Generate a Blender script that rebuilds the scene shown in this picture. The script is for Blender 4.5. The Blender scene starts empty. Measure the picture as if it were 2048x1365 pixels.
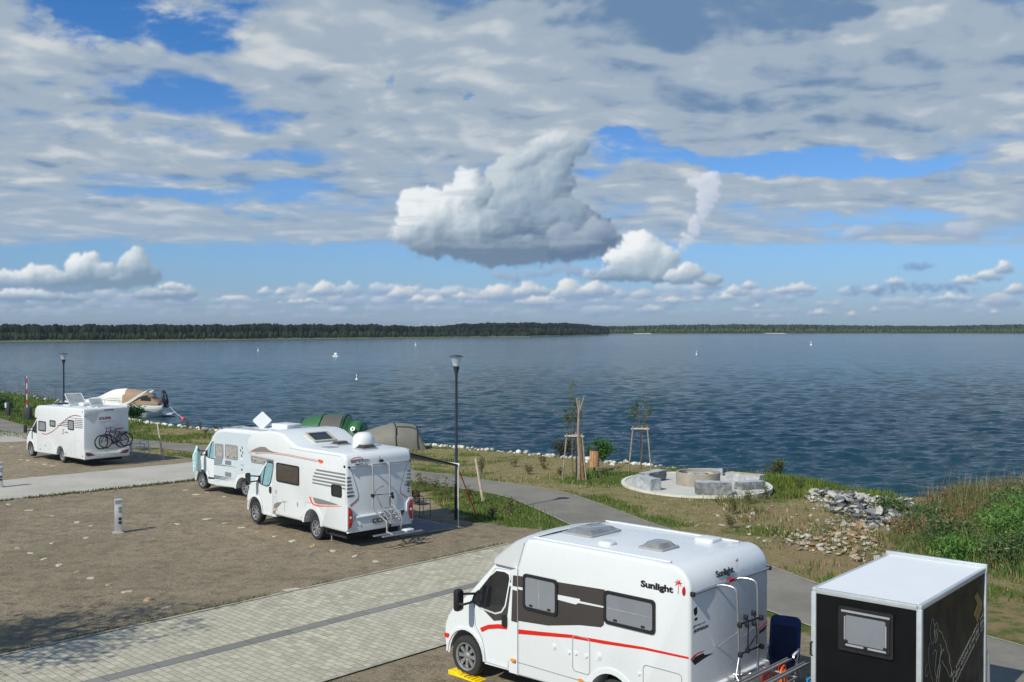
import bpy, bmesh, math, random
import numpy as np
from mathutils import Vector, Matrix, noise as mnoise
random.seed(7); rng = np.random.default_rng(7)
SC = bpy.context.scene; COL = SC.collection
F, HZ, CH = 2065.6, 658.1, 6.35
PI = math.pi
def tanpx(px): return (px-1024)/F
# ------------------------------------------------------------------ nodes
class NT:
    def __init__(s, tree): s.t = tree; s.N = tree.nodes; s.L = tree.links
    def put(s, sock, v):
        if v is None: return
        if hasattr(v, 'links') and hasattr(v, 'node'): s.L.new(v, sock)
        else:
            try: sock.default_value = v
            except Exception: sock.default_value = (*v, 1.0)
    def node(s, typ, ins={}, **props):
        n = s.N.new(typ)
        for k, v in props.items(): setattr(n, k, v)
        for k, v in ins.items(): s.put(n.inputs[k], v)
        return n
    def math(s, op, a, b=None, c=None, clamp=False):
        n = s.N.new('ShaderNodeMath'); n.operation = op; n.use_clamp = clamp
        s.put(n.inputs[0], a); s.put(n.inputs[1], b); s.put(n.inputs[2], c); return n.outputs[0]
    def vmath(s, op, a, b=None, out=0):
        n = s.N.new('ShaderNodeVectorMath'); n.operation = op
        s.put(n.inputs[0], a)
        if b is not None: s.put(n.inputs['Scale'] if op == 'SCALE' else n.inputs[1], b)
        return n.outputs[out]
    def ramp(s, x, a, b, c=0.0, d=1.0, smooth=True):
        n = s.N.new('ShaderNodeMapRange'); n.interpolation_type = 'SMOOTHSTEP' if smooth else 'LINEAR'
        for i, v in enumerate((x, a, b, c, d)): s.put(n.inputs[i], v)
        return n.outputs[0]
    def mix(s, f, a, b, mode='MIX'):
        n = s.N.new('ShaderNodeMix'); n.data_type = 'RGBA'; n.blend_type = mode
        s.put(n.inputs[0], f); s.put(n.inputs[6], a); s.put(n.inputs[7], b); return n.outputs[2]
    def noise(s, v, scale, detail=5, rough=.55, dist=0.0, out=0, lac=2.0):
        n = s.node('ShaderNodeTexNoise', {'Scale': scale, 'Detail': detail, 'Roughness': rough, 'Distortion': dist, 'Lacunarity': lac})
        if v is not None: s.put(n.inputs['Vector'], v)
        return n.outputs[out]
def c3(r, g, b): 
    f = lambda x: ((x/255+.055)/1.055)**2.4 if x > 10 else x/255/12.92
    return (f(r), f(g), f(b), 1.0)
MATS = {}
def mat(name, col, rough=.5, metal=0.0, spec=.5, coat=0.0, var=0.06, vscale=3.0, bump=0.0, bscale=30.0, alpha=1.0, trans=0.0, emis=None):
    if name in MATS: return MATS[name]
    m = bpy.data.materials.new(name); m.use_nodes = True; t = NT(m.node_tree)
    p = t.N['Principled BSDF']
    tc = t.node('ShaderNodeTexCoord').outputs['Object']
    n = t.noise(tc, vscale, 6, .6)
    f = t.ramp(n, .3, .7, 1-var, 1+var)
    t.put(p.inputs['Base Color'], t.mix(1.0, (*col[:3], 1), f, 'MULTIPLY'))
    n2 = t.noise(tc, vscale*4, 4, .6)
    t.put(p.inputs['Roughness'], t.ramp(n2, .3, .7, max(0, rough-.06), min(1, rough+.08)))
    p.inputs['Metallic'].default_value = metal
    p.inputs['Specular IOR Level'].default_value = spec
    p.inputs['Coat Weight'].default_value = coat; p.inputs['Coat Roughness'].default_value = .08
    p.inputs['Transmission Weight'].default_value = trans
    if bump:
        b = t.node('ShaderNodeBump', {'Strength': bump, 'Distance': .02, 'Height': t.noise(tc, bscale, 6, .6)})
        t.put(p.inputs['Normal'], b.outputs[0])
    MATS[name] = m; return m
def attr_mat(name, rough=.7, bump=0.0, var=.12, vscale=2.0, transl=0.0, spec=.3):
    """material whose colour comes from the mesh's own 'tint' colour attribute"""
    m = bpy.data.materials.new(name); m.use_nodes = True; t = NT(m.node_tree); p = t.N['Principled BSDF']
    a = t.node('ShaderNodeAttribute', attribute_name='tint').outputs['Color']
    g = t.node('ShaderNodeNewGeometry').outputs['Position']
    n = t.noise(g, vscale, 5, .6); f = t.ramp(n, .3, .7, 1-var, 1+var)
    colr = t.mix(1.0, a, f, 'MULTIPLY')
    t.put(p.inputs['Base Color'], colr); p.inputs['Roughness'].default_value = rough
    p.inputs['Specular IOR Level'].default_value = spec
    if transl:
        tr = t.node('ShaderNodeBsdfTranslucent', {'Color': colr})
        mx = t.node('ShaderNodeMixShader', {0: transl}); t.L.new(p.outputs[0], mx.inputs[1]); t.L.new(tr.outputs[0], mx.inputs[2])
        t.L.new(mx.outputs[0], t.N['Material Output'].inputs['Surface'])
    MATS[name] = m; return m
# ------------------------------------------------------------------ objects
def tag(o, label=None, cat=None, group=None, kind=None):
    if label: o['label'] = label
    if cat: o['category'] = cat
    if group: o['group'] = group
    if kind: o['kind'] = kind
    return o
def empty(name, loc, rz=0, **k):
    o = bpy.data.objects.new(name, None); COL.objects.link(o); o.empty_display_size = .3
    o.location = loc; o.rotation_euler = (0, 0, rz); tag(o, **k); return o
def link(name, me, m=None, parent=None, smooth=30, loc=None, rz=None):
    o = bpy.data.objects.new(name, me); COL.objects.link(o)
    if m is not None:
        for x in (m if isinstance(m, (list, tuple)) else [m]): me.materials.append(x)
    if smooth and len(me.polygons):
        me.polygons.foreach_set('use_smooth', [True]*len(me.polygons))
        me.set_sharp_from_angle(angle=math.radians(smooth))
    if parent: o.parent = parent
    if loc: o.location = loc
    if rz is not None: o.rotation_euler = (0, 0, rz)
    return o
def done(name, bm, m=None, parent=None, smooth=30, **k):
    bmesh.ops.recalc_face_normals(bm, faces=bm.faces)
    me = bpy.data.meshes.new(name); bm.to_mesh(me); bm.free()
    return link(name, me, m, parent, smooth, **k)
def fast(name, V, Fc, tint=None, m=None, **k):
    """big mesh from numpy: V (n,3), Fc (m,k)"""
    V = np.asarray(V, np.float32); Fc = np.asarray(Fc, np.int32); me = bpy.data.meshes.new(name)
    kk = Fc.shape[1]; me.vertices.add(len(V)); me.vertices.foreach_set('co', V.ravel())
    me.loops.add(Fc.size); me.loops.foreach_set('vertex_index', Fc.ravel())
    me.polygons.add(len(Fc)); me.polygons.foreach_set('loop_start', np.arange(0, Fc.size, kk, dtype=np.int32))
    me.polygons.foreach_set('loop_total', np.full(len(Fc), kk, np.int32))
    me.update(calc_edges=True); me.validate()
    if tint is not None:
        a = me.color_attributes.new('tint', 'FLOAT_COLOR', 'POINT')
        c = np.ones((len(V), 4), np.float32); c[:, :3] = tint; a.data.foreach_set('color', c.ravel())
    return link(name, me, m, **k)
def copy_tree(o, parent=None):
    c = o.copy(); COL.objects.link(c)
    if parent: c.parent = parent
    for ch in list(o.children): copy_tree(ch, c)
    return c
B = bmesh.new
def box(bm, c, s, rot=None, bev=0):
    r = bmesh.ops.create_cube(bm, size=1.0); vs = r['verts']
    bmesh.ops.scale(bm, vec=s, verts=vs)
    if bev:
        es = list({e for v in vs for e in v.link_edges})
        q = bmesh.ops.bevel(bm, geom=es, offset=bev, segments=2, profile=.5, affect='EDGES')
        vs = list({v for f in q['faces'] for v in f.verts} | {v for v in vs if v.is_valid})
    if rot is not None: bmesh.ops.rotate(bm, cent=(0, 0, 0), matrix=rot, verts=vs)
    bmesh.ops.translate(bm, vec=c, verts=vs); return vs
def RZ(a): return Matrix.Rotation(a, 3, 'Z')
def RX(a): return Matrix.Rotation(a, 3, 'X')
def RY(a): return Matrix.Rotation(a, 3, 'Y')
def tube(bm, pts, r, seg=8, cap=True, smooth_pts=0):
    pts = [Vector(p) for p in pts]
    if smooth_pts:
        q = []
        for i in range(len(pts)-1):
            p0, p1, p2, p3 = pts[max(i-1, 0)], pts[i], pts[i+1], pts[min(i+2, len(pts)-1)]
            for k in range(smooth_pts):
                t = k/smooth_pts; q.append(.5*((2*p1)+(p2-p0)*t+(2*p0-5*p1+4*p2-p3)*t*t+(3*p1-p0-3*p2+p3)*t**3))
        q.append(pts[-1]); pts = q
    rr = r if isinstance(r, (list, tuple)) else [r]*len(pts)
    if len(rr) != len(pts): rr = [rr[0]+(rr[-1]-rr[0])*i/(len(pts)-1) for i in range(len(pts))]
    rings = []; ref = None
    for i, p in enumerate(pts):
        d = (pts[min(i+1, len(pts)-1)]-pts[max(i-1, 0)])
        d = d.normalized() if d.length > 1e-9 else Vector((0, 0, 1))
        if ref is None: ref = d.orthogonal().normalized()
        u = (ref-d*ref.dot(d)); u = u.normalized() if u.length > 1e-6 else d.orthogonal().normalized(); ref = u
        w = d.cross(u)
        rings.append([bm.verts.new(p+(u*math.cos(2*PI*k/seg)+w*math.sin(2*PI*k/seg))*rr[i]) for k in range(seg)])
    for a, b in zip(rings, rings[1:]):
        for k in range(seg): bm.faces.new((a[k], a[(k+1) % seg], b[(k+1) % seg], b[k]))
    if cap: bm.faces.new(rings[0][::-1]); bm.faces.new(rings[-1])
def lathe(bm, prof, c=(0, 0, 0), axis='Z', seg=24, a0=0, a1=2*PI):
    full = abs(a1-a0-2*PI) < 1e-6; n = seg if full else seg+1; rings = []
    for r, h in prof:
        ring = []
        for k in range(n):
            a = a0+(a1-a0)*k/seg; x, y = r*math.cos(a), r*math.sin(a)
            v = (x, y, h) if axis == 'Z' else ((x, h, y) if axis == 'Y' else (h, x, y))
            ring.append(bm.verts.new(Vector(c)+Vector(v)))
        rings.append(ring)
    for A, C in zip(rings, rings[1:]):
        for k in range(seg if full else n-1):
            try: bm.faces.new((A[k], A[(k+1) % n], C[(k+1) % n], C[k]))
            except ValueError: pass
    bmesh.ops.remove_doubles(bm, verts=[v for r in rings for v in r], dist=1e-5)
def prism(bm, poly, a, b, plane='XZ', bev=0, seg=2, fn=None):
    """extrude 2-D poly between a and b; plane XZ -> along y, YZ -> along x, XY -> along z"""
    def P(p, h): return {'XZ': (p[0], h, p[1]), 'YZ': (h, p[0], p[1]), 'XY': (p[0], p[1], h)}[plane]
    A = [bm.verts.new(P(p, a)) for p in poly]; C = [bm.verts.new(P(p, b)) for p in poly]
    n = len(poly); f1 = bm.faces.new(A); f2 = bm.faces.new(C[::-1])
    sides = [bm.faces.new((A[i], A[(i+1) % n], C[(i+1) % n], C[i])) for i in range(n)]
    if bev:
        es = list(f1.edges)+list(f2.edges)
        bmesh.ops.recalc_face_normals(bm, faces=[f1, f2]+sides)
        bmesh.ops.bevel(bm, geom=es, offset=bev, segments=seg, profile=.5, affect='EDGES', clamp_overlap=False)
    return A+C
def rrect(x0, z0, x1, z1, r, n=4):
    if x1 < x0: x0, x1 = x1, x0
    if z1 < z0: z0, z1 = z1, z0
    o = []
    for cx, cz, a in ((x1-r, z1-r, 0), (x0+r, z1-r, 90), (x0+r, z0+r, 180), (x1-r, z0+r, 270)):
        for k in range(n+1):
            t = math.radians(a+90*k/n); o.append((cx+r*math.cos(t), cz+r*math.sin(t)))
    return o
def arc(cx, cz, r, a0, a1, n=8, rz=None):
    rz = rz or r
    return [(cx+r*math.cos(math.radians(a0+(a1-a0)*k/n)), cz+rz*math.sin(math.radians(a0+(a1-a0)*k/n))) for k in range(n+1)]
def frame(bm, outer, inner, a, b, plane='XZ'):
    """ring between two equal-length loops, extruded"""
    def P(p, h): return {'XZ': (p[0], h, p[1]), 'YZ': (h, p[0], p[1]), 'XY': (p[0], p[1], h)}[plane]
    L = [[bm.verts.new(P(p, h)) for p in lp] for lp, h in ((outer, a), (outer, b), (inner, b), (inner, a))]
    n = len(outer)
    for q in range(4):
        X, Y = L[q], L[(q+1) % 4]
        for i in range(n): bm.faces.new((X[i], X[(i+1) % n], Y[(i+1) % n], Y[i]))
def text(name, s, size, loc, rot, m, parent=None, bold=.012, shear=0, sx=1.0, ext=.003, spacing=1.0):
    cu = bpy.data.curves.new(name, 'FONT'); cu.body = s; cu.size = size; cu.offset = bold*size; cu.shear = shear; cu.extrude = ext
    cu.space_character = spacing; cu.resolution_u = 3
    t = bpy.data.objects.new('tmp', cu); COL.objects.link(t); bpy.context.view_layer.update()
    me = bpy.data.meshes.new_from_object(t.evaluated_get(bpy.context.evaluated_depsgraph_get())); bpy.data.objects.remove(t)
    for v in me.vertices: v.co.x *= sx
    me.materials.clear()
    o = link(name, me, m, parent, smooth=0); o.location = loc; o.rotation_euler = rot; return o
# ------------------------------------------------------------------ noise in python (value noise)
_T = rng.random((256, 256))
def vnoise(x, y, s=1.0, octv=4):
    x = np.asarray(x, float)*s; y = np.asarray(y, float)*s; o = 0; amp = .5; tot = 0
    for k in range(octv):
        xi = np.floor(x).astype(int); yi = np.floor(y).astype(int); fx = x-xi; fy = y-yi
        fx = fx*fx*(3-2*fx); fy = fy*fy*(3-2*fy); g = lambda a, b: _T[(a+17*k) % 256, (b+31*k) % 256]
        v = (g(xi, yi)*(1-fx)+g(xi+1, yi)*fx)*(1-fy)+(g(xi, yi+1)*(1-fx)+g(xi+1, yi+1)*fx)*fy
        o = o+v*amp; tot += amp; amp *= .5; x = x*2.03+5.1; y = y*2.03+9.7
    return o/tot
def ss(a, b, x):
    t = np.clip((np.asarray(x, float)-a)/(b-a), 0, 1); return t*t*(3-2*t)
def pdist(x, y, line):
    """distance to polyline and signed side (positive = left of direction)"""
    x = np.asarray(x, float); y = np.asarray(y, float); best = np.full(x.shape, 1e9); sg = np.zeros(x.shape)
    for (ax, ay), (bx, by) in zip(line, line[1:]):
        dx, dy = bx-ax, by-ay; L2 = dx*dx+dy*dy; t = np.clip(((x-ax)*dx+(y-ay)*dy)/L2, 0, 1)
        qx, qy = x-ax-t*dx, y-ay-t*dy; d = np.hypot(qx, qy); s = np.sign(dx*(y-ay)-dy*(x-ax))
        m = d < best-1e-9; best = np.where(m, d, best); sg = np.where(m, s, sg)
    return best, sg
def inpoly(x, y, poly):
    x = np.asarray(x, float); y = np.asarray(y, float); c = np.zeros(x.shape, bool)
    for (x0, y0), (x1, y1) in zip(poly, poly[1:]+poly[:1]):
        c ^= ((y0 > y) != (y1 > y)) & (x < (x1-x0)*(y-y0)/(y1-y0+1e-12)+x0)
    return c
def catmull(pts, n=8):
    P = [np.array(p, float) for p in pts]; o = []
    for i in range(len(P)-1):
        p0, p1, p2, p3 = P[max(i-1, 0)], P[i], P[i+1], P[min(i+2, len(P)-1)]
        for k in range(n):
            t = k/n; o.append(tuple(.5*((2*p1)+(p2-p0)*t+(2*p0-5*p1+4*p2-p3)*t*t+(3*p1-p0-3*p2+p3)*t**3)))
    o.append(tuple(P[-1])); return o
# ------------------------------------------------------------------ land layout
WATER = -1.25
SHORE = catmull([(-150, 190), (-100, 150), (-62, 122), (-45, 103.5), (-35, 89), (-29, 81.5), (-21, 74), (-12, 67), (-5, 62.4), (-.7, 58.6), (5.7, 52.6), (11.6, 47), (13.7, 44.4), (15.2, 41.8), (17.5, 40.3), (22, 39.2), (29, 37.5), (42, 33), (75, 25), (150, 10)], 6)
PATH = catmull([(-75, 121), (-58, 100), (-46, 87), (-35, 73.8), (-23, 63.3), (-17.4, 59), (-4.6, 46.9), (-2, 44.2), (.7, 41), (2.1, 37.4), (3.3, 33.6), (5.3, 28), (7.0, 23.6), (9.2, 19.7), (12.5, 15.6), (18, 11), (30, 3)], 8)
def base_z(y): return -np.minimum(.021*np.maximum(0, np.asarray(y, float)-31), .95)
PILE = (12.6, 39.6); 
def ground_z(x, y):
    x = np.asarray(x, float); y = np.asarray(y, float)
    d, s = pdist(x, y, SHORE); d = d*-s     # positive on the land side
    z = base_z(y)
    # gully with rubble between lawn and reeds
    g = np.exp(-(((x-13.6)*.8+(y-35.5)*.15)/2.0)**2)*ss(29, 33, y)*(1-ss(42, 46, y)); z = z-.5*g
    z = z+.55*np.exp(-((x-12.3)/1.5)**2-((y-39.8)/2.2)**2)
    z = z-ss(.4, -2.6, d)*(2.6+z*0+0) + 0
    lake = (x > 9.5) & (y > 22)
    z = z+np.where(lake, (vnoise(x, y, .8)-.5)*.22*ss(9.5, 12, x)*ss(22, 25, y), 0)
    return z
def gz(x, y): return float(ground_z(np.array([x]), np.array([y]))[0])
def gp(px, py, dz=0.0):
    """ground point seen at a pixel of the photograph"""
    m = (py-HZ)/F; Y = CH/m
    if Y > 31: Y = (CH-.651)/(m-.021) if m > .0215 else 200
    if Y > 76.2: Y = (CH+.95)/m
    x = (px-1024)/F*Y
    for _ in range(6):
        Y2 = (CH-gz(x, Y))/m; Y = .5*Y+.5*Y2; x = (px-1024)/F*Y
    return (x, Y, gz(x, Y)+dz)
# ------------------------------------------------------------------ ground
xs = np.concatenate([np.linspace(-400, -82, 22), np.arange(-80, -30, 1.0), np.arange(-30, 24, .4), np.arange(24, 60, 1.5), np.linspace(60, 400, 22)])
ys = np.concatenate([np.linspace(-300, -5, 14), np.arange(0, 15, 1.0), np.arange(15, 31, .4), np.arange(31, 60, .4), np.arange(60, 130, 1.0), np.linspace(130, 230, 12)])
GX, GY = np.meshgrid(xs, ys); GZ = ground_z(GX, GY)
d_sh, s_sh = pdist(GX, GY, SHORE); d_sh = d_sh*-s_sh
d_pa, s_pa = pdist(GX, GY, PATH); side = s_pa   # positive = left of direction (lake side is left->? fixed below)
lakeside = s_pa > 0
def near_w(x, y):      # width of the green verge on the parking side of the path
    return 1.5+.35*vnoise(x, y, .7)+2.6*ss(31.5, 35, y)*(1-ss(43.5, 48, y))*ss(-5, -2.5, x)+1.2*ss(46, 50, y)
def lawn_mask(x, y):
    d, s = pdist(x, y, PATH)
    w = near_w(x, y)+(vnoise(x, y, 1.3)-.5)*1.0
    return np.where(s > 0, 1.0, 1-ss(w-.3, w+.5, d))
def green_mask(x, y):
    g = vnoise(x, y, .22, 5)*.75+vnoise(x+40, y, .9, 4)*.25
    g = ss(.43, .60, g)
    d, s = pdist(x, y, PATH); ds, q = pdist(x, y, SHORE)
    g = np.maximum(g, .9*np.exp(-((d-1.9)/.7)**2)*ss(.35, .6, vnoise(x, y, .8)))
    g = np.maximum(g, ss(9.5, 10.8, x)*ss(40.0, 41.5, y)*.95)
    g = np.maximum(g, ss(-30, -34, x))
    g = np.maximum(g, (np.exp(-((x-3.5)/1.8)**2-((y-44.6)/1.3)**2) > .5)*.8)
    g = np.maximum(g, np.where(s < 0, ss(.3, .5, vnoise(x, y, .9))*.9, 0)*ss(31, 33, y)*(1-ss(44, 48, y)))
    g = g*(1-.6*ss(7.5, 9.5, x)*(1-ss(38.3, 40.5, y))*ss(27, 29, y))     # bare soil by the rubble
    return g
LM = lawn_mask(GX, GY); GM = green_mask(GX, GY)
SOIL = ss(5.5, 8, GX)*(1-ss(37, 40, GY))*lakeside*ss(.42, .6, vnoise(GX, GY, .35)+.12)
nx, ny = len(xs), len(ys); V = np.stack([GX.ravel(), GY.ravel(), GZ.ravel()], 1)
ii = np.arange(nx*ny).reshape(ny, nx); Q = np.stack([ii[:-1, :-1], ii[:-1, 1:], ii[1:, 1:], ii[1:, :-1]], -1).reshape(-1, 4)
def ground_material():
    m = bpy.data.materials.new('ground_soil'); m.use_nodes = True; t = NT(m.node_tree); p = t.N['Principled BSDF']
    a = t.node('ShaderNodeAttribute', attribute_name='tint'); sp = t.node('ShaderNodeSeparateColor'); t.L.new(a.outputs['Color'], sp.inputs[0])
    lawn, green, soil = sp.outputs
    g = t.node('ShaderNodeNewGeometry').outputs['Position']
    n1 = t.noise(g, .35, 6, .6); n2 = t.noise(g, 2.2, 8, .65); n3 = t.noise(g, 16, 6, .75); n4 = t.noise(g, 60, 3, .8)
    n5 = t.noise(g, 7, 6, .8); n6 = t.noise(g, 26, 5, .85)
    grav = t.mix(t.ramp(n1, .35, .65), c3(148, 137, 114), c3(166, 151, 126))
    grav = t.mix(t.ramp(n2, .42, .66, 0, .8), grav, c3(126, 115, 99))
    grav = t.mix(t.ramp(t.noise(g, .8, 5, .6), .54, .72, 0, .7), grav, c3(166, 146, 116))
    grav = t.mix(t.ramp(t.noise(g, .5, 7, .75), .56, .70, 0, .6), grav, c3(108, 108, 72))
    grav = t.mix(t.ramp(n5, .52, .66, 0, .65), grav, c3(92, 84, 72)); grav = t.mix(t.ramp(n5, .48, .34, 0, .55), grav, c3(176, 162, 140))
    grav = t.mix(t.ramp(n6, .56, .61, 0, .9), grav, c3(66, 60, 52)); grav = t.mix(t.ramp(n6, .43, .38, 0, .8), grav, c3(200, 190, 172))
    vo = t.node('ShaderNodeTexVoronoi', {'Vector': g, 'Scale': 7.0, 'Randomness': 1.0})
    grav = t.mix(t.ramp(vo.outputs['Distance'], .12, .2, .6, 0), grav, t.mix(t.ramp(n2, .4, .6), c3(190, 182, 166), c3(86, 80, 72)))
    dry = t.mix(t.ramp(n2, .35, .65), c3(150, 139, 102), c3(114, 116, 68)); dry = t.mix(t.ramp(n3, .4, .7, 0, .7), dry, c3(176, 156, 122)); dry = t.mix(t.ramp(n5, .50, .64, 0, .75), dry, c3(96, 92, 56)); dry = t.mix(t.ramp(n1, .5, .7, 0, .4), dry, c3(148, 126, 94))
    grn = t.mix(t.ramp(n3, .35, .65), c3(66, 88, 36), c3(116, 130, 62)); grn = t.mix(t.ramp(n4, .45, .65, 0, .6), grn, c3(44, 62, 24))
    gf = t.math('ADD', green, t.math('MULTIPLY', t.math('SUBTRACT', n2, .5), 1.3)); gf = t.math('ADD', gf, t.math('MULTIPLY', t.math('SUBTRACT', n3, .5), .9)); gf = t.math('ADD', gf, t.math('MULTIPLY', t.math('SUBTRACT', n5, .5), 1.4))
    lw = t.mix(t.ramp(gf, .12, .66), dry, grn)
    lw = t.mix(t.math('MULTIPLY', soil, t.ramp(n2, .35, .6)), lw, c3(150, 130, 98))
    lf = t.ramp(t.math('ADD', lawn, t.math('MULTIPLY', t.math('SUBTRACT', n2, .5), .8)), .35, .65)
    t.put(p.inputs['Base Color'], t.mix(lf, grav, lw)); p.inputs['Roughness'].default_value = .95; p.inputs['Specular IOR Level'].default_value = .15
    h = t.math('ADD', t.math('MULTIPLY', n3, .6), t.math('MULTIPLY', n4, .3)); h = t.math('ADD', h, t.math('MULTIPLY', n2, .8)); h = t.math('ADD', h, t.math('MULTIPLY', n5, 1.2))
    b = t.node('ShaderNodeBump', {'Strength': 1.0, 'Distance': .07, 'Height': h}); t.put(p.inputs['Normal'], b.outputs[0])
    return m
o = fast('ground', V, Q, np.stack([LM.ravel(), GM.ravel(), SOIL.ravel()], 1), ground_material(), smooth=0)
o.data.polygons.foreach_set('use_smooth', [True]*len(o.data.polygons)); tag(o, kind='structure')
# ------------------------------------------------------------------ water
def water_material():
    m = bpy.data.materials.new('lake_water'); m.use_nodes = True; t = NT(m.node_tree); p = t.N['Principled BSDF']
    g = t.node('ShaderNodeNewGeometry').outputs['Position']
    rot = t.node('ShaderNodeMapping', {'Vector': g, 'Rotation': (0, 0, math.radians(-3)), 'Scale': (.40, 1.3, 1)}).outputs[0]
    w1 = t.noise(rot, .42, 4, .55, .6); w2 = t.noise(rot, 1.5, 5, .6, .4); w3 = t.noise(rot, 5.0, 3, .6)
    patch = t.noise(t.node('ShaderNodeMapping', {'Vector': g, 'Scale': (.006, .022, 1)}).outputs[0], 1.0, 6, .6, .5)
    h = t.math('ADD', t.math('MULTIPLY', w1, .9), t.math('MULTIPLY', w2, .55)); h = t.math('ADD', h, t.math('MULTIPLY', w3, .14))
    st = t.ramp(patch, .3, .7, WAVE*.7, WAVE*1.2)
    b = t.node('ShaderNodeBump', {'Strength': 1.0, 'Distance': st, 'Height': h})
    dk = t.mix(t.ramp(patch, .35, .65), (.009, .036, .060, 1), (.018, .056, .070, 1))
    t.put(p.inputs['Base Color'], dk); p.inputs['Roughness'].default_value = .12; p.inputs['IOR'].default_value = 1.33
    p.inputs['Specular IOR Level'].default_value = .5
    t.put(p.inputs['Normal'], b.outputs[0]); return m
WAVE = .42
def water_mesh():
    Ys = [37.0]
    while Ys[-1] < 430: Ys.append(Ys[-1]+.15*(Ys[-1]/50)**1.5)
    Ys = np.array(Ys); A_ = np.linspace(-.72, .72, 760); YY, AA = np.meshgrid(Ys, A_, indexing='ij'); XX = YY*AA; rg = np.random.default_rng(9)
    dr = np.gradient(Ys)[:, None]; H = np.zeros_like(XX)
    gust = .65+.7*vnoise(XX/26, YY/60, 1.0, 4)
    for k in range(64):
        lam = 0.5*(4.5/.5)**rg.random()**1.6; th = math.radians(90+3+rg.normal(0, 17)); kk = 2*PI/lam; ph = rg.uniform(0, 6.28)
        amp = .0104*lam**.5*(.7 if lam > 2.0 else 1); fade = np.clip(lam/(2.6*dr)-.3, 0, 1)
        s_ = np.sin(kk*(XX*math.cos(th)+YY*math.sin(th))+ph+1.5*np.sin(.11*XX+k)+1.2*np.sin(.13*YY+2*k)); H += amp*fade*gust*(s_+.25*np.cos(2*np.arcsin(np.clip(s_, -1, 1))))
    ed = np.minimum(1, np.minimum((YY-37)/6, (430-YY)/120))*np.clip((.72-np.abs(AA))/.05, 0, 1); Z = WATER+H*np.clip(ed, 0, 1)
    n0, n1 = XX.shape; V = np.stack([XX.ravel(), YY.ravel(), Z.ravel()], 1); ii = np.arange(n0*n1).reshape(n0, n1)
    Q = np.stack([ii[:-1, :-1], ii[:-1, 1:], ii[1:, 1:], ii[1:, :-1]], -1).reshape(-1, 4); b = len(V); R_ = 9000
    V = np.concatenate([V, [(-R_, -300, WATER), (R_, -300, WATER), (R_, R_, WATER), (-R_, R_, WATER)]]); c = (ii[0, 0], ii[0, -1], ii[-1, -1], ii[-1, 0])
    Q = np.concatenate([Q, [(b, b+1, c[1], c[0]), (b+1, b+2, c[2], c[1]), (b+2, b+3, c[3], c[2]), (b+3, b, c[0], c[3])]])
    o = fast('water', V, Q, None, water_material(), smooth=0); o.data.polygons.foreach_set('use_smooth', [True]*len(o.data.polygons)); tag(o, kind='structure')
water_mesh()
# ------------------------------------------------------------------ paving sheets
def strip_sheet(name, left, right, dz, m, nacross=6):
    V = []; n = len(left)
    for (ax, ay), (bx, by) in zip(left, right):
        for k in range(nacross+1):
            t = k/nacross; x, y = ax+(bx-ax)*t, ay+(by-ay)*t; V.append((x, y, 0))
    V = np.array(V); V[:, 2] = base_z(V[:, 1])+dz
    W = nacross+1; ii = np.arange(n*W).reshape(n, W); Q = np.stack([ii[:-1, :-1], ii[:-1, 1:], ii[1:, 1:], ii[1:, :-1]], -1).reshape(-1, 4)
    return fast(name, V, Q, None, m, smooth=0)
def offset_line(line, d):
    L = np.array(line); T = np.gradient(L, axis=0); T /= np.linalg.norm(T, axis=1)[:, None]
    return [tuple(p) for p in L+np.stack([-T[:, 1], T[:, 0]], 1)*d]
def asphalt_mat():
    m = bpy.data.materials.new('asphalt'); m.use_nodes = True; t = NT(m.node_tree); p = t.N['Principled BSDF']
    g = t.node('ShaderNodeNewGeometry').outputs['Position']
    n1 = t.noise(g, .5, 6, .6); n2 = t.noise(g, 90, 3, .7); n3 = t.noise(g, 5, 6, .7)
    c = t.mix(t.ramp(n1, .35, .65), c3(106, 103, 96), c3(126, 122, 112)); c = t.mix(t.ramp(n2, .4, .7, 0, .6), c, c3(150, 146, 138)); c = t.mix(t.ramp(n3, .5, .75, 0, .5), c, c3(92, 90, 86))
    t.put(p.inputs['Base Color'], c); p.inputs['Roughness'].default_value = .9; p.inputs['Specular IOR Level'].default_value = .2
    t.put(p.inputs['Normal'], t.node('ShaderNodeBump', {'Strength': .4, 'Distance': .01, 'Height': n2}).outputs[0]); return m
W = 1.28
fine = catmull([p for p in PATH], 2)
jl = [(p[0], p[1]) for p in offset_line(fine, W)]; jr = [(p[0], p[1]) for p in offset_line(fine, -W)]
tag(strip_sheet('path', jl, jr, .022, asphalt_mat()), kind='structure')
ed = mat('edging_concrete', c3(156, 151, 138), .9, var=.25, bump=.4)
for s, nm in ((1, 'path_kerb'), (-1, 'path_kerb')):
    a = offset_line(fine, s*(W+.004)); b = offset_line(fine, s*(W+.06))
    if s < 0: a, b = b, a
    tag(strip_sheet(nm, b, a, .030, ed, 1), kind='structure')
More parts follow.
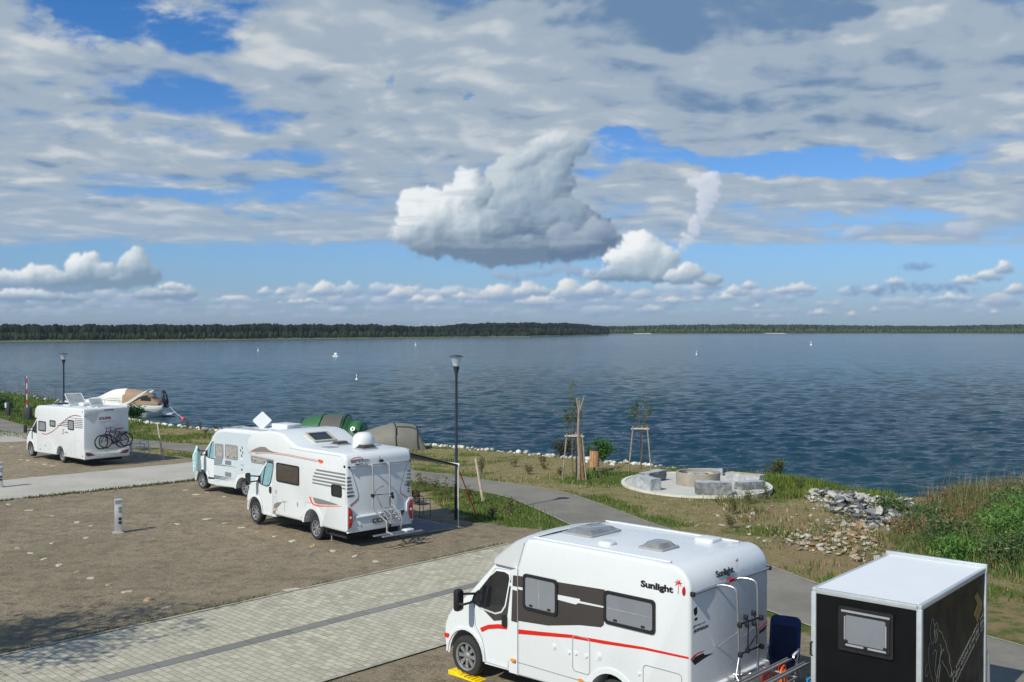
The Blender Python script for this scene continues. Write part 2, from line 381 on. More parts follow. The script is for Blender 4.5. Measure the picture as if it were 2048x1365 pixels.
def paver_mat(name, cols, bw, bh, ang, mortar, off=.5):
    m = bpy.data.materials.new(name); m.use_nodes = True; t = NT(m.node_tree); p = t.N['Principled BSDF']
    g = t.node('ShaderNodeNewGeometry').outputs['Position']
    mp = t.node('ShaderNodeMapping', {'Vector': g, 'Rotation': (0, 0, -ang)}).outputs[0]
    br = t.node('ShaderNodeTexBrick', {'Vector': mp, 'Color1': (0, 0, 0, 1), 'Color2': (1, 1, 1, 1), 'Mortar': (.5, .5, .5, 1), 'Scale': 1.0, 'Mortar Size': .006, 'Mortar Smooth': .3, 'Bias': 0.0, 'Brick Width': bw, 'Row Height': bh}, offset=off)
    sp = t.node('ShaderNodeSeparateColor'); t.L.new(br.outputs['Color'], sp.inputs[0])
    n1 = t.noise(g, .6, 6, .6); n3 = t.noise(g, 40, 5, .7); n2 = t.noise(g, 3, 6, .7)
    c = t.mix(t.ramp(sp.outputs[0], 0, 1, smooth=False), cols[0], cols[1]); c = t.mix(t.ramp(n1, .35, .65, 0, .6), c, cols[2]); c = t.mix(t.ramp(n3, .45, .75, 0, .35), c, cols[3])
    c = t.mix(t.ramp(n2, .52, .75, 0, .45), c, cols[3])
    c = t.mix(br.outputs['Fac'], c, mortar)
    t.put(p.inputs['Base Color'], c); p.inputs['Roughness'].default_value = .88; p.inputs['Specular IOR Level'].default_value = .2
    h = t.math('ADD', t.math('MULTIPLY', n3, .25), t.math('SUBTRACT', 1.0, br.outputs['Fac']))
    t.put(p.inputs['Normal'], t.node('ShaderNodeBump', {'Strength': .8, 'Distance': .012, 'Height': h}).outputs[0]); return m
RA = math.radians(46.7); dx, dy = math.cos(RA), math.sin(RA); nxx, nyy = dy, -dx
def rp(along, n): return (dx*along+nxx*n, dy*along+nyy*n)
def band(name, n0, n1, a0, a1, dz, m, ends=None):
    k = int((a1-a0)/.5); ts = [a0+(a1-a0)*i/k for i in range(k+1)]
    e0 = ends[0] if ends else 0; e1 = ends[1] if ends else 0
    return strip_sheet(name, [rp(a0+(a1+e0-a0)*i/k, n0) for i in range(k+1)], [rp(a0+(a1+e1-a0)*i/k, n1) for i in range(k+1)], dz, m, 4)
pav = paver_mat('pavers', (c3(158, 153, 136), c3(192, 187, 168), c3(174, 170, 153), c3(136, 129, 112)), .24, .16, RA+PI/2, c3(112, 106, 92))
pav2 = paver_mat('dark_pavers', (c3(116, 116, 112), c3(136, 135, 130), c3(124, 124, 120), c3(100, 100, 96)), 1.0, .60, RA, c3(50, 50, 48))
# road from the bottom left corner towards the path
AE = 22.4
tag(band('paved_road', -20.85, -18.30, -8, AE, .018, pav, (0, 1.6)), kind='structure')
tag(band('paved_road', -17.96, -15.2, -8, AE+1.7, .018, pav, (0, 1.8)), kind='structure')
tag(band('drain_strip', -18.30, -17.96, -8, AE+1.5, .014, pav2), kind='structure')
for n0, n1 in ((-20.95, -20.853), (-15.197, -15.1)):
    tag(band('road_kerb', n0, n1, -8, AE-.4 if n0 < -20 else AE+3.4, .032, ed), kind='structure')
def gravel_mat(name, ca, cb):
    m = bpy.data.materials.new(name); m.use_nodes = True; t = NT(m.node_tree); p = t.N['Principled BSDF']
    g = t.node('ShaderNodeNewGeometry').outputs['Position']
    n1 = t.noise(g, .5, 6, .65); n2 = t.noise(g, 25, 5, .8)
    c = t.mix(t.ramp(n1, .35, .65), ca, cb); c = t.mix(t.ramp(n2, .4, .65, 0, .6), c, c3(196, 192, 182)); c = t.mix(t.ramp(t.noise(g, 2.5, 6, .7), .55, .75, 0, .5), c, c3(128, 120, 102))
    t.put(p.inputs['Base Color'], c); p.inputs['Roughness'].default_value = .95; p.inputs['Specular IOR Level'].default_value = .15
    t.put(p.inputs['Normal'], t.node('ShaderNodeBump', {'Strength': .6, 'Distance': .03, 'Height': n2}).outputs[0]); return m
gm = gravel_mat('light_gravel', c3(160, 156, 146), c3(176, 172, 162))
def wav(pts, amp=.12, n=12):
    o = []
    for (ax, ay), (bx, by) in zip(pts, pts[1:]):
        for k in range(n):
            t = k/n; x, y = ax+(bx-ax)*t, ay+(by-ay)*t; o.append((x+(vnoise(x, y, 1.7)-.5)*amp*4, y+(vnoise(x+9, y, 1.7)-.5)*amp*2))
    o.append(pts[-1]); return [(float(a), float(b)) for a, b in o]
up = wav([(-46, 18), (-30, 36.6), (-22.4, 45.2), (-18.9, 49.3), (-14.3, 55.0)]); lo = wav([(-37, 18.5), (-26, 31.4), (-19.4, 39.1), (-14, 45.3), (-9.5, 50.6)])
lo_road = lo; tag(strip_sheet('gravel_road', up, lo, .012, gm, 10), kind='structure')
up = wav([(-60, 50), (-48, 62), (-41, 70), (-34, 73.0)]); lo = wav([(-52, 44), (-42, 54), (-35.5, 61), (-28.2, 66.3)])
tag(strip_sheet('gravel_road', up, lo, .012, gm, 10), kind='structure')
# ------------------------------------------------------------------ camera, light, world
cam = bpy.data.objects.new('camera', bpy.data.cameras.new('camera')); COL.objects.link(cam)
cam.location = (0, 0, CH); cam.rotation_euler = (math.radians(90)-math.atan((682.5-HZ)/F), 0, 0)
cam.data.sensor_width = 36; cam.data.lens = 36*F/2048; cam.data.clip_end = 20000; cam.data.clip_start = .1
SC.camera = cam
EL, SAZ = math.radians(42), Vector((-.62, -.785))
sd = Vector((SAZ.x*math.cos(EL), SAZ.y*math.cos(EL), math.sin(EL))).normalized()
sun = bpy.data.objects.new('sun', bpy.data.lights.new('sun', 'SUN')); COL.objects.link(sun)
sun.data.energy = 4.3; sun.data.angle = math.radians(.53); sun.data.color = (1, .95, .82)
sun.rotation_euler = sd.to_track_quat('Z', 'Y').to_euler(); sun.location = (-20, -20, 30)
SC.view_settings.view_transform = 'Standard'; SC.view_settings.look = 'None'; SC.view_settings.exposure = 0.08; SC.view_settings.gamma = 1.0
# ------------------------------------------------------------------ clouds, computed on a grid of azimuth x tangent of elevation
SU0, SU1, SV0, SV1 = -.60, .60, -.004, .40
SW, SH = 1900, 640
def cloud_grid():
    rg = np.random.default_rng(5)
    PG = rg.random((256, 256))*2*np.pi; GXX, GYY = np.cos(PG).astype(np.float32), np.sin(PG).astype(np.float32)
    def perlin(x, y):
        xi = np.floor(x).astype(np.int32); yi = np.floor(y).astype(np.int32); fx = (x-xi).astype(np.float32); fy = (y-yi).astype(np.float32)
        u = fx*fx*fx*(fx*(fx*6-15)+10); v = fy*fy*fy*(fy*(fy*6-15)+10)
        def g(i, j, dx, dy): a, b = (xi+i) & 255, (yi+j) & 255; return GXX[a, b]*dx+GYY[a, b]*dy
        return ((g(0, 0, fx, fy)*(1-u)+g(1, 0, fx-1, fy)*u)*(1-v)+(g(0, 1, fx, fy-1)*(1-u)+g(1, 1, fx-1, fy-1)*u)*v)*1.5
    def fbm(x, y, o=6, r=.55, seed=0, ridge=False):
        s = 0; a = 1; t = 0; x = x+seed*13.7; y = y+seed*7.3
        for k in range(o):
            n = perlin(x, y)
            if ridge: n = 1-2*np.abs(n)
            s = s+n*a; t += a; a *= r; x = x*2.02+3.3; y = y*2.02+8.1
        return s/t
    def S(a, b, x): t = np.clip((x-a)/(b-a), 0, 1); return t*t*(3-2*t)
    def blur(a, k):
        for ax in (0, 1):
            for _ in range(2):
                c = np.cumsum(np.pad(a, [(k+1, k) if i == ax else (0, 0) for i in range(2)], mode='edge'), axis=ax, dtype=np.float64)
                a = ((c[2*k+1:]-c[:-(2*k+1)]) if ax == 0 else (c[:, 2*k+1:]-c[:, :-(2*k+1)]))/(2*k+1)
        return a.astype(np.float32)
    col = lambda *c: np.array([((v/255+.055)/1.055)**2.4 for v in c], np.float32)
    U, V = np.meshgrid(np.linspace(SU0, SU1, SW), np.linspace(SV0, SV1, SH)); U = U.astype(np.float32); V = V.astype(np.float32)
    px = 1024+F*np.tan(U); py = HZ-F*V/np.cos(U)        # photograph-scaled angles, used only as a handy unit
    def lerp(a, b, t): return a+(b-a)*t[..., None]
    def ell(X, Y, cx, cy, rx, ry, ang=0):
        a = math.radians(ang); dx, dy = X-cx, -(Y-cy); p = (dx*math.cos(a)+dy*math.sin(a))/rx; q = (-dx*math.sin(a)+dy*math.cos(a))/ry
        return 1-p*p-q*q
    def soft(X, Y, L): return sum(S(-.9, .95, ell(X, Y, *e[:4], e[4]))*e[5] for e in L)
    # ---- high sheet of altocumulus
    wx = fbm(px/210, py/120, 5, .55, 1)*95; wy = fbm(px/210, py/120, 5, .55, 2)*42
    X, Y = px+wx, py+wy
    Z = np.maximum(V, 0)/np.sqrt(1+V*V); den = Z+.105; ux = np.sin(U)/den; uy = np.cos(U)/den
    n1 = fbm(ux*2.2, uy*1.9, 5, .46, 3); n2 = fbm(ux*4.2+n1*.5, uy*4.4+n1*.5, 6, .47, 4); n3 = fbm(ux*1.2, uy*1.0, 4, .5, 6)
    st = fbm(px/260, py/26, 5, .55, 9)*S(200, 420, py)        # flat streaks lower down
    holes = soft(X, Y, [(270, 34, 215, 62, 0, 1.5), (420, 86, 90, 24, 0, .7), (355, 195, 125, 42, -8, 1.2), (560, 243, 95, 22, 0, 1.0), (765, 158, 24, 18, 0, .9), (350, 280, 100, 16, 0, .7), (560, 315, 110, 20, 0, .7), (230, 240, 40, 12, 0, .7),
        (250, 352, 150, 14, 0, .5), (440, 390, 240, 20, 0, .85), (600, 414, 140, 16, 0, .6), (1235, 292, 75, 28, 0, 1.5), (1330, 312, 70, 20, 0, 1.2), (1590, 322, 215, 24, -2, 1.5), (1850, 325, 110, 16, 0, .8), (1200, 270, 30, 10, 0, .9),
        (1190, 345, 26, 12, 0, .6), (1700, 446, 300, 26, 0, .5), (945, 200, 12, 7, 0, 1.0), (100, 160, 40, 12, 0, .5), (720, 250, 30, 6, 0, .3), (1100, 262, 20, 8, 0, .5)])
    holes = holes*(.82+.55*fbm(px/55, py/22, 5, .6, 66))
    fills = soft(X, Y, [(900, 150, 420, 160, 0, .6), (1500, 170, 560, 120, 0, .85), (1750, 130, 420, 120, 0, .6), (60, 90, 110, 70, 0, .8), (150, 165, 260, 46, 0, .5), (800, 268, 330, 36, 0, .45), (700, 60, 200, 40, 0, .4),
        (1250, 375, 500, 28, 0, .5), (1700, 385, 460, 36, -3, .6), (200, 432, 560, 26, 0, .65), (560, 462, 330, 16, 0, .45), (1400, 458, 180, 18, 0, .5), (200, 315, 300, 24, 0, .3), (430, 352, 300, 20, 0, .4), (370, 5, 70, 30, 0, .7), (225, 92, 55, 16, -25, .9), (118, 34, 22, 16, 20, .6)])
    cov = n1*.42+n2*.36+st*.34+.27-holes*.66+fills*.46+.03-S(470, 520, py)*1.1
    cov = cov+fbm(px/70, py/30, 5, .6, 61)*.16; ds = S(-.30, .42, cov)*.96
    dark = soft(X, Y, [(1420, 25, 330, 70, 0, 1.15), (1900, 130, 300, 110, 0, .15), (1000, 200, 400, 60, 0, .12), (1480, 235, 330, 50, 0, .30), (740, 15, 140, 40, 0, .2), (1650, 180, 300, 40, 0, .2)])
    brt = soft(X, Y, [(1750, 48, 150, 26, 12, .75), (1620, 84, 120, 18, 5, .45), (520, 80, 140, 60, 0, .3), (900, 140, 260, 90, 0, .10), (540, 108, 120, 20, 0, .35), (60, 100, 120, 60, 0, .25), (1045, 18, 75, 40, 0, .45), (700, 258, 260, 18, 0, .25), (1250, 240, 260, 24, 0, .12), (1850, 210, 200, 40, 0, .2)])
    n2b = fbm((ux-.04)*4.2+n1*.5, (uy+.08)*4.4+n1*.5, 6, .47, 4)
    sh = .50+fbm(px/90, py/40, 5, .55, 55)*.16+n2*.22+n1*.2+(n2-n2b)*.45+st*.22-dark*.55+brt*.42+n3*.16+S(.1, .6, cov)*.08-.10*S(.7,1.2,cov)
    cs = lerp(col(104, 133, 166), col(160, 175, 189), S(.0, .48, sh)); cs = lerp(cs, col(204, 209, 211), S(.52, 1.0, sh)); cs = lerp(cs, col(152, 174, 198), S(330, 500, py)*.55)
    C = cs; A = ds
    def over(C, A, c, a): na = a+A*(1-a); return lerp(C, c, a/np.maximum(na, 1e-4)), na
    # ---- cumulus built as heaps of balls, lit from the sun's side
    def heap(blobs, seed, lightd, gain, levels=2, kids=9, dk=(100, 120, 148), md=(158, 172, 190), br=(228, 232, 238), rough=.1, base=None, basek=.5, edge=3.0, grad=None, amax=1.0, low=0.0):
        r = np.random.default_rng(seed); L = [(x, y, rx, ry, 0.0, a) for x, y, rx, ry, a in blobs]; cur = L[:]
        for lv in range(levels):
            nx_ = []
            for (x, y, rx, ry, z, a0) in cur:
                R = min(rx, ry)
                for k in range(kids if lv == 0 else 5):
                    t = r.uniform(-.25, math.pi+.25); rad = r.uniform(.4, .92); s = R*r.uniform(.26, .46)
                    ex, ey = rx*rad*math.cos(t), ry*rad*math.sin(t); ca, sa = math.cos(math.radians(a0)), math.sin(math.radians(a0))
                    nx_.append((x+ex*ca-ey*sa, y-(ex*sa+ey*ca), s*1.15, s, z+R*.55*math.sqrt(max(0, 1-rad*rad*.9)), 0))
            L += nx_; cur = nx_
        x0 = min(b[0]-max(b[2], b[3]) for b in L)-12; x1 = max(b[0]+max(b[2], b[3]) for b in L)+12; y0 = min(b[1]-max(b[2], b[3]) for b in L)-12; y1 = max(b[1]+max(b[2], b[3]) for b in L)+12
        c = np.where(((px > x0) & (px < x1)).any(0))[0]; q = np.where(((py > y0) & (py < y1)).any(1))[0]
        if not len(c) or not len(q): return None
        sl = (slice(q[0], q[-1]+1), slice(c[0], c[-1]+1)); x_, y_ = px[sl], py[sl]; sc = max(4, min(60, (y1-y0)/5))
        x_ = x_+fbm(x_/sc, y_/sc, 5, .6, seed)*sc*.34; y_ = y_+fbm(x_/sc, y_/sc, 5, .6, seed+1)*sc*.30
        H = np.full(x_.shape, -60., np.float32)
        for (x, y, rx, ry, z, a) in L:
            e = ell(x_, y_, x, y, rx, ry, a); R = min(rx, ry); H = np.maximum(H, np.where(e > 0, z+np.sqrt(np.maximum(e, 0))*R, e*R*.5))
        det = fbm(x_/sc*2.6, y_/sc*2.6, 6, .62, seed+5); H2 = H+det*sc*rough*2.2
        al = S(-edge*.8, edge*1.9, H+det*sc*.42+fbm(x_/sc*7, y_/sc*7, 4, .6, seed+7)*sc*.16-1.5)*amax; al = blur(al, 1)
        kb = max(2, int(sc/7)); Hs = blur(H2, 2)*.20+blur(H2, kb)*.32+blur(H2, kb*3)*.48; gy, gx = np.gradient(Hs); k = 1.15*SW/((SU1-SU0)*F)
        gx = gx*k; gy = -gy*k                          # rows go up with V
        nrm = 1/np.sqrt(gx*gx+gy*gy+1.0); lx, ly, lz = lightd; lam = (-gx*lx+gy*ly+lz)*nrm
        lam = blur(lam, 1)
        bb = base if base else (y0, y1); lin = S(bb[0], bb[1], y_)
        s = .42+lam*gain+det*.10-lin*basek+low+fbm(x_/sc*.8, y_/sc*.8, 4, .5, seed+9)*.16
        if grad: s = s-grad[0]*((x_-grad[1])/grad[2])
        c_ = lerp(col(*dk), col(*md), S(-.05, .55, s)); c_ = lerp(c_, col(*br), S(.42, 1.05, s)); return sl, c_, al
    def put(h):
        nonlocal C, A
        if h is None: return
        sl, c, a = h; C[sl], A[sl] = over(C[sl], A[sl], c, a)
    ld = (-.62, .60, .40)
    r = np.random.default_rng(3)
    # low rows towards the horizon, far ones first
    for row, (yc, n, rr, br_) in enumerate(((634, 34, 7, .55), (622, 34, 10, .7), (606, 34, 13, .85), (590, 22, 15, .9))):
        for k in range(n):
            x = -150+2350*(k+r.uniform(-.3, .6))/n; thin = r.uniform(0, 1)
            if x > 1450 and thin < (.25 if row < 2 else .5): continue
            if row == 3 and 300 < x < 560: continue
            y = yc+r.uniform(-6, 6); s = rr*r.uniform(.6, 1.3); bl = [(x+r.uniform(-3, 3)*s*1.2, y-r.uniform(0, .6)*s, s*r.uniform(1.0, 2.0), s*r.uniform(.5, 1.0), 0) for _ in range(4)]
            warm = r.uniform(0, 1) < .3
            put(heap(bl, int(r.integers(1e6)), ld, .52, 1, 5, dk=(132, 156, 190), md=(166, 184, 208), br=(240, 232, 224) if warm else (236, 240, 241), base=(y-s, y+s*.9), basek=.42, edge=4.5, amax=br_*r.uniform(.5, 1.0), rough=.05))
    band = S(-.25, .35, fbm(px/150, py/9, 5, .6, 31)+.1*S(1500, 900, px))*S(650, 635, py)*S(560, 600, py)*.45; C, A = over(C, A, np.broadcast_to(col(158, 178, 206), C.shape), band)
    A = A*1.0
    def grp(bl, seed, **k): put(heap(bl, seed, ld, k.pop('gain', .55), k.pop('levels', 2), k.pop('kids', 8), **k))
    soft_ = dict(dk=(126, 152, 180), md=(168, 186, 202), br=(236, 239, 240))
    grp([(80, 552, 52, 20, 0), (20, 562, 46, 18, 0), (120, 572, 100, 16, 0)], 41, base=(535, 580), low=.06, **soft_)
    grp([(168, 540, 40, 30, 0), (206, 548, 34, 24, 0), (150, 560, 70, 18, 0), (236, 566, 50, 14, 0)], 42, base=(520, 575), dk=(120, 148, 172), md=(166, 184, 198), br=(238, 241, 242), low=.06)
    grp([(270, 532, 32, 30, 0), (290, 552, 36, 20, 0), (250, 560, 30, 14, 0)], 43, base=(508, 572), dk=(122, 148, 172), md=(160, 180, 196), br=(220, 227, 230))
    grp([(360, 586, 34, 18, 0), (320, 592, 60, 12, 0)], 44, base=(570, 600), **soft_); grp([(40, 592, 70, 14, 0), (110, 598, 60, 10, 0)], 45, base=(580, 606), **soft_)
    for i, e in enumerate([(650, 580, 38, 15), (530, 584, 18, 9), (562, 586, 16, 8), (800, 588, 30, 14), (838, 600, 26, 10), (870, 602, 24, 12), (925, 594, 24, 9), (1000, 588, 48, 18), (1060, 582, 40, 16), (1140, 584, 44, 22), (1190, 580, 40, 18), (1080, 604, 60, 10), (1470, 584, 34, 12), (1498, 572, 20, 9), (1454, 596, 22, 9), (1600, 578, 38, 11), (1568, 582, 24, 8), (1790, 564, 24, 9),
            (1930, 562, 32, 10), (1975, 552, 34, 12), (2008, 536, 22, 14), (1640, 627, 26, 8), (1705, 630, 16, 7), (1750, 622, 18, 6), (1990, 626, 14, 7), (1345, 602, 34, 8), (1310, 620, 20, 6), (1900, 598, 60, 8), (2030, 580, 26, 12), (1515, 614, 12, 5), (1420, 570, 26, 12), (1395, 600, 20, 6), (340, 575, 30, 10), (600, 604, 50, 7), (470, 600, 50, 8)]):
        x, y, rx, ry = e; grp([(x, y, rx*.6, ry, 0), (x-rx*.45, y+ry*.3, rx*.5, ry*.6, 0), (x+rx*.5, y+ry*.25, rx*.5, ry*.65, 0), (x, y+ry*.55, rx, ry*.4, 0)], 60+i, levels=1 if rx < 25 else 2, base=(y-ry*.6, y+ry), basek=.40, dk=(136, 162, 194), md=(178, 194, 210), br=(244, 240, 234), edge=3.2, amax=.92)
    grp([(1840, 578, 110, 9, 0), (1760, 584, 60, 6, 0)], 120, dk=(112, 140, 182), md=(128, 152, 190), br=(170, 186, 208), edge=5, amax=.7, low=-.2)
    grp([(1835, 535, 36, 8, 4)], 121, dk=(112, 138, 178), md=(122, 144, 180), br=(140, 158, 188), edge=6, amax=.8, low=-.2)
    for x, y, rx, ry, a in ((1714, 466, 34, 14, 12), (1925, 464, 36, 16, -16), (637, 487, 17, 11, 0), (1560, 462, 20, 5, 0)):
        grp([(x, y, rx, ry, a), (x+rx*.3, y-ry*.3, rx*.5, ry*.6, 0)], int(x), dk=(150, 170, 200), md=(180, 192, 212), br=(204, 210, 222), edge=8, amax=.75, levels=1, rough=.08)
    # the tall thin tower
    grp([(1404, 366, 30, 18, 0), (1420, 358, 16, 12, 0), (1416, 388, 20, 20, 0), (1408, 412, 15, 22, 0), (1404, 436, 12, 18, 0), (1392, 456, 13, 20, -25), (1376, 476, 11, 20, -35), (1362, 494, 8, 16, -35), (1352, 512, 5, 14, -28)], 200, dk=(176, 190, 212), md=(198, 206, 220), br=(226, 230, 236), edge=6, rough=.16, basek=.1, gain=.4, levels=1, kids=7, amax=.95)
    # the great cloud
    grp([(1100, 305, 52, 34, 8), (1142, 292, 34, 24, 0), (1085, 335, 50, 36, 10), (1050, 312, 30, 20, 0), (1035, 365, 62, 56, 10), (1095, 375, 54, 58, 0), (1020, 430, 110, 70, 0), (1100, 440, 84, 60, 0), (1170, 476, 66, 46, 0), (1060, 492, 180, 36, 0), (1195, 496, 48, 28, 0)],
        300, dk=(98, 120, 146), md=(146, 166, 184), br=(198, 209, 214), base=(300, 540), basek=.44, grad=(.10, 1030, 190), gain=.60, rough=.13, edge=13, levels=2, kids=9, low=.02)
    grp([(1105, 285, 46, 20, 10), (1070, 312, 34, 18, 25), (1040, 330, 26, 14, 20)], 303, dk=(130, 148, 172), md=(176, 188, 200), br=(222, 226, 230), base=(265, 350), basek=.5, edge=9, amax=.8, levels=1, low=.08)
    grp([(1195, 470, 40, 30, 0), (1150, 490, 46, 30, 0), (1120, 470, 30, 24, 0)], 304, dk=(98, 118, 148), md=(134, 152, 176), br=(172, 184, 198), base=(430, 540), basek=.5, edge=10, amax=.85, levels=1, low=.05)
    grp([(868, 440, 66, 54, 0), (826, 462, 44, 38, 0), (852, 404, 30, 30, 0), (935, 400, 44, 50, 0), (930, 362, 26, 24, 0), (955, 385, 24, 34, 0), (940, 462, 90, 50, 0), (880, 486, 80, 34, 0), (1000, 500, 100, 34, 0)],
        302, dk=(108, 130, 154), md=(164, 181, 194), br=(232, 237, 239), base=(360, 540), basek=.62, grad=(.20, 925, 120), gain=.64, rough=.13, edge=9, levels=2, kids=8, low=.14)
    grp([(870, 322, 20, 12, 20), (888, 312, 12, 9, 0)], 301, dk=(150, 166, 190), md=(178, 190, 206), br=(212, 216, 224), edge=8, amax=.6, levels=1)
    grp([(1290, 508, 42, 34, 0), (1268, 482, 20, 18, 0), (1245, 516, 34, 22, 0), (1325, 522, 36, 24, 0), (1290, 545, 92, 20, 0), (1215, 552, 50, 14, 0)], 310, base=(490, 578), basek=.45, dk=(116, 142, 168), md=(172, 190, 202), br=(240, 243, 244), gain=.6, edge=4, low=.10)
    grp([(1378, 545, 26, 20, 0), (1360, 556, 34, 15, 0), (1420, 562, 28, 12, 0)], 311, base=(520, 580), dk=(132, 156, 182), md=(178, 194, 206), br=(238, 241, 242), low=.08)
    grp([(1130, 545, 130, 9, 0), (1020, 552, 44, 12, 0), (1000, 600, 10, 4, 0)], 312, dk=(126, 150, 184), md=(156, 174, 200), br=(190, 200, 216), edge=5, amax=.8)
    A = A*S(-.001, .003, V)
    veil = S(.0, .5, fbm(px/240, py/34, 5, .6, 77))*S(250, 330, py)*S(545, 470, py)*.5*S(700, 800, px)*S(1500, 1300, px); C, A = over(C, A, np.broadcast_to(col(168, 183, 196), C.shape), veil)
    return C.astype(np.float32), np.clip(A, 0, 1).astype(np.float32)
def world():
    C, A = cloud_grid(); buf = np.ones((SH, SW, 4), np.float32); buf[..., :3] = C
    im = bpy.data.images.new('cloud_light', SW, SH, alpha=False, float_buffer=True, is_data=True); im.pixels.foreach_set(buf.ravel())
    ia = bpy.data.images.new('cloud_cover', SW, SH, alpha=False, float_buffer=True, is_data=True); buf[..., :3] = A[..., None]; ia.pixels.foreach_set(buf.ravel())
    for q in (im, ia): q.update(); q.pack()
    w = bpy.data.worlds.new('World'); SC.world = w; w.use_nodes = True; t = NT(w.node_tree); t.N.clear()
    out = t.node('ShaderNodeOutputWorld')
    sky = t.node('ShaderNodeTexSky', sky_type='NISHITA', sun_disc=False, sun_elevation=EL, sun_rotation=math.atan2(SAZ.x, SAZ.y), altitude=100, air_density=1.0, dust_density=.6, ozone_density=2.2)
    D = t.node('ShaderNodeTexCoord').outputs['Generated']
    X, Y, Z = t.node('ShaderNodeSeparateXYZ', {0: D}).outputs
    U = t.math('ARCTAN2', X, Y); hyp = t.math('SQRT', t.math('ADD', t.math('MULTIPLY', X, X), t.math('MULTIPLY', Y, Y)))
    V = t.math('DIVIDE', Z, t.math('MAXIMUM', hyp, .02))
    tu = t.ramp(U, SU0, SU1, 0, 1, False); tv = t.ramp(V, SV0, SV1, 0, 1, False)
    P = t.node('ShaderNodeCombineXYZ', {0: tu, 1: tv, 2: 0.0}).outputs[0]
    ti = [t.node('ShaderNodeTexImage', {'Vector': P}, image=q, interpolation='Linear', extension='EXTEND').outputs[0] for q in (im, ia)]
    inside = t.math('MULTIPLY', t.ramp(t.math('ABSOLUTE', U), .585, .53), t.ramp(V, .39, .33))
    den = t.math('ADD', t.math('MAXIMUM', Z, 0.0), .13)
    Q = t.node('ShaderNodeCombineXYZ', {0: t.math('DIVIDE', X, den), 1: t.math('DIVIDE', Y, den), 2: 0.0}).outputs[0]
    n = t.noise(Q, 1.9, 4, .5, .3)
    oa = t.math('MULTIPLY', t.ramp(n, .42, .62), t.ramp(V, .02, .1, 0, .9)); oc = t.mix(t.ramp(n, .5, .75), c3(150, 172, 190), c3(206, 212, 214))
    A = t.node('ShaderNodeMix', {0: inside, 2: oa, 3: ti[1]}).outputs[0]
    cc = t.mix(inside, oc, ti[0])
    tint = t.mix(t.ramp(V, .0, .11), SKY0, SKY1); tint = t.mix(t.ramp(V, .10, .32), tint, SKY2)
    bg = t.node('ShaderNodeBackground', {'Strength': .10}); t.put(bg.inputs[0], t.mix(1.0, sky.outputs[0], tint, 'MULTIPLY'))
    cb = t.node('ShaderNodeBackground', {'Color': cc, 'Strength': 1.0})
    mx = t.node('ShaderNodeMixShader', {0: A}); t.L.new(bg.outputs[0], mx.inputs[1]); t.L.new(cb.outputs[0], mx.inputs[2]); t.L.new(mx.outputs[0], out.inputs[0])
    w.cycles.sampling_method = 'MANUAL'; w.cycles.sample_map_resolution = 512
SKY0, SKY1, SKY2 = (.48, .68, 1.08, 1), (.48, .74, 1.12, 1), (.26, .66, 1.10, 1)
world()
# ------------------------------------------------------------------ materials for made things
WHITE = mat('white_gelcoat', c3(212, 216, 217), .30, coat=.25, var=.012, vscale=.5)
DGREY = mat('dark_decal', c3(62, 58, 56), .35, var=.05)
MGREY = mat('grey_decal', c3(120, 122, 122), .4, var=.05)
RED = mat('red_decal', c3(206, 34, 22), .35); ORANGE = mat('orange_decal', c3(222, 88, 40), .4)
BLACKP = mat('black_plastic', c3(30, 30, 32), .45, var=.1); RUB = mat('tyre_rubber', c3(42, 42, 43), .85, var=.15, bump=.3, bscale=60)
ALU = mat('brushed_aluminium', c3(190, 192, 195), .32, metal=.85); STEEL = mat('wheel_silver', c3(176, 178, 182), .3, metal=.7)
CLEARD = mat('clear_dome', c3(128, 128, 124), .08, spec=.9, coat=.8, var=.25, vscale=4)
GLASS = mat('dark_glass', c3(28, 32, 36), .06, spec=.9, coat=.6, var=.25, vscale=2.5); ACRYL = mat('tinted_acrylic', c3(122, 127, 133), .14, spec=.6, coat=.3, var=.06, vscale=1.5)
BROWNGL = mat('brown_acrylic', c3(66, 60, 52), .15, spec=.6, coat=.3, var=.1)
TEAL = mat('thermal_mat', c3(120, 158, 166), .5, var=.15, vscale=6); CURT = mat('curtain', c3(150, 146, 140), .8, var=.3, vscale=10)
UNDER = mat('underbody', c3(38, 38, 38), .9, var=.2); SEAL = mat('seam_seal', c3(150, 152, 155), .5); LRED = mat('lamp_red', c3(170, 22, 20), .15, coat=.8); LAMB = mat('lamp_amber', c3(226, 140, 40), .2, coat=.8); LCLR = mat('lamp_clear', c3(205, 205, 205), .1, coat=.8)
def streaks(m, amt=.05):
    t = NT(m.node_tree); p = t.N['Principled BSDF']; src = p.inputs['Base Color'].links[0].from_socket; g = t.node('ShaderNodeTexCoord').outputs['Object']
    n = t.noise(t.node('ShaderNodeMapping', {'Vector': g, 'Scale': (14, 14, .9)}).outputs[0], 1.0, 5, .6); n2 = t.noise(g, 1.3, 4, .5)
    f = t.math('MULTIPLY', t.ramp(n, .55, .75, 0, 1), t.ramp(n2, .45, .65, .2, 1)); t.put(p.inputs['Base Color'], t.mix(t.math('MULTIPLY', f, amt*3), src, c3(186, 184, 174)))
streaks(WHITE)
DECAL = .004
def veh_pt(s, t, z): return (s, -t, z)
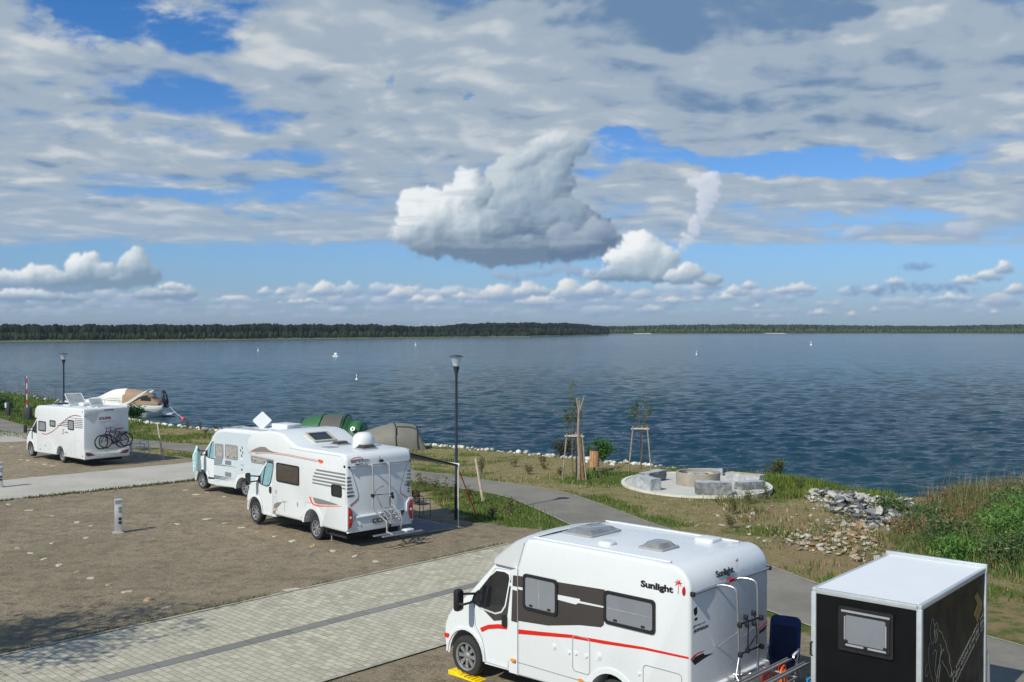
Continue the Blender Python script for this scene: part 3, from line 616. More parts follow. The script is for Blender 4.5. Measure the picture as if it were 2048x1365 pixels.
class Veh:
    """local frame: x forward from the rear wall, y = -t with t measured rightwards from the left side wall"""
    def __init__(v, name, x, y, deg, z, W, **k):
        v.root = empty(name, (x, y, z), math.radians(deg), **k); v.W = W
    def sidep(v, name, poly, m, t=0.0, th=DECAL, parent=None, bev=0):       # sheet on the left wall
        bm = B(); prism(bm, poly, -t+th, -t-.003, 'XZ'); return done(name, bm, m, parent or v.root, 25)
    def rearp(v, name, poly, m, th=DECAL, parent=None, s=0.0):
        bm = B(); prism(bm, [(-t, z) for t, z in poly], s-th, s+.003, 'YZ'); return done(name, bm, m, parent or v.root, 25)
    def window(v, s0, z0, s1, z1, m_glass, t=0.0, fw=.05, m_frame=None, r=.07, clips=2, label=None, blind=None):
        bm = B(); o = rrect(s0, z0, s1, z1, r); i = rrect(min(s0, s1)+fw, min(z0, z1)+fw, max(s0, s1)-fw, max(z0, z1)-fw, max(.02, r-.02))
        frame(bm, o, i, -t-.003, -t+.028); fr = done('window', bm, m_frame or BLACKP, v.root, 25)
        if label: fr['label'] = label
        bm = B(); prism(bm, i, -t-.002, -t+.018); done('pane', bm, m_glass, fr, 25)
        if blind:
            bm = B(); prism(bm, [(a, b) for a, b in blind], -t+.017, -t+.0195); done('blind', bm, CURT, fr, 0)
        if clips:
            bm = B(); lo = min(z0, z1)+fw; a, b = min(s0, s1)+fw, max(s0, s1)-fw
            for q in (.2, .8): bm = B(); box(bm, (a+(b-a)*q, -t+.026, lo+.035), (.07, .02, .03), bev=.006); done('latch', bm, BLACKP, fr, 25)
        return fr
def wheel(v, s, left=True, kind='spokes', inset=.13):
    bm = B(); lathe(bm, [(.19, .085), (.235, .112), (.25, .115), (.318, .113), (.335, .098), (.345, .07), (.345, -.07), (.335, -.1), (.25, -.115), (.19, -.09)], axis='Y', seg=40)
    for k in range(3):
        pass
    o = done('wheel', bm, RUB, v.root, 40)
    o.location = (s, -(inset+.11) if left else -(v.W-inset-.11), .345); 
    bm = B(); lathe(bm, [(0, .04), (.17, .04), (.175, .05)], axis='Y', seg=30); done('brake_disc', bm, UNDER, o, 30)
    bm = B(); lathe(bm, [(.238, .108), (.236, .118), (.212, .113), (.200, .085), (.198, .05)], axis='Y', seg=40)
    lathe(bm, [(0, .100), (.035, .100), (.052, .090), (.075, .078), (.08, .05)], axis='Y', seg=24)
    n = 8 if kind == 'spokes' else 16
    for k in range(n):
        a = 2*PI*k/n; w0, w1 = (.022, .030) if kind == 'spokes' else (.012, .016)
        vs = []
        for rr, w, h in ((.06, w0, .084), (.14, w1, .092), (.206, w1*1.1, .086)):
            for sg in (-1, 1):
                for hh in (h, h-.03): vs.append((rr, sg*w, hh))
        R_ = lambda p: (p[0]*math.cos(a)-p[1]*math.sin(a), p[2], p[0]*math.sin(a)+p[1]*math.cos(a))
        q = [bm.verts.new(R_(p)) for p in vs]
        for b in (0, 4):
            for f in ((0, 2, 6, 4), (1, 5, 7, 3), (0, 4, 5, 1), (2, 3, 7, 6)): bm.faces.new([q[b+i] for i in f])
        bm.faces.new((q[8], q[10], q[11], q[9]))
    done('rim', bm, STEEL, o, 35)
    if not left: o.rotation_euler = (0, 0, PI)
    return o
def cab(v, dx, body_s, glassm=None, sillz=.34, hood=0.0, arch_s=4.87, wt=.115, mirror=True, mirror_scale=1.0, black_panel=False):
    """delivery-van cab; dx shifts it forward, body_s = where the living box begins"""
    W = v.W; yL = -wt; yR = -(W-wt); yc = -W/2; hw = (W-2*wt)/2
    a = dx; A0 = arch_s
    low = [(body_s-.12, sillz+.02), (A0-.47, sillz)] + arc(A0, sillz+.02, .46, 178, 2, 12, .50) + [(5.37+a, sillz), (5.43+a, .50), (5.45+a, .68), (5.43+a, .86), (5.36+a, 1.02), (5.22+a, 1.20), (5.05+a, 1.30), (body_s-.12, 1.30)]
    up = [(body_s-.12, 1.30), (5.05+a, 1.30), (4.93+a, 1.43), (4.78+a, 1.56), (4.24+a, 2.13), (4.16+a, 2.19), (body_s-.12, 2.22)]
    def fnl(x, z, f, tilt=0):
        y = f*(hw-(max(0, z-1.30)*.10)); x2 = x+.30*(1-abs(f)**2.6)*ss(4.3+a, 5.2+a, x)
        if abs(f) > .93 : x2 = x2-.03*ss(4.6+a, 5.3+a, x)
        return (float(x2), yc+y, z)
    bm = B()
    for prof in (low, up):
        fs = [-1, -.985, -.9, -.7, -.4, 0, .4, .7, .9, .985, 1]; rings = []
        cz = sum(p[1] for p in prof)/len(prof)
        for f in fs:
            sh = .985 if abs(f) == 1 else 1.0
            ring = []
            for (x, z) in prof:
                xx, zz = x, z
                if abs(f) == 1 and x > body_s+.3: xx = x-.012; 
                ring.append(bm.verts.new(fnl(xx, zz, f)))
            rings.append(ring)
        for r0, r1 in zip(rings, rings[1:]):
            for i in range(len(prof)): bm.faces.new((r0[i], r0[(i+1) % len(prof)], r1[(i+1) % len(prof)], r1[i]))
        bm.faces.new(rings[0]); bm.faces.new(rings[-1][::-1])
    done('cab', bm, WHITE, v.root, 32)
    tl = lambda z: wt+max(0, z-1.30)*.10-.001
    def cabsheet(name, poly, m, th=.006, parent=None):
        bm = B(); A_ = [bm.verts.new((x, -tl(z)+th, z)) for x, z in poly]; C_ = [bm.verts.new((x, -tl(z)-.004, z)) for x, z in poly]; n = len(poly)
        bm.faces.new(A_); bm.faces.new(C_[::-1]); [bm.faces.new((A_[i], A_[(i+1) % n], C_[(i+1) % n], C_[i])) for i in range(n)]
        return done(name, bm, m, parent or v.root, 25)
    # side door outline, glass and handle
    seam = [(3.82+a, .38), (4.35+a, .38), (4.40+a, .62), (4.46+a, .80), (4.62+a, .98), (4.66+a, 1.36), (4.62+a, 1.55), (4.18+a, 2.08), (3.72+a, 2.10)]
    def ribbon(pts, w, closed=True):
        P = [Vector((p[0], p[1])) for p in pts]; L, R = [], []; n = len(P)
        for i in range(n):
            d = (P[(i+1) % n]-P[i-1]) if closed or 0 < i < n-1 else (P[min(i+1, n-1)]-P[max(i-1, 0)])
            d.normalize(); q = Vector((-d.y, d.x))*w/2; L.append(P[i]+q); R.append(P[i]-q)
        return L, R
    door = cabsheet('door', seam, WHITE, .003)
    L, R = ribbon(seam, .014); bm = B(); n = len(L)
    for i in range(n):
        j = (i+1) % n; vs = [bm.verts.new((p.x, -tl(p.y)+.0055, p.y)) for p in (L[i], L[j], R[j], R[i])]; bm.faces.new(vs)
    done('door_gap', bm, SEAL, door, 0)
    win = [(3.83+a, 1.94), (3.85+a, 2.02), (3.96+a, 2.05), (4.15+a, 2.04), (4.32+a, 1.90), (4.58+a, 1.60), (4.62+a, 1.50), (4.60+a, 1.38), (4.48+a, 1.34), (4.12+a, 1.31), (3.98+a, 1.36), (3.90+a, 1.48)]
    if black_panel:
        cabsheet('door_decal', [(3.78+a, 2.07), (3.76+a, 1.93), (3.83+a, 1.94), (3.90+a, 1.48), (3.98+a, 1.36), (4.12+a, 1.31), (4.48+a, 1.34), (4.16+a, 1.16), (3.84+a, 1.24)], DGREY, .009, door)
        cabsheet('door_stripe', [(3.755+a, 1.885), (3.765+a, 1.825), (3.83+a, 1.83), (3.83+a, 1.885)], WHITE, .014, door)
    g = cabsheet('side_window', win, glassm or GLASS, .016, door); cx = sum(p[0] for p in win)/len(win); cz = sum(p[1] for p in win)/len(win)
    out = [(cx+(x-cx)*1.07, cz+(z-cz)*1.08) for x, z in win]; bm = B(); n = len(win)
    for h0, h1 in ((.008, .013),):
        r = [[bm.verts.new((p[0], -tl(p[1])+h, p[1])) for p in lp] for lp, h in ((out, h0), (out, h1), (win, .019), (win, h0))]
        for q in range(4):
            for i in range(n): bm.faces.new((r[q][i], r[q][(i+1) % n], r[(q+1) % 4][(i+1) % n], r[(q+1) % 4][i]))
    done('window_trim', bm, WHITE if black_panel else BLACKP, door, 25)
    cabsheet('window_post', [(4.27+a, 1.95), (4.33+a, 1.89), (4.42+a, 1.34), (4.37+a, 1.33)], BLACKP, .021, door)
    cabsheet('mirror_base', [(4.56+a, 1.64), (4.66+a, 1.56), (4.72+a, 1.40), (4.48+a, 1.33)], BLACKP, .022, door)
    bm = B(); prism(bm, rrect(3.83+a, 1.10, 3.95+a, 1.31, .05), -wt+.004, -wt+.03); done('handle', bm, BLACKP, door, 30)
    # windscreen
    bm = B(); fs = [-.88, -.7, -.4, 0, .4, .7, .88]; pr = [(4.80+a, 1.545), (4.24+a, 2.11)]
    nrm = Vector((.72, 0, .69)); rows = []
    for (x, z) in pr: rows.append([bm.verts.new(Vector(fnl(x, z, f))+nrm*.012) for f in fs])
    for i in range(len(fs)-1): bm.faces.new((rows[0][i], rows[0][i+1], rows[1][i+1], rows[1][i]))
    done('windscreen', bm, glassm or GLASS, v.root, 30)
    # bumper strip, grille, lamps
    for f0, f1, zz0, zz1, nm, mm in ((-.97, -.72, .93, 1.18, 'headlight', LCLR), (.72, .97, .93, 1.18, 'headlight', LCLR), (-.55, .55, .62, .92, 'grille', BLACKP)):
        bm = B(); rows = []
        for z in np.linspace(zz0, zz1, 5):
            xx = np.interp(z, [.34, .50, .68, .86, 1.02, 1.20], [5.37, 5.43, 5.45, 5.43, 5.36, 5.22])+a
            rows.append([bm.verts.new(Vector(fnl(xx, z, f))+Vector((.008, 0, .004))) for f in np.linspace(f0, f1, 7)])
        for r0, r1 in zip(rows, rows[1:]):
            for i in range(6): bm.faces.new((r0[i], r0[i+1], r1[i+1], r1[i]))
        done(nm, bm, mm, v.root, 30)
    bm = B(); prism(bm, [(5.30+a, .62), (5.42+a, .62), (5.42+a, .70), (5.30+a, .70)], -wt-.02, -wt+.012); done('side_marker', bm, RED if black_panel else LAMB, v.root, 20)
    # wheel arch lip
    bm = B(); o = arc(A0, sillz+.02, .50, 178, 2, 14, .54); i_ = arc(A0, sillz+.02, .455, 178, 2, 14, .495); loop = o+i_[::-1]
    prism(bm, loop, -wt-.01, -wt+.022); done('arch_lip', bm, WHITE, v.root, 30)
    if mirror:
        m = mirror_scale
        for sg in (1, -1):
            bm = B(); y0 = (-wt if sg > 0 else -(W-wt))
            vs = box(bm, (4.70+a, y0+sg*.36*m, 1.50), (.13, .17*m, .40*m), rot=None, bev=.05)
            mo = done('mirror', bm, BLACKP, v.root, 40)
            bm = B(); tube(bm, [(4.63+a, y0, 1.56), (4.68+a, y0+sg*.30*m, 1.60)], .022); tube(bm, [(4.63+a, y0, 1.42), (4.68+a, y0+sg*.30*m, 1.40)], .022); done('mirror_arm', bm, BLACKP, mo, 40)
            bm = B(); prism(bm, rrect(y0+sg*.30*m, 1.33, y0+sg*.42*m, 1.67, .03), 4.632+a, 4.628+a, 'YZ'); done('mirror_glass', bm, GLASS, mo, 20)
def chassis(v, s0, s1, z0=.24, z1=.80):
    bm = B(); box(bm, ((s0+s1)/2, -v.W/2, (z0+z1)/2), (s1-s0, v.W-.86, z1-z0)); box(bm, (s0+.6, -v.W/2, z0+.06), (1.1, v.W-.5, .16)); done('chassis', bm, UNDER, v.root, 20)
def tubes(name, paths, r, m, parent, sp=0, seg=8, cap=True):
    if name in ('rack_bar', 'frame_arm', 'support_arm', 'rack_mount', 'roof_rail', 'strut') and len(paths) > 1:
        for p in paths: o = tubes(name, [p], r, m, parent, sp, seg, cap)
        return o
    bm = B()
    for p in paths: tube(bm, p, r, seg, cap, sp)
    return done(name, bm, m, parent, 50)
def roof_hatch(v, s0, s1, t0, t1, z, h=.10, m=None, label=None):
    """framed dome skylight"""
    bm = B(); prism(bm, rrect(s0, -t1, s1, -t0, .06), z-.02, z+.035, 'XY', .008, 1); fr = done('roof_hatch', bm, SEAL, v.root, 35)
    bm = B(); R0 = rrect(s0+.03, -t1+.03, s1-.03, -t0-.03, .07); R1 = rrect(s0+.10, -t1+.10, s1-.10, -t0-.10, .08); L0 = [bm.verts.new((*p, z+.034)) for p in R0]; L1 = [bm.verts.new((*p, z+.034+h)) for p in R1]; n = len(L0)
    for i in range(n): bm.faces.new((L0[i], L0[(i+1) % n], L1[(i+1) % n], L1[i]))
    bm.faces.new(L1); done('dome', bm, m or ACRYL, fr, 35)
    if label: fr['label'] = label
    return fr
# shadows of details are real; letters are cut from sheet
RROT = (math.radians(90), 0, math.radians(-90))     # text lying on the rear wall (read from behind)
SROT = (math.radians(90), 0, math.radians(180))     # text on the left wall
# ================================================================== 1. nearest motorhome
A = Veh('motorhome', 2.67, 15.42, 137.5, 0, 2.37, label='white motorhome with a charcoal band and thin red stripe, nearest, beside the paved road', cat='motorhome')
bs = 3.50
prof = [(.0, .33)] + [(1.01, .35)] + arc(1.47, .37, .46, 178, 2, 12, .48) + [(bs, .35), (bs, 2.22), (3.33, 2.70), (3.26, 2.745), (3.1, 2.765), (.62, 2.765)] + arc(.36, 2.40, .36, 75, 178, 8, .36) + [(0, 2.38)]
bm = B(); prism(bm, prof, 0, -A.W, bev=.055, seg=3); done('body', bm, WHITE, A.root, 32)
# slim overcab fairing, lofted
def fairing(v, pts_c, pts_s, W, wt, m=WHITE):
    """pts_c: centre profile (s,z) top line from roof to lip ; pts_s: the same at the side"""
    bm = B(); fs = np.array([-1, -.97, -.88, -.7, -.4, 0, .4, .7, .88, .97, 1]); rows = []
    for k, ((xc, zc), (xs_, zs)) in enumerate(zip(pts_c, pts_s)):
        row = []
        for f in fs:
            u = abs(f)**3.2; hwid = W/2-(wt*k/(len(pts_c)-1))*.75; row.append(bm.verts.new((xc+(xs_-xc)*u, -W/2+f*hwid, zc+(zs-zc)*u)))
        rows.append(row)
    for r0, r1 in zip(rows, rows[1:]):
        for i in range(len(fs)-1): bm.faces.new((r0[i], r0[i+1], r1[i+1], r1[i]))
    lip = rows[-1]
    # underside back to the box
    back = [bm.verts.new((pts_s[0][0]-.02, vtx.co.y, pts_s[-1][1]-.02)) for vtx in lip]
    for i in range(len(fs)-1): bm.faces.new((lip[i], lip[i+1], back[i+1], back[i]))
    for i in (0, -1):
        col_ = [r[i] for r in rows]+[back[i]]
        try: bm.faces.new(col_)
        except ValueError: pass
    return done('overcab', bm, m, v.root, 40)
fairing(A, [(3.28, 2.765), (3.6, 2.74), (3.95, 2.60), (4.25, 2.40), (4.50, 2.22), (4.54, 2.14)], [(3.28, 2.72), (3.52, 2.66), (3.74, 2.53), (3.95, 2.38), (4.12, 2.25), (4.16, 2.18)], A.W, .16)
cab(A, 0, 3.50, black_panel=True, arch_s=4.87)
chassis(A, .2, 4.3)
for s_, l in ((4.87, 1), (1.47, 1), (4.87, 0), (1.47, 0)): w_ = wheel(A, s_, bool(l), inset=.125); w_.scale = (1.07,)*3; w_.location.z = .365
# side sheet markings
A.sidep('body_seam', [(3.485, .36), (3.497, .36), (3.497, 2.22), (3.335, 2.68), (3.323, 2.68), (3.485, 2.22)], SEAL, th=.0045)
A.sidep('charcoal_band', [(3.475, 1.31), (3.475, 2.09), (2.60, 2.13), (1.60, 2.17), (1.62, 1.60), (1.68, 1.55), (2.12, 1.50), (2.80, 1.36)], DGREY, th=.003)
A.sidep('white_stripe', [(3.475, 1.86), (3.475, 1.90), (2.11, 1.93), (2.11, 1.895), (1.60, 1.90), (1.60, 1.875), (2.14, 1.86), (2.20, 1.825)], WHITE, th=.006)
A.sidep('charcoal_band', [(3.66, 1.27), (3.505, 1.27), (3.505, 2.08), (3.62, 2.07)], DGREY, th=.009, t=.03)
A.sidep('white_stripe', [(3.64, 1.82), (3.505, 1.82), (3.505, 1.885), (3.63, 1.885)], WHITE, th=.012, t=.03)
red = [(3.475, 1.165), (3.0, 1.22), (2.31, 1.305), (1.60, 1.35), (.85, 1.405), (.03, 1.425), (.03, 1.395), (.85, 1.365), (1.60, 1.295), (2.31, 1.25), (3.0, 1.15), (3.475, 1.085)]
A.sidep('red_stripe', red, RED)
def cabsheet2(v, poly, m, name, wt=.115, th=.011): return v.sidep(name, poly, m, t=wt, th=th)
cabsheet2(A, [(4.50, .965), (4.30, 1.06), (4.05, 1.12), (3.84, 1.145), (3.84, 1.07), (4.05, 1.045), (4.30, .985), (4.46, .90)], RED, 'red_stripe')
# box corner fillet between cab and body
bm = B(); prism(bm, [(3.49, .36), (3.72, .36), (3.70, 1.3), (3.66, 2.16), (3.49, 2.20)], -.03, -A.W+.03); done('body_pillar', bm, WHITE, A.root, 25)
A.window(3.35, 1.55, 2.58, 2.16, ACRYL, blind=[(3.00, 1.63), (2.985, 1.63), (2.985, 2.08), (3.00, 2.08)])
A.window(1.61, 1.64, .62, 2.17, ACRYL, blind=[(1.54, 1.89), (.70, 1.89), (.70, 1.9), (1.54, 1.9)])
for nm, r in (('service_hatch', (2.27, .72, 1.90, 1.32)), ('service_hatch', (.86, .5, .14, 1.14))):
    bm = B(); s0, z0, s1, z1 = r; frame(bm, rrect(s0, z0, s1, z1, .07), rrect(s1+.012, z0+.012, s0-.012, z1-.012, .06), .0, .007); fr = done(nm, bm, SEAL, A.root, 25)
    for q in (.22, .8): bm = B(); lathe(bm, [(0, .018), (.03, .016), (.035, .0)], (s1+(s0-s1)*q, 0, z0+(z1-z0)*.5), 'Y', 12); done('lock', bm, WHITE, fr, 30)
for s_, z_, r_ in ((2.67, 1.03, .055), (1.73, 1.07, .07)):
    bm = B(); lathe(bm, [(0, .022), (r_*.55, .02), (r_*.6, .008), (r_*.9, .012), (r_, 0)], (s_, 0, z_), 'Y', 20); done('service_cap', bm, WHITE, A.root, 30)
for s_, z_ in ((2.34, 1.0), (.93, .97)):
    bm = B(); lathe(bm, [(0, .02), (.025, .018), (.03, 0)], (s_, 0, z_), 'Y', 12); done('lock', bm, WHITE, A.root, 30)
for s_, z_, m_ in ((3.60, .60, LAMB), (2.09, .60, LAMB), (.75, .60, LAMB)):
    bm = B(); prism(bm, rrect(s_-.05, z_-.025, s_+.05, z_+.025, .024), -(.12 if s_ > 3.5 else 0), .014); done('side_marker', bm, m_, A.root, 20)
bm = B(); lathe(bm, [(0, .03), (.04, .02), (.05, 0)], (.11, 0, 2.40), 'Y', 16); bmesh.ops.scale(bm, vec=(.6, 1, 1.5), space=Matrix.Translation((-.11, 0, -2.40)), verts=bm.verts); done('clearance_lamp', bm, LRED, A.root, 30)
A.sidep('body_rib', [(0.03, .60), (1.0, .60), (1.0, .585), (.03, .585)], SEAL, th=.005); A.sidep('body_rib', [(1.95, .60), (3.48, .60), (3.48, .585), (1.95, .585)], SEAL, th=.005)
bm = B(); o = arc(1.47, .37, .53, 178, 2, 14, .56); i_ = arc(1.47, .37, .455, 178, 2, 14, .475); prism(bm, o+i_[::-1], -.01, .02); done('arch_lip', bm, WHITE, A.root, 30)
text('lettering', 'Sunlight', .135, (.90, .004, 2.345), SROT, BLACKP, A.root, bold=.045, sx=1.38)
def palm(v, s, z, sc, side=True):
    bm = B()
    def P(a, b): return (s-a*sc, .0055, z+b*sc) if side else (-.0055, -(s+a*sc), z+b*sc)
    def poly(pts):
        try: bm.faces.new([bm.verts.new(P(*p)) for p in pts])
        except ValueError: pass
    poly([(.0, 0), (.03, 0), (.05, .25), (.045, .5), (.02, .5), (.025, .25)])
    for a in (10, 60, 110, 165, 215, -30):
        c, s_ = math.cos(math.radians(a)), math.sin(math.radians(a)); poly([(.03, .5), (.03+.1*c-.03*s_, .5+.1*s_+.04*c), (.03+.22*c, .5+.2*s_-.03), (.03+.1*c+.03*s_, .5+.1*s_-.03*c)])
    return done('palm_mark', bm, RED, v.root, 0)
palm(A, .22, 2.34, .34)
# rear wall
bm = B(); tube(bm, [(-.03, -.02, 2.375), (-.03, -2.35, 2.375)], .022); done('rear_rail', bm, ALU, A.root, 50)
for y in (-.02, -2.35): bm = B(); box(bm, (-.03, y, 2.375), (.07, .05, .07), bev=.01); done('rail_cap', bm, BLACKP, A.root, 30)
def cyl_text(name, s, size, t0, zc, m, v, bold):
    o = text(name, s, size, (-.004, -t0, zc), RROT, m, v.root, bold=bold, sx=1.06); return o
tx = text('lettering', 'Sunlight', .135, (-.02, -.72, 2.50), (math.radians(72), 0, math.radians(-90)), BLACKP, A.root, bold=.04, sx=1.2)
bm = B()
pm = palm(A, 1.34, 2.53, .26, False); pm.location.x = -.0
A.rearp('red_stripe', [(.02, 1.40), (.10, 1.435), (.22, 1.45), (.40, 1.44), (.40, 1.43), (.2, 1.43), (.02, 1.37)], RED)
A.rearp('swoosh_mark', [(.05, 1.36), (.14, 1.40), (.36, 1.41), (.40, 1.37), (.66, 1.34), (.40, 1.32), (.12, 1.28)], BLACKP)
A.rearp('red_stripe', [(2.34, 1.46), (2.2, 1.44), (2.02, 1.39), (2.02, 1.405), (2.2, 1.46), (2.34, 1.48)], RED)
A.rearp('swoosh_mark', [(2.32, 1.42), (2.02, 1.36), (1.86, 1.24), (1.62, 1.14), (1.84, 1.26), (2.00, 1.32), (2.26, 1.35)], BLACKP)
A.rearp('sticker', [(.09, 2.13), (.17, 2.16), (.19, 2.12), (.19, 2.05), (.14, 2.02), (.10, 2.06)], BLACKP); A.rearp('sticker', [(.12, 1.99), (.20, 1.99), (.19, 1.95), (.11, 1.95)], BLACKP)
text('lettering', 'unterwegs nach', .055, (-.004, -.06, 1.86), RROT, MGREY, A.root, bold=0, shear=.3); text('lettering', 'NORWEGEN', .07, (-.004, -.09, 1.77), RROT, BLACKP, A.root, bold=.01, shear=.2)
bm = B(); box(bm, (-.03, -1.14, 2.40), (.05, .2, .06), bev=.02); done('brake_light', bm, LRED, A.root, 35)
bm = B(); prism(bm, [(-t, z) for t, z in rrect(.04, .38, 2.33, .86, .06)], -.07, .03, 'YZ', .03, 2); done('rear_bumper', bm, WHITE, A.root, 35)
for t_ in (.20, 2.17):
    bm = B(); prism(bm, [(-t, z) for t, z in rrect(t_-.13, .5, t_+.13, .78, .06)], -.085, -.06, 'YZ', .008, 1); done('tail_light', bm, LRED, A.root, 30)
bm = B(); box(bm, (-.078, -1.18, .62), (.012, .52, .115)); done('number_plate', bm, WHITE, A.root, 20)
rk = [[(-.03, -.70, 2.375), (-.10, -.72, 2.40), (-.27, -.76, 2.385), (-.33, -.78, 2.30), (-.34, -.80, 2.0), (-.34, -.84, 1.3), (-.34, -.86, 1.02), (-.34, -.92, .92), (-.20, -.98, .88), (-.03, -1.0, .88)],
      [(-.03, -1.30, 2.375), (-.10, -1.33, 2.40), (-.27, -1.38, 2.385), (-.33, -1.40, 2.30), (-.34, -1.41, 2.0), (-.34, -1.42, 1.3), (-.34, -1.42, 1.05), (-.34, -1.36, .96), (-.20, -1.26, .90), (-.03, -1.2, .88)]]
rack = tubes('bicycle_rack', rk, .020, ALU, A.root, 4)
tubes('rack_frame', [[(-.34, -.55, 1.00), (-.50, -.50, .98), (-.92, -.52, .96), (-.95, -.60, .96), (-.95, -1.55, .96)], [(-.34, -1.5, 1.0), (-.95, -1.5, .97)], [(-.34, -.5, 1.0), (-.34, -1.6, 1.0)], [(-.34, -.62, 1.0), (-.34, -.70, .55), (-.06, -.72, .5)], [(-.34, -1.42, 1.0), (-.34, -1.44, .55), (-.06, -1.44, .5)], [(-.34, -.86, 1.35), (-.36, -.72, 1.05), (-.5, -.66, .9)]], .018, ALU, rack, 0)
for x_, z_ in ((-.56, 1.03), (-.86, 1.03)):
    bm = B(); prism(bm, [(x_-.045, z_), (x_+.045, z_), (x_+.045, z_+.03), (x_+.03, z_+.03), (x_+.03, z_+.008), (x_-.03, z_+.008), (x_-.03, z_+.03), (x_-.045, z_+.03)], -.18, -2.05, 'XZ'); done('wheel_channel', bm, MGREY, rack, 20)
tubes('rack_bar', [[(-.36, -.76, 1.82), (-.36, -1.46, 1.80)], [(-.36, -.80, 1.36), (-.36, -1.48, 1.34)]], .016, BLACKP, rack)
tubes('frame_arm', [[(-.38, -.96, 1.90), (-.42, -.98, 1.82), (-.40, -1.0, 1.40)], [(-.38, -1.20, 1.92), (-.42, -1.20, 1.84), (-.44, -1.21, 1.62), (-.42, -1.24, 1.44)]], .012, BLACKP, rack)
for y_, z_ in ((-.96, 1.90), (-1.20, 1.92), (-.78, 1.82), (-1.44, 1.80), (-.80, 1.36), (-1.46, 1.34), (-1.02, 1.38), (-1.0, 1.78), (-1.21, 1.76)):
    bm = B(); box(bm, (-.385, y_, z_), (.07, .05, .085), bev=.015); done('clamp', bm, BLACKP, rack, 35)
tubes('rack_mount', [[(-.34, -.80, 1.7), (-.03, -.74, 1.42)], [(-.34, -1.42, 1.7), (-.03, -1.5, 1.42)]], .010, ALU, rack)
# roof
RZ0 = 2.765
roof_hatch(A, 2.45, 3.12, .72, 1.62, RZ0, .055, CLEARD, label='large clear skylight over the front seats'); roof_hatch(A, .93, 1.42, .62, 1.16, RZ0, .075, CLEARD)
bm = B(); prism(bm, rrect(1.83, -.66, 2.10, -.42, .08), RZ0-.01, RZ0+.055, 'XY', .02, 2); done('roof_vent', bm, WHITE, A.root, 35)
bm = B(); prism(bm, rrect(.70, -2.10, 1.06, -1.74, .06), RZ0-.01, RZ0+.06, 'XY', .02, 2); done('roof_vent', bm, WHITE, A.root, 35)
for t_ in (.17, 2.20): bm = B(); prism(bm, [(-t_-.03, RZ0-.004), (-t_+.03, RZ0-.004), (-t_+.018, RZ0+.012), (-t_-.018, RZ0+.012)], .45, 3.25, 'YZ'); done('roof_rib', bm, WHITE, A.root, 35)
bm = B(); tube(bm, [(2.0, -2.39, 2.66), (3.4, -2.39, 2.66)], .05, 10); tube(bm, [(.4, -2.39, 2.66), (2.0, -2.39, 2.66)], .05, 10); done('awning_case', bm, DGREY, A.root, 40)
# ================================================================== 2. alcove motorhome
Bv = Veh('motorhome', -4.77, 29.64, 133.1, -.0, 2.36, label='white motorhome with orange and grey side graphics, red lamps and a satellite dome', cat='motorhome')
bs = 4.11
prof = [(0, .46), (1.26, .46)] + arc(1.78, .46, .46, 178, 2, 12, .48) + [(bs, .46), (bs, 2.16), (5.47, 2.16), (5.68, 2.24), (5.78, 2.36), (5.80, 2.55), (5.70, 2.78), (5.45, 2.93), (5.07, 3.03), (4.5, 3.10), (3.9, 3.11), (3.5, 3.05), (3.1, 2.88), (2.75, 2.76), (2.5, 2.74), (.40, 2.74)] + arc(.24, 2.50, .24, 80, 178, 6, .24)
bm = B(); prism(bm, prof, 0, -Bv.W, bev=.09, seg=3); done('body', bm, WHITE, Bv.root, 34)
cab(Bv, .54, 4.20, glassm=TEAL, arch_s=5.41, sillz=.36)
chassis(Bv, .3, 4.8)
for s_, l in ((5.41, 1), (1.78, 1), (5.41, 0), (1.78, 0)): wheel(Bv, s_, bool(l), inset=.125)
bm = B(); o = arc(1.78, .47, .56, 178, 2, 14, .60); i_ = arc(1.78, .47, .455, 178, 2, 14, .475); prism(bm, o+i_[::-1], -.01, .025, 'XZ'); done('arch_lip', bm, WHITE, Bv.root, 30)
Bv.window(3.85, 1.56, 2.52, 2.15, BROWNGL, clips=0, fw=.04); Bv.window(.74, 1.47, .21, 1.81, GLASS, fw=.045, clips=0)
for k in range(5):
    z_ = 2.17-k*.103; s_ = 1.60+[0, .10, .17, .20, .20][k]
    if k < 4: Bv.sidep('side_stripe', [(.05, z_+.01), (s_, z_-.005), (s_-.03, z_-.055), (.05, z_-.045)], MGREY)
    else: Bv.sidep('side_stripe', [(.78, z_+.005), (s_, z_-.002), (s_-.02, z_-.045), (.78, z_-.045)], MGREY)
Bv.sidep('side_stripe', [(.05, 1.765), (.19, 1.765), (.19, 1.72), (.05, 1.72)], MGREY)
Bv.sidep('orange_swoosh', [(1.97, 1.30), (1.86, 1.12), (1.74, 1.05), (1.4, 1.06), (.25, 1.21), (.25, 1.225), (1.35, 1.105), (1.70, 1.10), (1.80, 1.16), (1.87, 1.30)], ORANGE)
Bv.sidep('grey_wedge', [(1.76, 1.30), (1.66, 1.15), (1.45, 1.125), (.36, 1.235), (.62, 1.26), (1.2, 1.29)], MGREY)
Bv.sidep('grey_crest', [(5.55, 2.35), (5.2, 2.47), (4.85, 2.56), (4.55, 2.57), (4.3, 2.49), (4.0, 2.46), (3.7, 2.465), (4.2, 2.43), (5.0, 2.37)], MGREY)
Bv.sidep('orange_line', [(5.62, 2.31), (4.4, 2.42), (3.2, 2.445), (1.4, 2.42), (1.4, 2.435), (3.2, 2.462), (4.4, 2.437), (5.62, 2.325)], ORANGE); Bv.sidep('grey_line', [(5.2, 2.30), (4.4, 2.385), (3.2, 2.41), (1.5, 2.385), (1.5, 2.40), (3.2, 2.425), (4.4, 2.40), (5.2, 2.32)], MGREY)
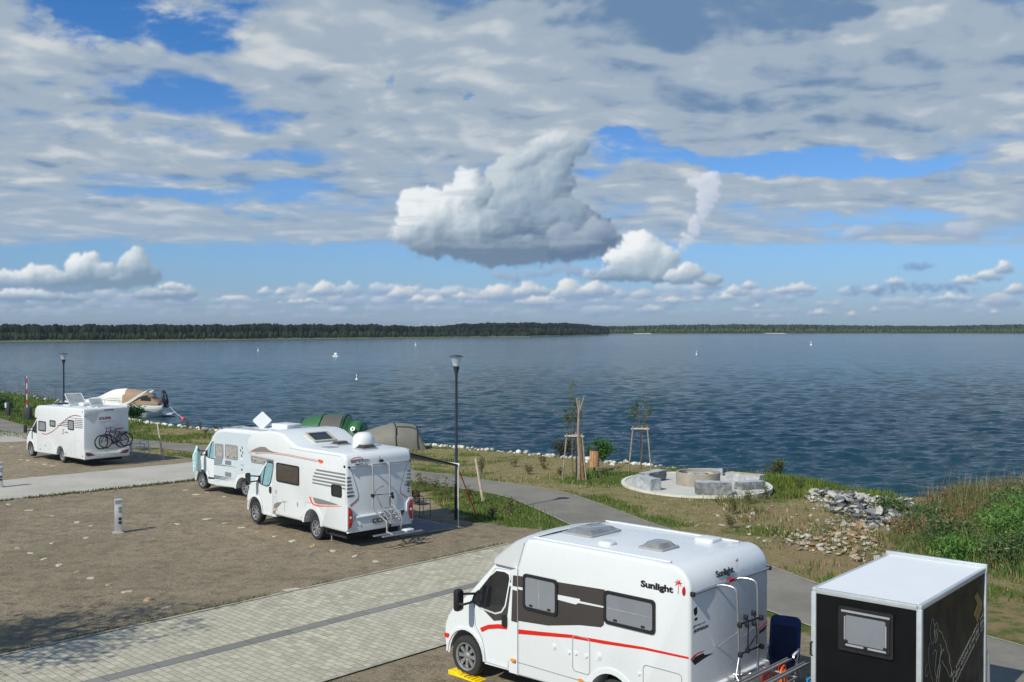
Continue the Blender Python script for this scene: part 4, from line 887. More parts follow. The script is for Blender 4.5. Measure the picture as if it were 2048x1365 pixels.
Bv.sidep('orange_badge', [(1.44, 2.47), (1.22, 2.46), (1.18, 2.43), (1.25, 2.36), (1.40, 2.37), (1.47, 2.42)], ORANGE, th=.008)
Bv.sidep('grey_swoosh', [(4.06, .70), (4.0, .82), (3.8, .90), (3.55, .93), (3.15, .985), (3.5, .96), (3.62, .86), (3.8, .74), (3.9, .68)], MGREY); Bv.sidep('orange_line', [(4.10, .67), (3.80, .665), (3.80, .64), (4.10, .645)], ORANGE); Bv.sidep('grey_swoosh', [(4.08, .60), (3.9, .62), (3.98, .50), (4.08, .50)], MGREY)
for r in ((4.07, .62, 3.90, 1.06), (2.18, .66, 1.95, 1.12), (3.40, .66, 3.38, 1.0)):
    bm = B(); frame(bm, rrect(r[0], r[1], r[2], r[3], .005, 1), rrect(r[2]+.004, r[1]+.008, r[0]-.004, r[3]-.008, .003, 1), 0, .005); done('service_hatch', bm, SEAL, Bv.root, 0)
Bv.sidep('body_seam', [(4.10, .48), (4.105, .48), (4.105, 2.14), (4.10, 2.14)], SEAL)
Bv.sidep('roof_seam', [(3.1, 2.66), (2.4, 2.645), (.3, 2.66), (.3, 2.668), (2.4, 2.655), (3.1, 2.67)], SEAL)
for s_, z_ in ((2.62, .98), (2.30, .66), (3.9, 1.22)):
    bm = B(); prism(bm, rrect(s_-.03, z_-.06, s_+.03, z_+.06, .01), 0, .012); done('lock', bm, SEAL, Bv.root, 0)
bm = B(); prism(bm, rrect(2.32, .60, 2.42, .64, .015), 0, .014); done('side_marker', bm, LAMB, Bv.root, 0)
bm = B(); lathe(bm, [(0, .03), (.03, .02), (.04, 0)], (.08, 0, 2.38), 'Y', 12); done('clearance_lamp', bm, BLACKP, Bv.root, 30)
for p in ((1.2, -.3, .25), (.5, -2.1, .22)): bm = B(); box(bm, p, (.03, .03, .42)); done('jack_leg', bm, SEAL, Bv.root, 20)
# rear of the alcove motorhome
bm = B(); tube(bm, [(-.03, -.08, 2.36), (-.03, -2.28, 2.36)], .022); done('rear_rail', bm, ALU, Bv.root, 50)
for y in (-.08, -2.28): bm = B(); box(bm, (-.03, y, 2.36), (.06, .05, .06), bev=.01); done('rail_cap', bm, BLACKP, Bv.root, 30)
bm = B(); box(bm, (-.06, -1.2, 2.46), (.08, .13, .08), bev=.02); tube(bm, [(-.06, -1.17, 2.48), (-.06, -1.14, 2.60)], .006, 5); done('camera_housing', bm, BLACKP, Bv.root, 30)
for sg in (0, 1):
    f = (lambda t: t) if not sg else (lambda t: Bv.W-t)
    for k in range(6):
        z_ = 2.08-.105*k; w_ = .145+.02*k+.028*(k > 3)
        poly = [(f(.03), z_), (f(w_), z_+.005), (f(w_+.015), z_-.05), (f(.03), z_-.055)]
        if k < 5 or not sg: Bv.rearp('rear_stripe', poly if not sg else poly[::-1], MGREY)
    c_ = catmull([(f(.17), 2.27), (f(.27), 2.0), (f(.37), 1.72), (f(.42), 1.50), (f(.36), 1.40), (f(.13), 1.26)], 5)
    L = [(x, z) for x, z in c_]; R = [(x+(.014 if not sg else -.014), z-.012) for x, z in c_]
    Bv.rearp('rear_line', L+R[::-1], DGREY); Lr = [(x+(.02 if not sg else -.02), z-.03) for x, z in c_[-9:]]; Rr = [(x+(.02 if not sg else -.02), z-.045) for x, z in c_[-9:]]; Bv.rearp('rear_line', Lr+Rr[::-1], RED)
    bm = B(); pl = [(f(-.01), 1.26), (f(.10), 1.23), (f(.21), 1.10), (f(.23), .78), (f(.16), .58), (f(-.01), .54)]
    prism(bm, [(-t, z) for t, z in pl], -.075, .05, 'YZ', .02, 2); lm = done('lamp_housing', bm, WHITE, Bv.root, 35)
    bm = B(); pl = [(f(.02), 1.22), (f(.09), 1.19), (f(.165), 1.08), (f(.18), .80), (f(.12), .62), (f(.02), .60)]
    prism(bm, [(-t, z) for t, z in pl], -.090, -.06, 'YZ', .006, 1); lr = done('tail_light', bm, LRED, lm, 30)
    for z_ in (1.06, .76): bm = B(); lathe(bm, [(0, -.108), (.045, -.104), (.062, -.088)], (0, -f(.095), z_), 'X', 18); done('lens', bm, LRED, lr, 30)
    bm = B(); lathe(bm, [(0, -.114), (.03, -.112), (.04, -.1)], (0, -f(.095), .91), 'X', 14); done('reverse_lens', bm, LCLR, lr, 30)
bm = B(); prism(bm, [(-t, z) for t, z in [(.24, .86), (2.12, .86), (2.12, .78), (2.30, .58), (2.34, .46), (.02, .46), (.06, .58), (.24, .78)]], -.065, .02, 'YZ', .02, 2); done('rear_bumper', bm, WHITE, Bv.root, 35)
bm = B(); prism(bm, [(-t, z) for t, z in rrect(.30, .86, 2.06, .93, .02)], -.10, .02, 'YZ', .02, 2); done('bumper_step', bm, WHITE, Bv.root, 35)
Bv.rearp('number_plate', rrect(.88, .66, 1.40, .775, .01), BLACKP, th=.078); text('lettering', 'FG  DL 88', .095, (-.0795, -.915, .685), RROT, WHITE, Bv.root, bold=.005)
Bv.rearp('fog_lens', rrect(.42, .62, .47, .70, .01), LCLR, th=.075)
text('lettering', 'carado', .17, (-.030, -.15, 2.47), (math.radians(84), 0, math.radians(-90)), DGREY, Bv.root, bold=.006, sx=1.1, shear=.2)
Bv.rearp('logo_arc', [(.13, 2.55), (.25, 2.62), (.48, 2.635), (.56, 2.60), (.46, 2.612), (.26, 2.60), (.15, 2.545)], RED, th=.012); Bv.rearp('logo_arc', [(.30, 2.445), (.42, 2.43), (.60, 2.44), (.46, 2.41), (.36, 2.415)], DGREY, th=.012); Bv.rearp('logo_arc', [(.66, 2.53), (.78, 2.54), (.78, 2.525), (.66, 2.52)], DGREY, th=.012)
text('lettering', 'A464', .07, (-.004, -.06, 1.50), RROT, DGREY, Bv.root, bold=.02)
for z_, w_ in ((1.68, .05), (1.60, .03), (1.52, .03), (1.44, .035)): Bv.rearp('sticker', rrect(2.24-w_, z_-.025, 2.24+w_, z_+.025, .02), DGREY if z_ != 1.6 else RED)
rk = [[(-.03, -.76, 2.36), (-.10, -.78, 2.385), (-.16, -.80, 2.36), (-.18, -.81, 2.25), (-.18, -.82, 1.5), (-.18, -.80, 1.2), (-.24, -.86, 1.02), (-.45, -1.04, .78), (-.52, -1.06, .70), (-.52, -1.06, .38)],
      [(-.03, -1.36, 2.36), (-.10, -1.38, 2.385), (-.16, -1.40, 2.36), (-.18, -1.41, 2.25), (-.18, -1.42, 1.5), (-.18, -1.44, 1.1), (-.35, -1.50, .85), (-.52, -1.56, .70), (-.52, -1.56, .38)]]
rack = tubes('bicycle_rack', rk, .025, SEAL, Bv.root, 4)
tubes('rack_frame', [[(-.22, -.78, 1.50), (-.22, -1.46, 1.50)], [(-.22, -.80, 1.50), (-.60, -1.16, .66)], [(-.22, -1.36, 1.50), (-.60, -1.58, .66)], [(-.30, -.86, 1.50), (-.30, -1.0, 1.20), (-.58, -1.16, .95), (-.60, -1.16, .66), (-.60, -1.56, .66), (-.58, -1.50, .95), (-.32, -1.36, 1.2)],
    [(-.52, -1.06, .45), (-.90, -1.0, .42)], [(-.52, -1.56, .45), (-.92, -1.5, .42)], [(-.30, -.95, 1.12), (-.30, -1.45, 1.12)], [(-.38, -.98, 1.02), (-.38, -1.48, 1.02)], [(-.46, -1.0, .92), (-.46, -1.5, .92)], [(-.54, -1.06, .82), (-.54, -1.52, .82)]], .021, SEAL, rack)
tubes('frame_arm', [[(-.22, -.82, 1.52), (-.28, -.86, 1.68), (-.34, -.98, 1.75), (-.36, -1.06, 1.76)], [(-.22, -1.44, 1.52), (-.25, -1.5, 1.40)]], .022, MGREY, rack)
for x_ in (-.66, -.92):
    bm = B(); prism(bm, [(x_-.04, .40), (x_+.04, .40), (x_+.04, .43), (x_+.028, .43), (x_+.028, .41), (x_-.028, .41), (x_-.028, .43), (x_-.04, .43)], -.62 if x_ < -.8 else -.5, -2.05 if x_ < -.8 else -1.7, 'XZ'); done('wheel_channel', bm, SEAL, rack, 20)
for p in ((-.22, -.76, 1.50), (-.22, -1.46, 1.48), (-.24, -1.47, 1.38), (-.56, -1.60, .98), (-.56, -1.55, .92), (-.6, -1.1, .64)):
    bm = B(); box(bm, p, (.09, .08, .09), bev=.02); done('clamp', bm, BLACKP, rack, 35)
bm = B(); box(bm, (-.80, -1.62, .47), (.22, .30, .07), bev=.03); done('rack_light_board', bm, WHITE, rack, 35)
# roof of the alcove motorhome
bm = B(); lathe(bm, [(.34, 0), (.345, .12), (.33, .26), (.28, .36), (.18, .43), (0, .455)], (1.35, -1.55, 2.735), 'Z', 28); done('satellite_dome', bm, WHITE, Bv.root, 50)
roof_hatch(Bv, .55, 1.02, .95, 1.55, 2.74, .10, BROWNGL); roof_hatch(Bv, 2.05, 2.5, 1.05, 1.6, 2.74, .08, BROWNGL)
bm = B(); prism(bm, rrect(1.62, -.86, 2.05, -.44, .06), 2.73, 2.755, 'XY'); done('roof_vent', bm, SEAL, Bv.root, 30)
# sloping roof window on the back of the hump
sl = math.atan2(3.05-2.80, .62); o_ = empty  # slope of the hump's rear face
bm = B(); R_ = RY(-sl)
for (sx_, sy_, sz_, cz_, mm) in ((.62, .84, .06, .02, 0),): frame(bm, rrect(-.31, -.42, .31, .42, .05), rrect(-.25, -.36, .25, .36, .04), -.03, .06, 'XY')
bmesh.ops.rotate(bm, cent=(0, 0, 0), matrix=R_, verts=bm.verts); bmesh.ops.translate(bm, vec=(3.12, -1.15, 2.905), verts=bm.verts); fr = done('roof_window', bm, mat('window_frame_beige', c3(178, 172, 158), .5), Bv.root, 25)
bm = B(); prism(bm, rrect(-.25, -.36, .25, .36, .04), -.02, .03, 'XY'); bmesh.ops.rotate(bm, cent=(0, 0, 0), matrix=R_, verts=bm.verts); bmesh.ops.translate(bm, vec=(3.12, -1.15, 2.905), verts=bm.verts); done('pane', bm, GLASS, fr, 25)
# awning with its front pole
CANV = mat('awning_canvas', c3(150, 144, 128), .8, var=.12)
aw = empty('awning', Bv.root.location.copy(), Bv.root.rotation_euler.z, label='thin rolled-out awning on two poles at the side of the motorhome with the satellite dome', cat='awning')
bm = B(); V0 = [(.36, -2.42, 2.60), (3.6, -2.42, 2.60), (3.6, -4.50, 2.02), (.36, -4.50, 2.02)]; a_ = [bm.verts.new(p) for p in V0]; b_ = [bm.verts.new((p[0], p[1], p[2]-.01)) for p in V0]
bm.faces.new(a_); bm.faces.new(b_[::-1]); [bm.faces.new((a_[i], a_[(i+1) % 4], b_[(i+1) % 4], b_[i])) for i in range(4)]; done('canopy', bm, CANV, aw, 0)
bm = B(); box(bm, (2.0, -2.44, 2.62), (3.5, .12, .12), bev=.03); done('cassette', bm, WHITE, aw, 30)
bm = B(); box(bm, (1.98, -4.53, 2.0), (3.34, .05, .09), bev=.01); done('lead_rail', bm, WHITE, aw, 30)
tubes('support_arm', [[(.38, -2.45, 2.56), (.38, -4.50, 1.97)], [(3.56, -2.45, 2.56), (3.56, -4.50, 1.97)]], .022, BLACKP, aw)
for x_ in (.38, 3.56):
    bm = B(); tube(bm, [(x_, -4.53, 1.98), (x_, -4.53, .95)], .024); tube(bm, [(x_, -4.53, 1.0), (x_, -4.53, .02)], .018); box(bm, (x_, -4.53, .015), (.12, .08, .03), bev=.01); done('pole', bm, mat('pole_cream', c3(214, 208, 190), .4, metal=.2), aw, 40)
# ================================================================== 3. blue-grey sided motorhome
Cv = Veh('motorhome', -8.7, 38.14, 138.7, -.12, 2.30, label='motorhome with pale blue-grey side walls, roof-top dish and teal screens in the cab', cat='motorhome')
BLUEG = mat('pale_blue_panel', c3(190, 201, 207), .3, coat=.3, var=.012, vscale=.5)
bs = 4.17
prof = [(-.55, .30), (1.6, .26)] + arc(2.14, .28, .47, 178, 2, 12, .50) + [(bs, .24), (bs, 1.92), (4.10, 2.20), (3.95, 2.40), (3.7, 2.53), (3.4, 2.57), (2.0, 2.60), (-.35, 2.58), (-.5, 2.50), (-.55, 2.35)]
bm = B(); prism(bm, prof, 0, -Cv.W, bev=.07, seg=3); done('body', bm, WHITE, Cv.root, 34)
side_ = [(-.45, .60), (1.62, .60), (1.70, .82), (2.14, .92), (2.60, .82), (2.70, .60), (4.13, .44), (4.13, 1.95), (4.05, 2.20), (3.88, 2.36), (3.6, 2.43), (2.0, 2.46), (-.35, 2.44), (-.45, 2.30)]
Cv.sidep('side_panel', side_, BLUEG, th=.005)
fairing(Cv, [(3.6, 2.57), (3.95, 2.56), (4.35, 2.46), (4.65, 2.28), (4.80, 2.10), (4.82, 2.00)], [(3.6, 2.55), (3.85, 2.47), (4.1, 2.36), (4.32, 2.20), (4.45, 2.06), (4.47, 1.98)], Cv.W, .14)
cab(Cv, .24, 4.20, glassm=TEAL, arch_s=5.16, sillz=.28, wt=.11)
bm = B(); box(bm, (4.62, -Cv.W/2, 2.02), (.12, 1.7, .06), bev=.02); done('sun_visor', bm, SEAL, Cv.root, 30)
chassis(Cv, 0, 4.6)
for s_, l in ((5.16, 1), (2.14, 1), (5.16, 0), (2.14, 0)): wheel(Cv, s_, bool(l), inset=.12)
bm = B(); o = arc(2.14, .28, .56, 178, 2, 14, .62); i_ = arc(2.14, .28, .465, 178, 2, 14, .495); prism(bm, o+i_[::-1], -.01, .025); done('arch_lip', bm, WHITE, Cv.root, 30)
GF = mat('window_frame_grey', c3(138, 140, 142), .5)
Cv.window(4.05, 1.39, 3.47, 1.95, CURT, m_frame=GF, fw=.06, clips=0); Cv.window(3.33, 1.41, 2.50, 1.97, CURT, m_frame=GF, fw=.05, clips=2); Cv.window(1.6, 1.40, .5, 1.97, CURT, m_frame=GF, fw=.05)
VG = mat('vent_grille', c3(128, 136, 142), .6)
for z0, z1 in ((1.17, 1.34), (.71, .88)):
    bm = B(); prism(bm, rrect(2.94, z0, 3.35, z1, .015), 0, .014)
    for k in range(5): box(bm, (3.145, .018, z0+.03+k*.028), (.34, .012, .012))
    done('fridge_vent', bm, VG, Cv.root, 20)
for k, (a0_, a1_, z_) in enumerate(((4.13, 3.55, 1.10), (3.6, 2.75, 1.12), (4.13, 3.0, .66), (4.13, 3.2, .61), (4.13, 3.35, .56))):
    Cv.sidep('body_stripe', [(a0_, z_+.018), (a1_, z_+.010), (a1_-.2, z_-.005), (a0_, z_-.018)], MGREY if k < 2 else DGREY, th=.009)
Cv.sidep('side_recess', [(4.12, 1.36), (3.50, 1.36), (3.60, 1.14), (3.75, 1.12), (4.12, 1.12)], VG, th=.008)
bm = B()
for q in ((.0, .0), (.12, .06), (.04, .16), (.18, .2)): box(bm, (2.28-q[0], .006, 1.62+q[1]*1.3), (.05, .006, .10), rot=None)
bmesh.ops.rotate(bm, cent=(2.2, 0, 1.7), matrix=RY(.5), verts=bm.verts); done('figure_sticker', bm, BLACKP, Cv.root, 0)
Cv.sidep('lettering_panel', rrect(2.38, 1.43, 2.12, 1.50, .01), WHITE, th=.008); text('lettering', 'Van 572', .06, (2.3, .007, 1.22), SROT, MGREY, Cv.root, bold=.0)
for r in ((2.02, .95, 1.68, 1.24), (1.6, .80, 1.22, 1.24)):
    bm = B(); frame(bm, rrect(r[0], r[1], r[2], r[3], .05), rrect(r[2]+.02, r[1]+.02, r[0]-.02, r[3]-.02, .04), 0, .010); done('service_hatch', bm, WHITE, Cv.root, 0)
for s_, z_ in ((2.22, 1.06), (2.2, .86)):
    bm = B(); lathe(bm, [(0, .02), (.04, .016), (.05, 0)], (s_, 0, z_), 'Y', 14); done('service_cap', bm, DGREY, Cv.root, 30)
cabsheet2(Cv, [(4.28, .55), (4.9, .53), (4.9, .47), (4.28, .49)], BLACKP, 'rub_strip', .11, .02)
# its roof load
tubes('roof_rail', [[(3.75, -.16, 2.50), (3.7, -.16, 2.60), (2.4, -.16, 2.64), (.2, -.16, 2.64), (.1, -.16, 2.57)], [(3.75, -2.14, 2.50), (3.7, -2.14, 2.60), (2.4, -2.14, 2.64), (.2, -2.14, 2.64), (.1, -2.14, 2.57)]], .02, ALU, Cv.root)
bm = B(); box(bm, (.95, -1.15, 2.74), (1.0, .70, .20), bev=.04); box(bm, (.95, -1.15, 2.635), (1.1, .80, .05), bev=.01); done('roof_air_conditioner', bm, WHITE, Cv.root, 35)
roof_hatch(Cv, -.3, .3, .7, 1.5, 2.59, .09, BROWNGL); roof_hatch(Cv, 2.9, 3.4, .8, 1.5, 2.57, .06, GLASS)
PANEL = mat('solar_panel', c3(60, 64, 74), .2, coat=.5)
bm = B(); box(bm, (2.1, -1.6, 2.64), (.7, .9, .03)); done('solar_panel', bm, PANEL, Cv.root, 0)
# flat square antenna, tilted on one corner
ant = bm = B(); prism(bm, rrect(-.27, -.27, .27, .27, .05), -.025, .025, 'XY', .01, 1); bmesh.ops.rotate(bm, cent=(0, 0, 0), matrix=RZ(PI/4), verts=bm.verts)
bmesh.ops.rotate(bm, cent=(0, 0, 0), matrix=RX(math.radians(70)), verts=bm.verts)      # upright, facing -y
bmesh.ops.rotate(bm, cent=(0, 0, 0), matrix=RZ(math.radians(-138.7+8)), verts=bm.verts); bmesh.ops.translate(bm, vec=(2.25, -.95, 2.88), verts=bm.verts); an = done('flat_antenna', bm, WHITE, Cv.root, 30)
tubes('antenna_mast', [[(2.2, -.95, 2.55), (2.23, -.95, 2.85)]], .03, SEAL, an)
# ================================================================== 4. motorhome with bicycles
Dv = Veh('motorhome', -20.91, 50.36, 137.5, -.43, 2.32, label='white motorhome carrying two dark bicycles on its rear wall, farthest to the left', cat='motorhome')
bs = 5.40
prof = [(0, .38), (2.15, .36)] + arc(2.63, .36, .45, 178, 2, 10, .48) + [(bs, .32), (bs, 2.12), (5.62, 2.12), (5.64, 2.35), (5.55, 2.60), (5.35, 2.74), (5.1, 2.79), (.12, 2.86), (.0, 2.78)]
bm = B(); prism(bm, prof, 0, -Dv.W, bev=.05, seg=3); done('body', bm, WHITE, Dv.root, 34)
cab(Dv, 1.50, 5.44, arch_s=6.40, sillz=.32)
chassis(Dv, .2, 5.9)
for s_, l in ((6.40, 1), (2.63, 1), (6.40, 0), (2.63, 0)): wheel(Dv, s_, bool(l), kind='many', inset=.13)
for r in ((5.11, 1.48, 4.26, 1.99), (3.77, 1.79, 3.12, 2.11), (1.68, 1.76, 1.04, 2.25)): Dv.window(*r, ACRYL, clips=0, fw=.05)
c_ = catmull([(4.74, 1.35), (4.35, 1.335), (4.0, 1.39), (3.6, 1.50), (3.26, 1.63), (2.59, 1.92), (1.84, 2.28), (1.38, 2.43), (.9, 2.50), (.3, 2.49)], 5)
Dv.sidep('red_curve', [(x, z+.018) for x, z in c_]+[(x, z-.022) for x, z in c_[::-1]], mat('dark_red', c3(150, 40, 50), .4))
for k in range(6):
    z_ = 2.36-k*.088; a_ = 1.75+k*.24
    if k in (1, 2, 3, 4, 5):
        Dv.sidep('dark_stripe', [(.10, z_+.022), (.98, z_+.014), (.98, z_-.018), (.10, z_-.014)], DGREY); 
        Dv.sidep('dark_stripe', [(1.74, z_+.008), (a_, z_-.008), (a_-.02, z_-.04), (1.74, z_-.026)], DGREY)
    else: Dv.sidep('dark_stripe', [(.10, z_+.015), (1.55, z_), (1.55, z_-.02), (.10, z_-.01)], DGREY)
text('lettering', 'S', .40, (2.40, .004, 1.48), SROT, mat('dark_red', None or c3(150, 40, 50), .4), Dv.root, bold=.0, shear=.4); text('lettering', 'edition', .12, (2.12, .004, 1.56), SROT, MGREY, Dv.root, bold=0, shear=.3, sx=1.3)
for r in ((4.2, .62, 3.75, .92), (.95, .45, .25, 1.28)):
    bm = B(); frame(bm, rrect(r[0], r[1], r[2], r[3], .01, 1), rrect(r[2]+.006, r[1]+.006, r[0]-.006, r[3]-.006, .008, 1), 0, .004); done('service_hatch', bm, SEAL, Dv.root, 0)
for s_, z_ in ((4.95, .52), (4.35, .75), (2.0, .52), (.12, .55), (.12, 2.72)):
    bm = B(); prism(bm, rrect(s_-.03, z_-.03, s_+.03, z_+.03, .02), 0, .012); done('side_marker', bm, BLACKP, Dv.root, 0)
bm = B(); prism(bm, [(-t, z) for t, z in [(.0, 2.84), (2.32, 2.84), (2.32, 2.66), (2.0, 2.62), (1.7, 2.70), (.9, 2.66), (.35, 2.58), (0, 2.52)]], -.06, .02, 'YZ', .02, 2); done('rear_spoiler', bm, WHITE, Dv.root, 35)
bm = B(); box(bm, (-.07, -1.25, 2.76), (.03, .5, .04), bev=.01); done('brake_light', bm, BLACKP, Dv.root, 30)
bm = B(); prism(bm, [(-t, z) for t, z in [(0, .82), (.35, .80), (.6, .66), (1.72, .66), (1.98, .80), (2.32, .86), (2.32, .40), (0, .38)]], -.09, .02, 'YZ', .03, 2); done('rear_bumper', bm, WHITE, Dv.root, 35)
for sg in (0, 1):
    f = (lambda t: t) if not sg else (lambda t: Dv.W-t)
    bm = B(); pl = [(f(.05), .74), (f(.30), .70), (f(.55), .56), (f(.18), .53), (f(.06), .60)]; prism(bm, [(-t, z) for t, z in pl], -.105, -.08, 'YZ', .006, 1); done('tail_light', bm, mat('lamp_dark_red', c3(110, 24, 28), .15, coat=.8), Dv.root, 30)
Dv.rearp('number_plate', rrect(.90, .47, 1.42, .59, .01), WHITE, th=.105)
DRED = MATS['dark_red']
t_ = text('lettering', 'SOLIFER', .175, (-.004, -.78, 2.29), RROT, DRED, Dv.root, bold=.04, sx=.98)
rack = tubes('bicycle_rack', [[(-.02, -.80, 2.2), (-.25, -.80, 2.2), (-.25, -1.52, 2.2), (-.02, -1.52, 2.2)], [(-.25, -.85, 2.2), (-.25, -1.0, 2.12)], [(-.02, -.95, .85), (-.55, -.95, .85), (-.55, -1.75, .85), (-.02, -1.75, .85)]], .02, ALU, Dv.root)
for x_ in (-.26, -.48):
    bm = B(); box(bm, (x_, -1.25, .87), (.08, 1.5, .03)); done('wheel_channel', bm, STEEL, rack, 0)
roof_hatch(Dv, 4.3, 4.95, .6, 1.5, 2.80, .06, GLASS)
PC = mat('clear_acrylic', c3(150, 156, 158), .08, spec=.7, coat=.3, var=.2, vscale=3)
def raised_lid(v, s0, s1, t0, t1, z, ang):
    bm = B(); prism(bm, rrect(s0, -t1, s1, -t0, .05), z-.03, z+.03, 'XY'); fr = done('roof_hatch', bm, WHITE, v.root, 30)
    bm = B(); L = s1-s0; frame(bm, rrect(0, -t1, L, -t0, .05), rrect(.04, -t1+.04, L-.04, -t0-.04, .04), -.012, .012, 'XY'); bmesh.ops.rotate(bm, cent=(0, 0, 0), matrix=RY(-ang), verts=bm.verts); bmesh.ops.translate(bm, vec=(s0, 0, z+.06), verts=bm.verts); lid = done('lid', bm, WHITE, fr, 30)
    bm = B(); prism(bm, rrect(.04, -t1+.04, L-.04, -t0-.04, .04), -.006, .006, 'XY'); bmesh.ops.rotate(bm, cent=(0, 0, 0), matrix=RY(-ang), verts=bm.verts); bmesh.ops.translate(bm, vec=(s0, 0, z+.06), verts=bm.verts); done('pane', bm, PC, lid, 30) if False else done('lid_pane', bm, PC, fr, 30)
raised_lid(Dv, 3.2, 4.0, .75, 1.65, 2.82, math.radians(42)); raised_lid(Dv, 1.15, 1.62, .9, 1.6, 2.85, math.radians(48))
bm = B(); box(bm, (2.3, -1.3, 2.93), (.55, .75, .18), bev=.05); done('roof_air_conditioner', bm, WHITE, Dv.root, 35)
for p in ((.6, -1.0, 2.85), (2.85, -.6, 2.84)): bm = B(); lathe(bm, [(.1, 0), (.1, .05), (0, .06)], p, 'Z', 16); done('roof_vent', bm, WHITE, Dv.root, 35)
# bicycles hanging on that rack
def bicycle(x, ty, z, col, seatcol, flip=1, **k):
    """built in the y-z plane; wheels' centres at y=0 and y=-1.07*flip"""
    r = empty('bicycle', (0, 0, 0), 0, **k); fm = mat('bicycle_frame_'+('red' if seatcol else 'black'), col, .3, coat=.4)
    Wb = 1.06
    for nm, y0 in (('wheel', 0), ('wheel', -Wb*flip)):
        bm = B(); R = .335
        for q in range(36):
            pass
        P = [(0, y0+R*math.cos(2*PI*q/36), R*math.sin(2*PI*q/36)) for q in range(37)]; tube(bm, P, .027, 7, False); w = done(nm, bm, RUB, r, 60)
        bm = B(); P = [(0, y0+(R-.03)*math.cos(2*PI*q/36), (R-.03)*math.sin(2*PI*q/36)) for q in range(37)]; tube(bm, P, .011, 5, False)
        tube(bm, [(-.04, y0, 0), (.04, y0, 0)], .025, 8); done('rim', bm, BLACKP, w, 60)
        bm = B()
        for q in range(18): a = 2*PI*q/18; tube(bm, [(.02*(-1)**q, y0, 0), (0, y0+(R-.03)*math.cos(a), (R-.03)*math.sin(a))], .003, 4, False)
        done('spokes', bm, STEEL, w, 0)
    f = flip; bb = (0, -.60*f, -.06); st = (0, -.72*f, .42); hd = (0, -.24*f, .50); hl = (0, -.19*f, .36)
    bm = B(); [tube(bm, p, .024, 8) for p in ([bb, st], [st, hd], [bb, hl], [hd, hl])]; [tube(bm, p, .011, 6) for p in ([bb, (0.04, -Wb*f, 0)], [st, (.04, -Wb*f, 0)], [bb, (-.04, -Wb*f, 0)], [st, (-.04, -Wb*f, 0)])]; done('frame', bm, fm, r, 50)
    bm = B(); tube(bm, [hl, (.05, -.10*f, .25), (.05, 0, 0)], .014, 6); tube(bm, [hl, (-.05, -.10*f, .25), (-.05, 0, 0)], .014, 6); done('fork', bm, fm, r, 50)
    bm = B(); tube(bm, [hd, (0, -.27*f, .66)], .015, 6); tube(bm, [(-.28, -.36*f, .68), (-.1, -.27*f, .66), (.1, -.27*f, .66), (.28, -.36*f, .68)], .013, 6); done('handlebar', bm, BLACKP, r, 50)
    bm = B(); tube(bm, [st, (0, -.76*f, .56)], .014, 6); box(bm, (0, -.78*f, .59), (.13, .26, .05), bev=.02); done('saddle', bm, DRED if seatcol else BLACKP, r, 40)
    bm = B(); lathe(bm, [(0, -.012), (.09, -.01), (.09, .01), (0, .012)], bb, 'X', 18); tube(bm, [(-.08, bb[1], bb[2]), (-.08, bb[1]-.1*f, bb[2]-.13), (-.13, bb[1]-.1*f, bb[2]-.13)], .01, 5); tube(bm, [(.08, bb[1], bb[2]), (.08, bb[1]+.1*f, bb[2]+.13), (.13, bb[1]+.1*f, bb[2]+.13)], .01, 5); done('crank', bm, BLACKP, r, 40)
    bm = B(); tube(bm, [(0, -Wb*f-.25*f, .40), (0, -.80*f, .40)], .01, 5); tube(bm, [(.05, -Wb*f-.25*f, .40), (.05, -.80*f, .40), (-.05, -.80*f, .40), (-.05, -Wb*f-.25*f, .40), (.05, -Wb*f-.25*f, .40)], .008, 5); tube(bm, [(.05, -Wb*f, 0), (.05, -Wb*f-.02, .4)], .006, 4); tube(bm, [(-.05, -Wb*f, 0), (-.05, -Wb*f-.02, .4)], .006, 4); done('luggage_carrier', bm, BLACKP, r, 40)
    M = Matrix.Translation(Dv.root.location) @ Matrix.Rotation(Dv.root.rotation_euler.z, 4, 'Z') @ Matrix.Translation((x, ty, z))
    r.location = M.to_translation(); r.rotation_euler = (0, 0, Dv.root.rotation_euler.z); return r
bicycle(-.48, -.66, 1.23, c3(26, 26, 30), 0, 1, label='black bicycle hung outermost on the rear wall of the leftmost motorhome', cat='bicycle', group='bicycles on the rear rack')
bicycle(-.27, -.98, 1.24, c3(60, 24, 28), 1, 1, label='bicycle with a red saddle hung innermost on the leftmost motorhome', cat='bicycle', group='bicycles on the rear rack')
# ================================================================== box trailer
TX, TY, TA = 4.55, 15.60, 49.5
Tv = Veh('box_trailer', TX, TY, TA, 0, 1.62, label='black box trailer with white roof, window and white line drawings on its side', cat='trailer')
BLK = mat('black_panel', c3(11, 12, 15), .45, spec=.25, var=.06, vscale=.6); RF = mat('trailer_roof', c3(216, 220, 223), .55, var=.012, vscale=.6)
LT, HT = 3.06, 2.43
bm = B(); box(bm, (LT/2, -.81, (HT+.45)/2-.02), (LT-.03, 1.59, HT-.45-.03)); done('body', bm, BLK, Tv.root, 20)
bm = B(); prism(bm, [(.03, -.03), (LT-.03, -.03), (LT-.03, -1.59), (.03, -1.59)], HT-.03, HT+.004, 'XY'); done('roof', bm, RF, Tv.root, 20)
bm = B(); e = .055
for y_ in (-.025, -1.595): box(bm, (LT/2, y_, HT-.03), (LT, .06, .075), bev=.008); box(bm, (LT/2, y_, .46), (LT, .05, .08))
box(bm, (.02, -.81, HT-.035), (.05, 1.50, .078), bev=.006); box(bm, (.02, -.81, .46), (.05, 1.50, .08)); box(bm, (LT-.01, -.81, HT+.0), (.05, 1.66, .13), bev=.006)
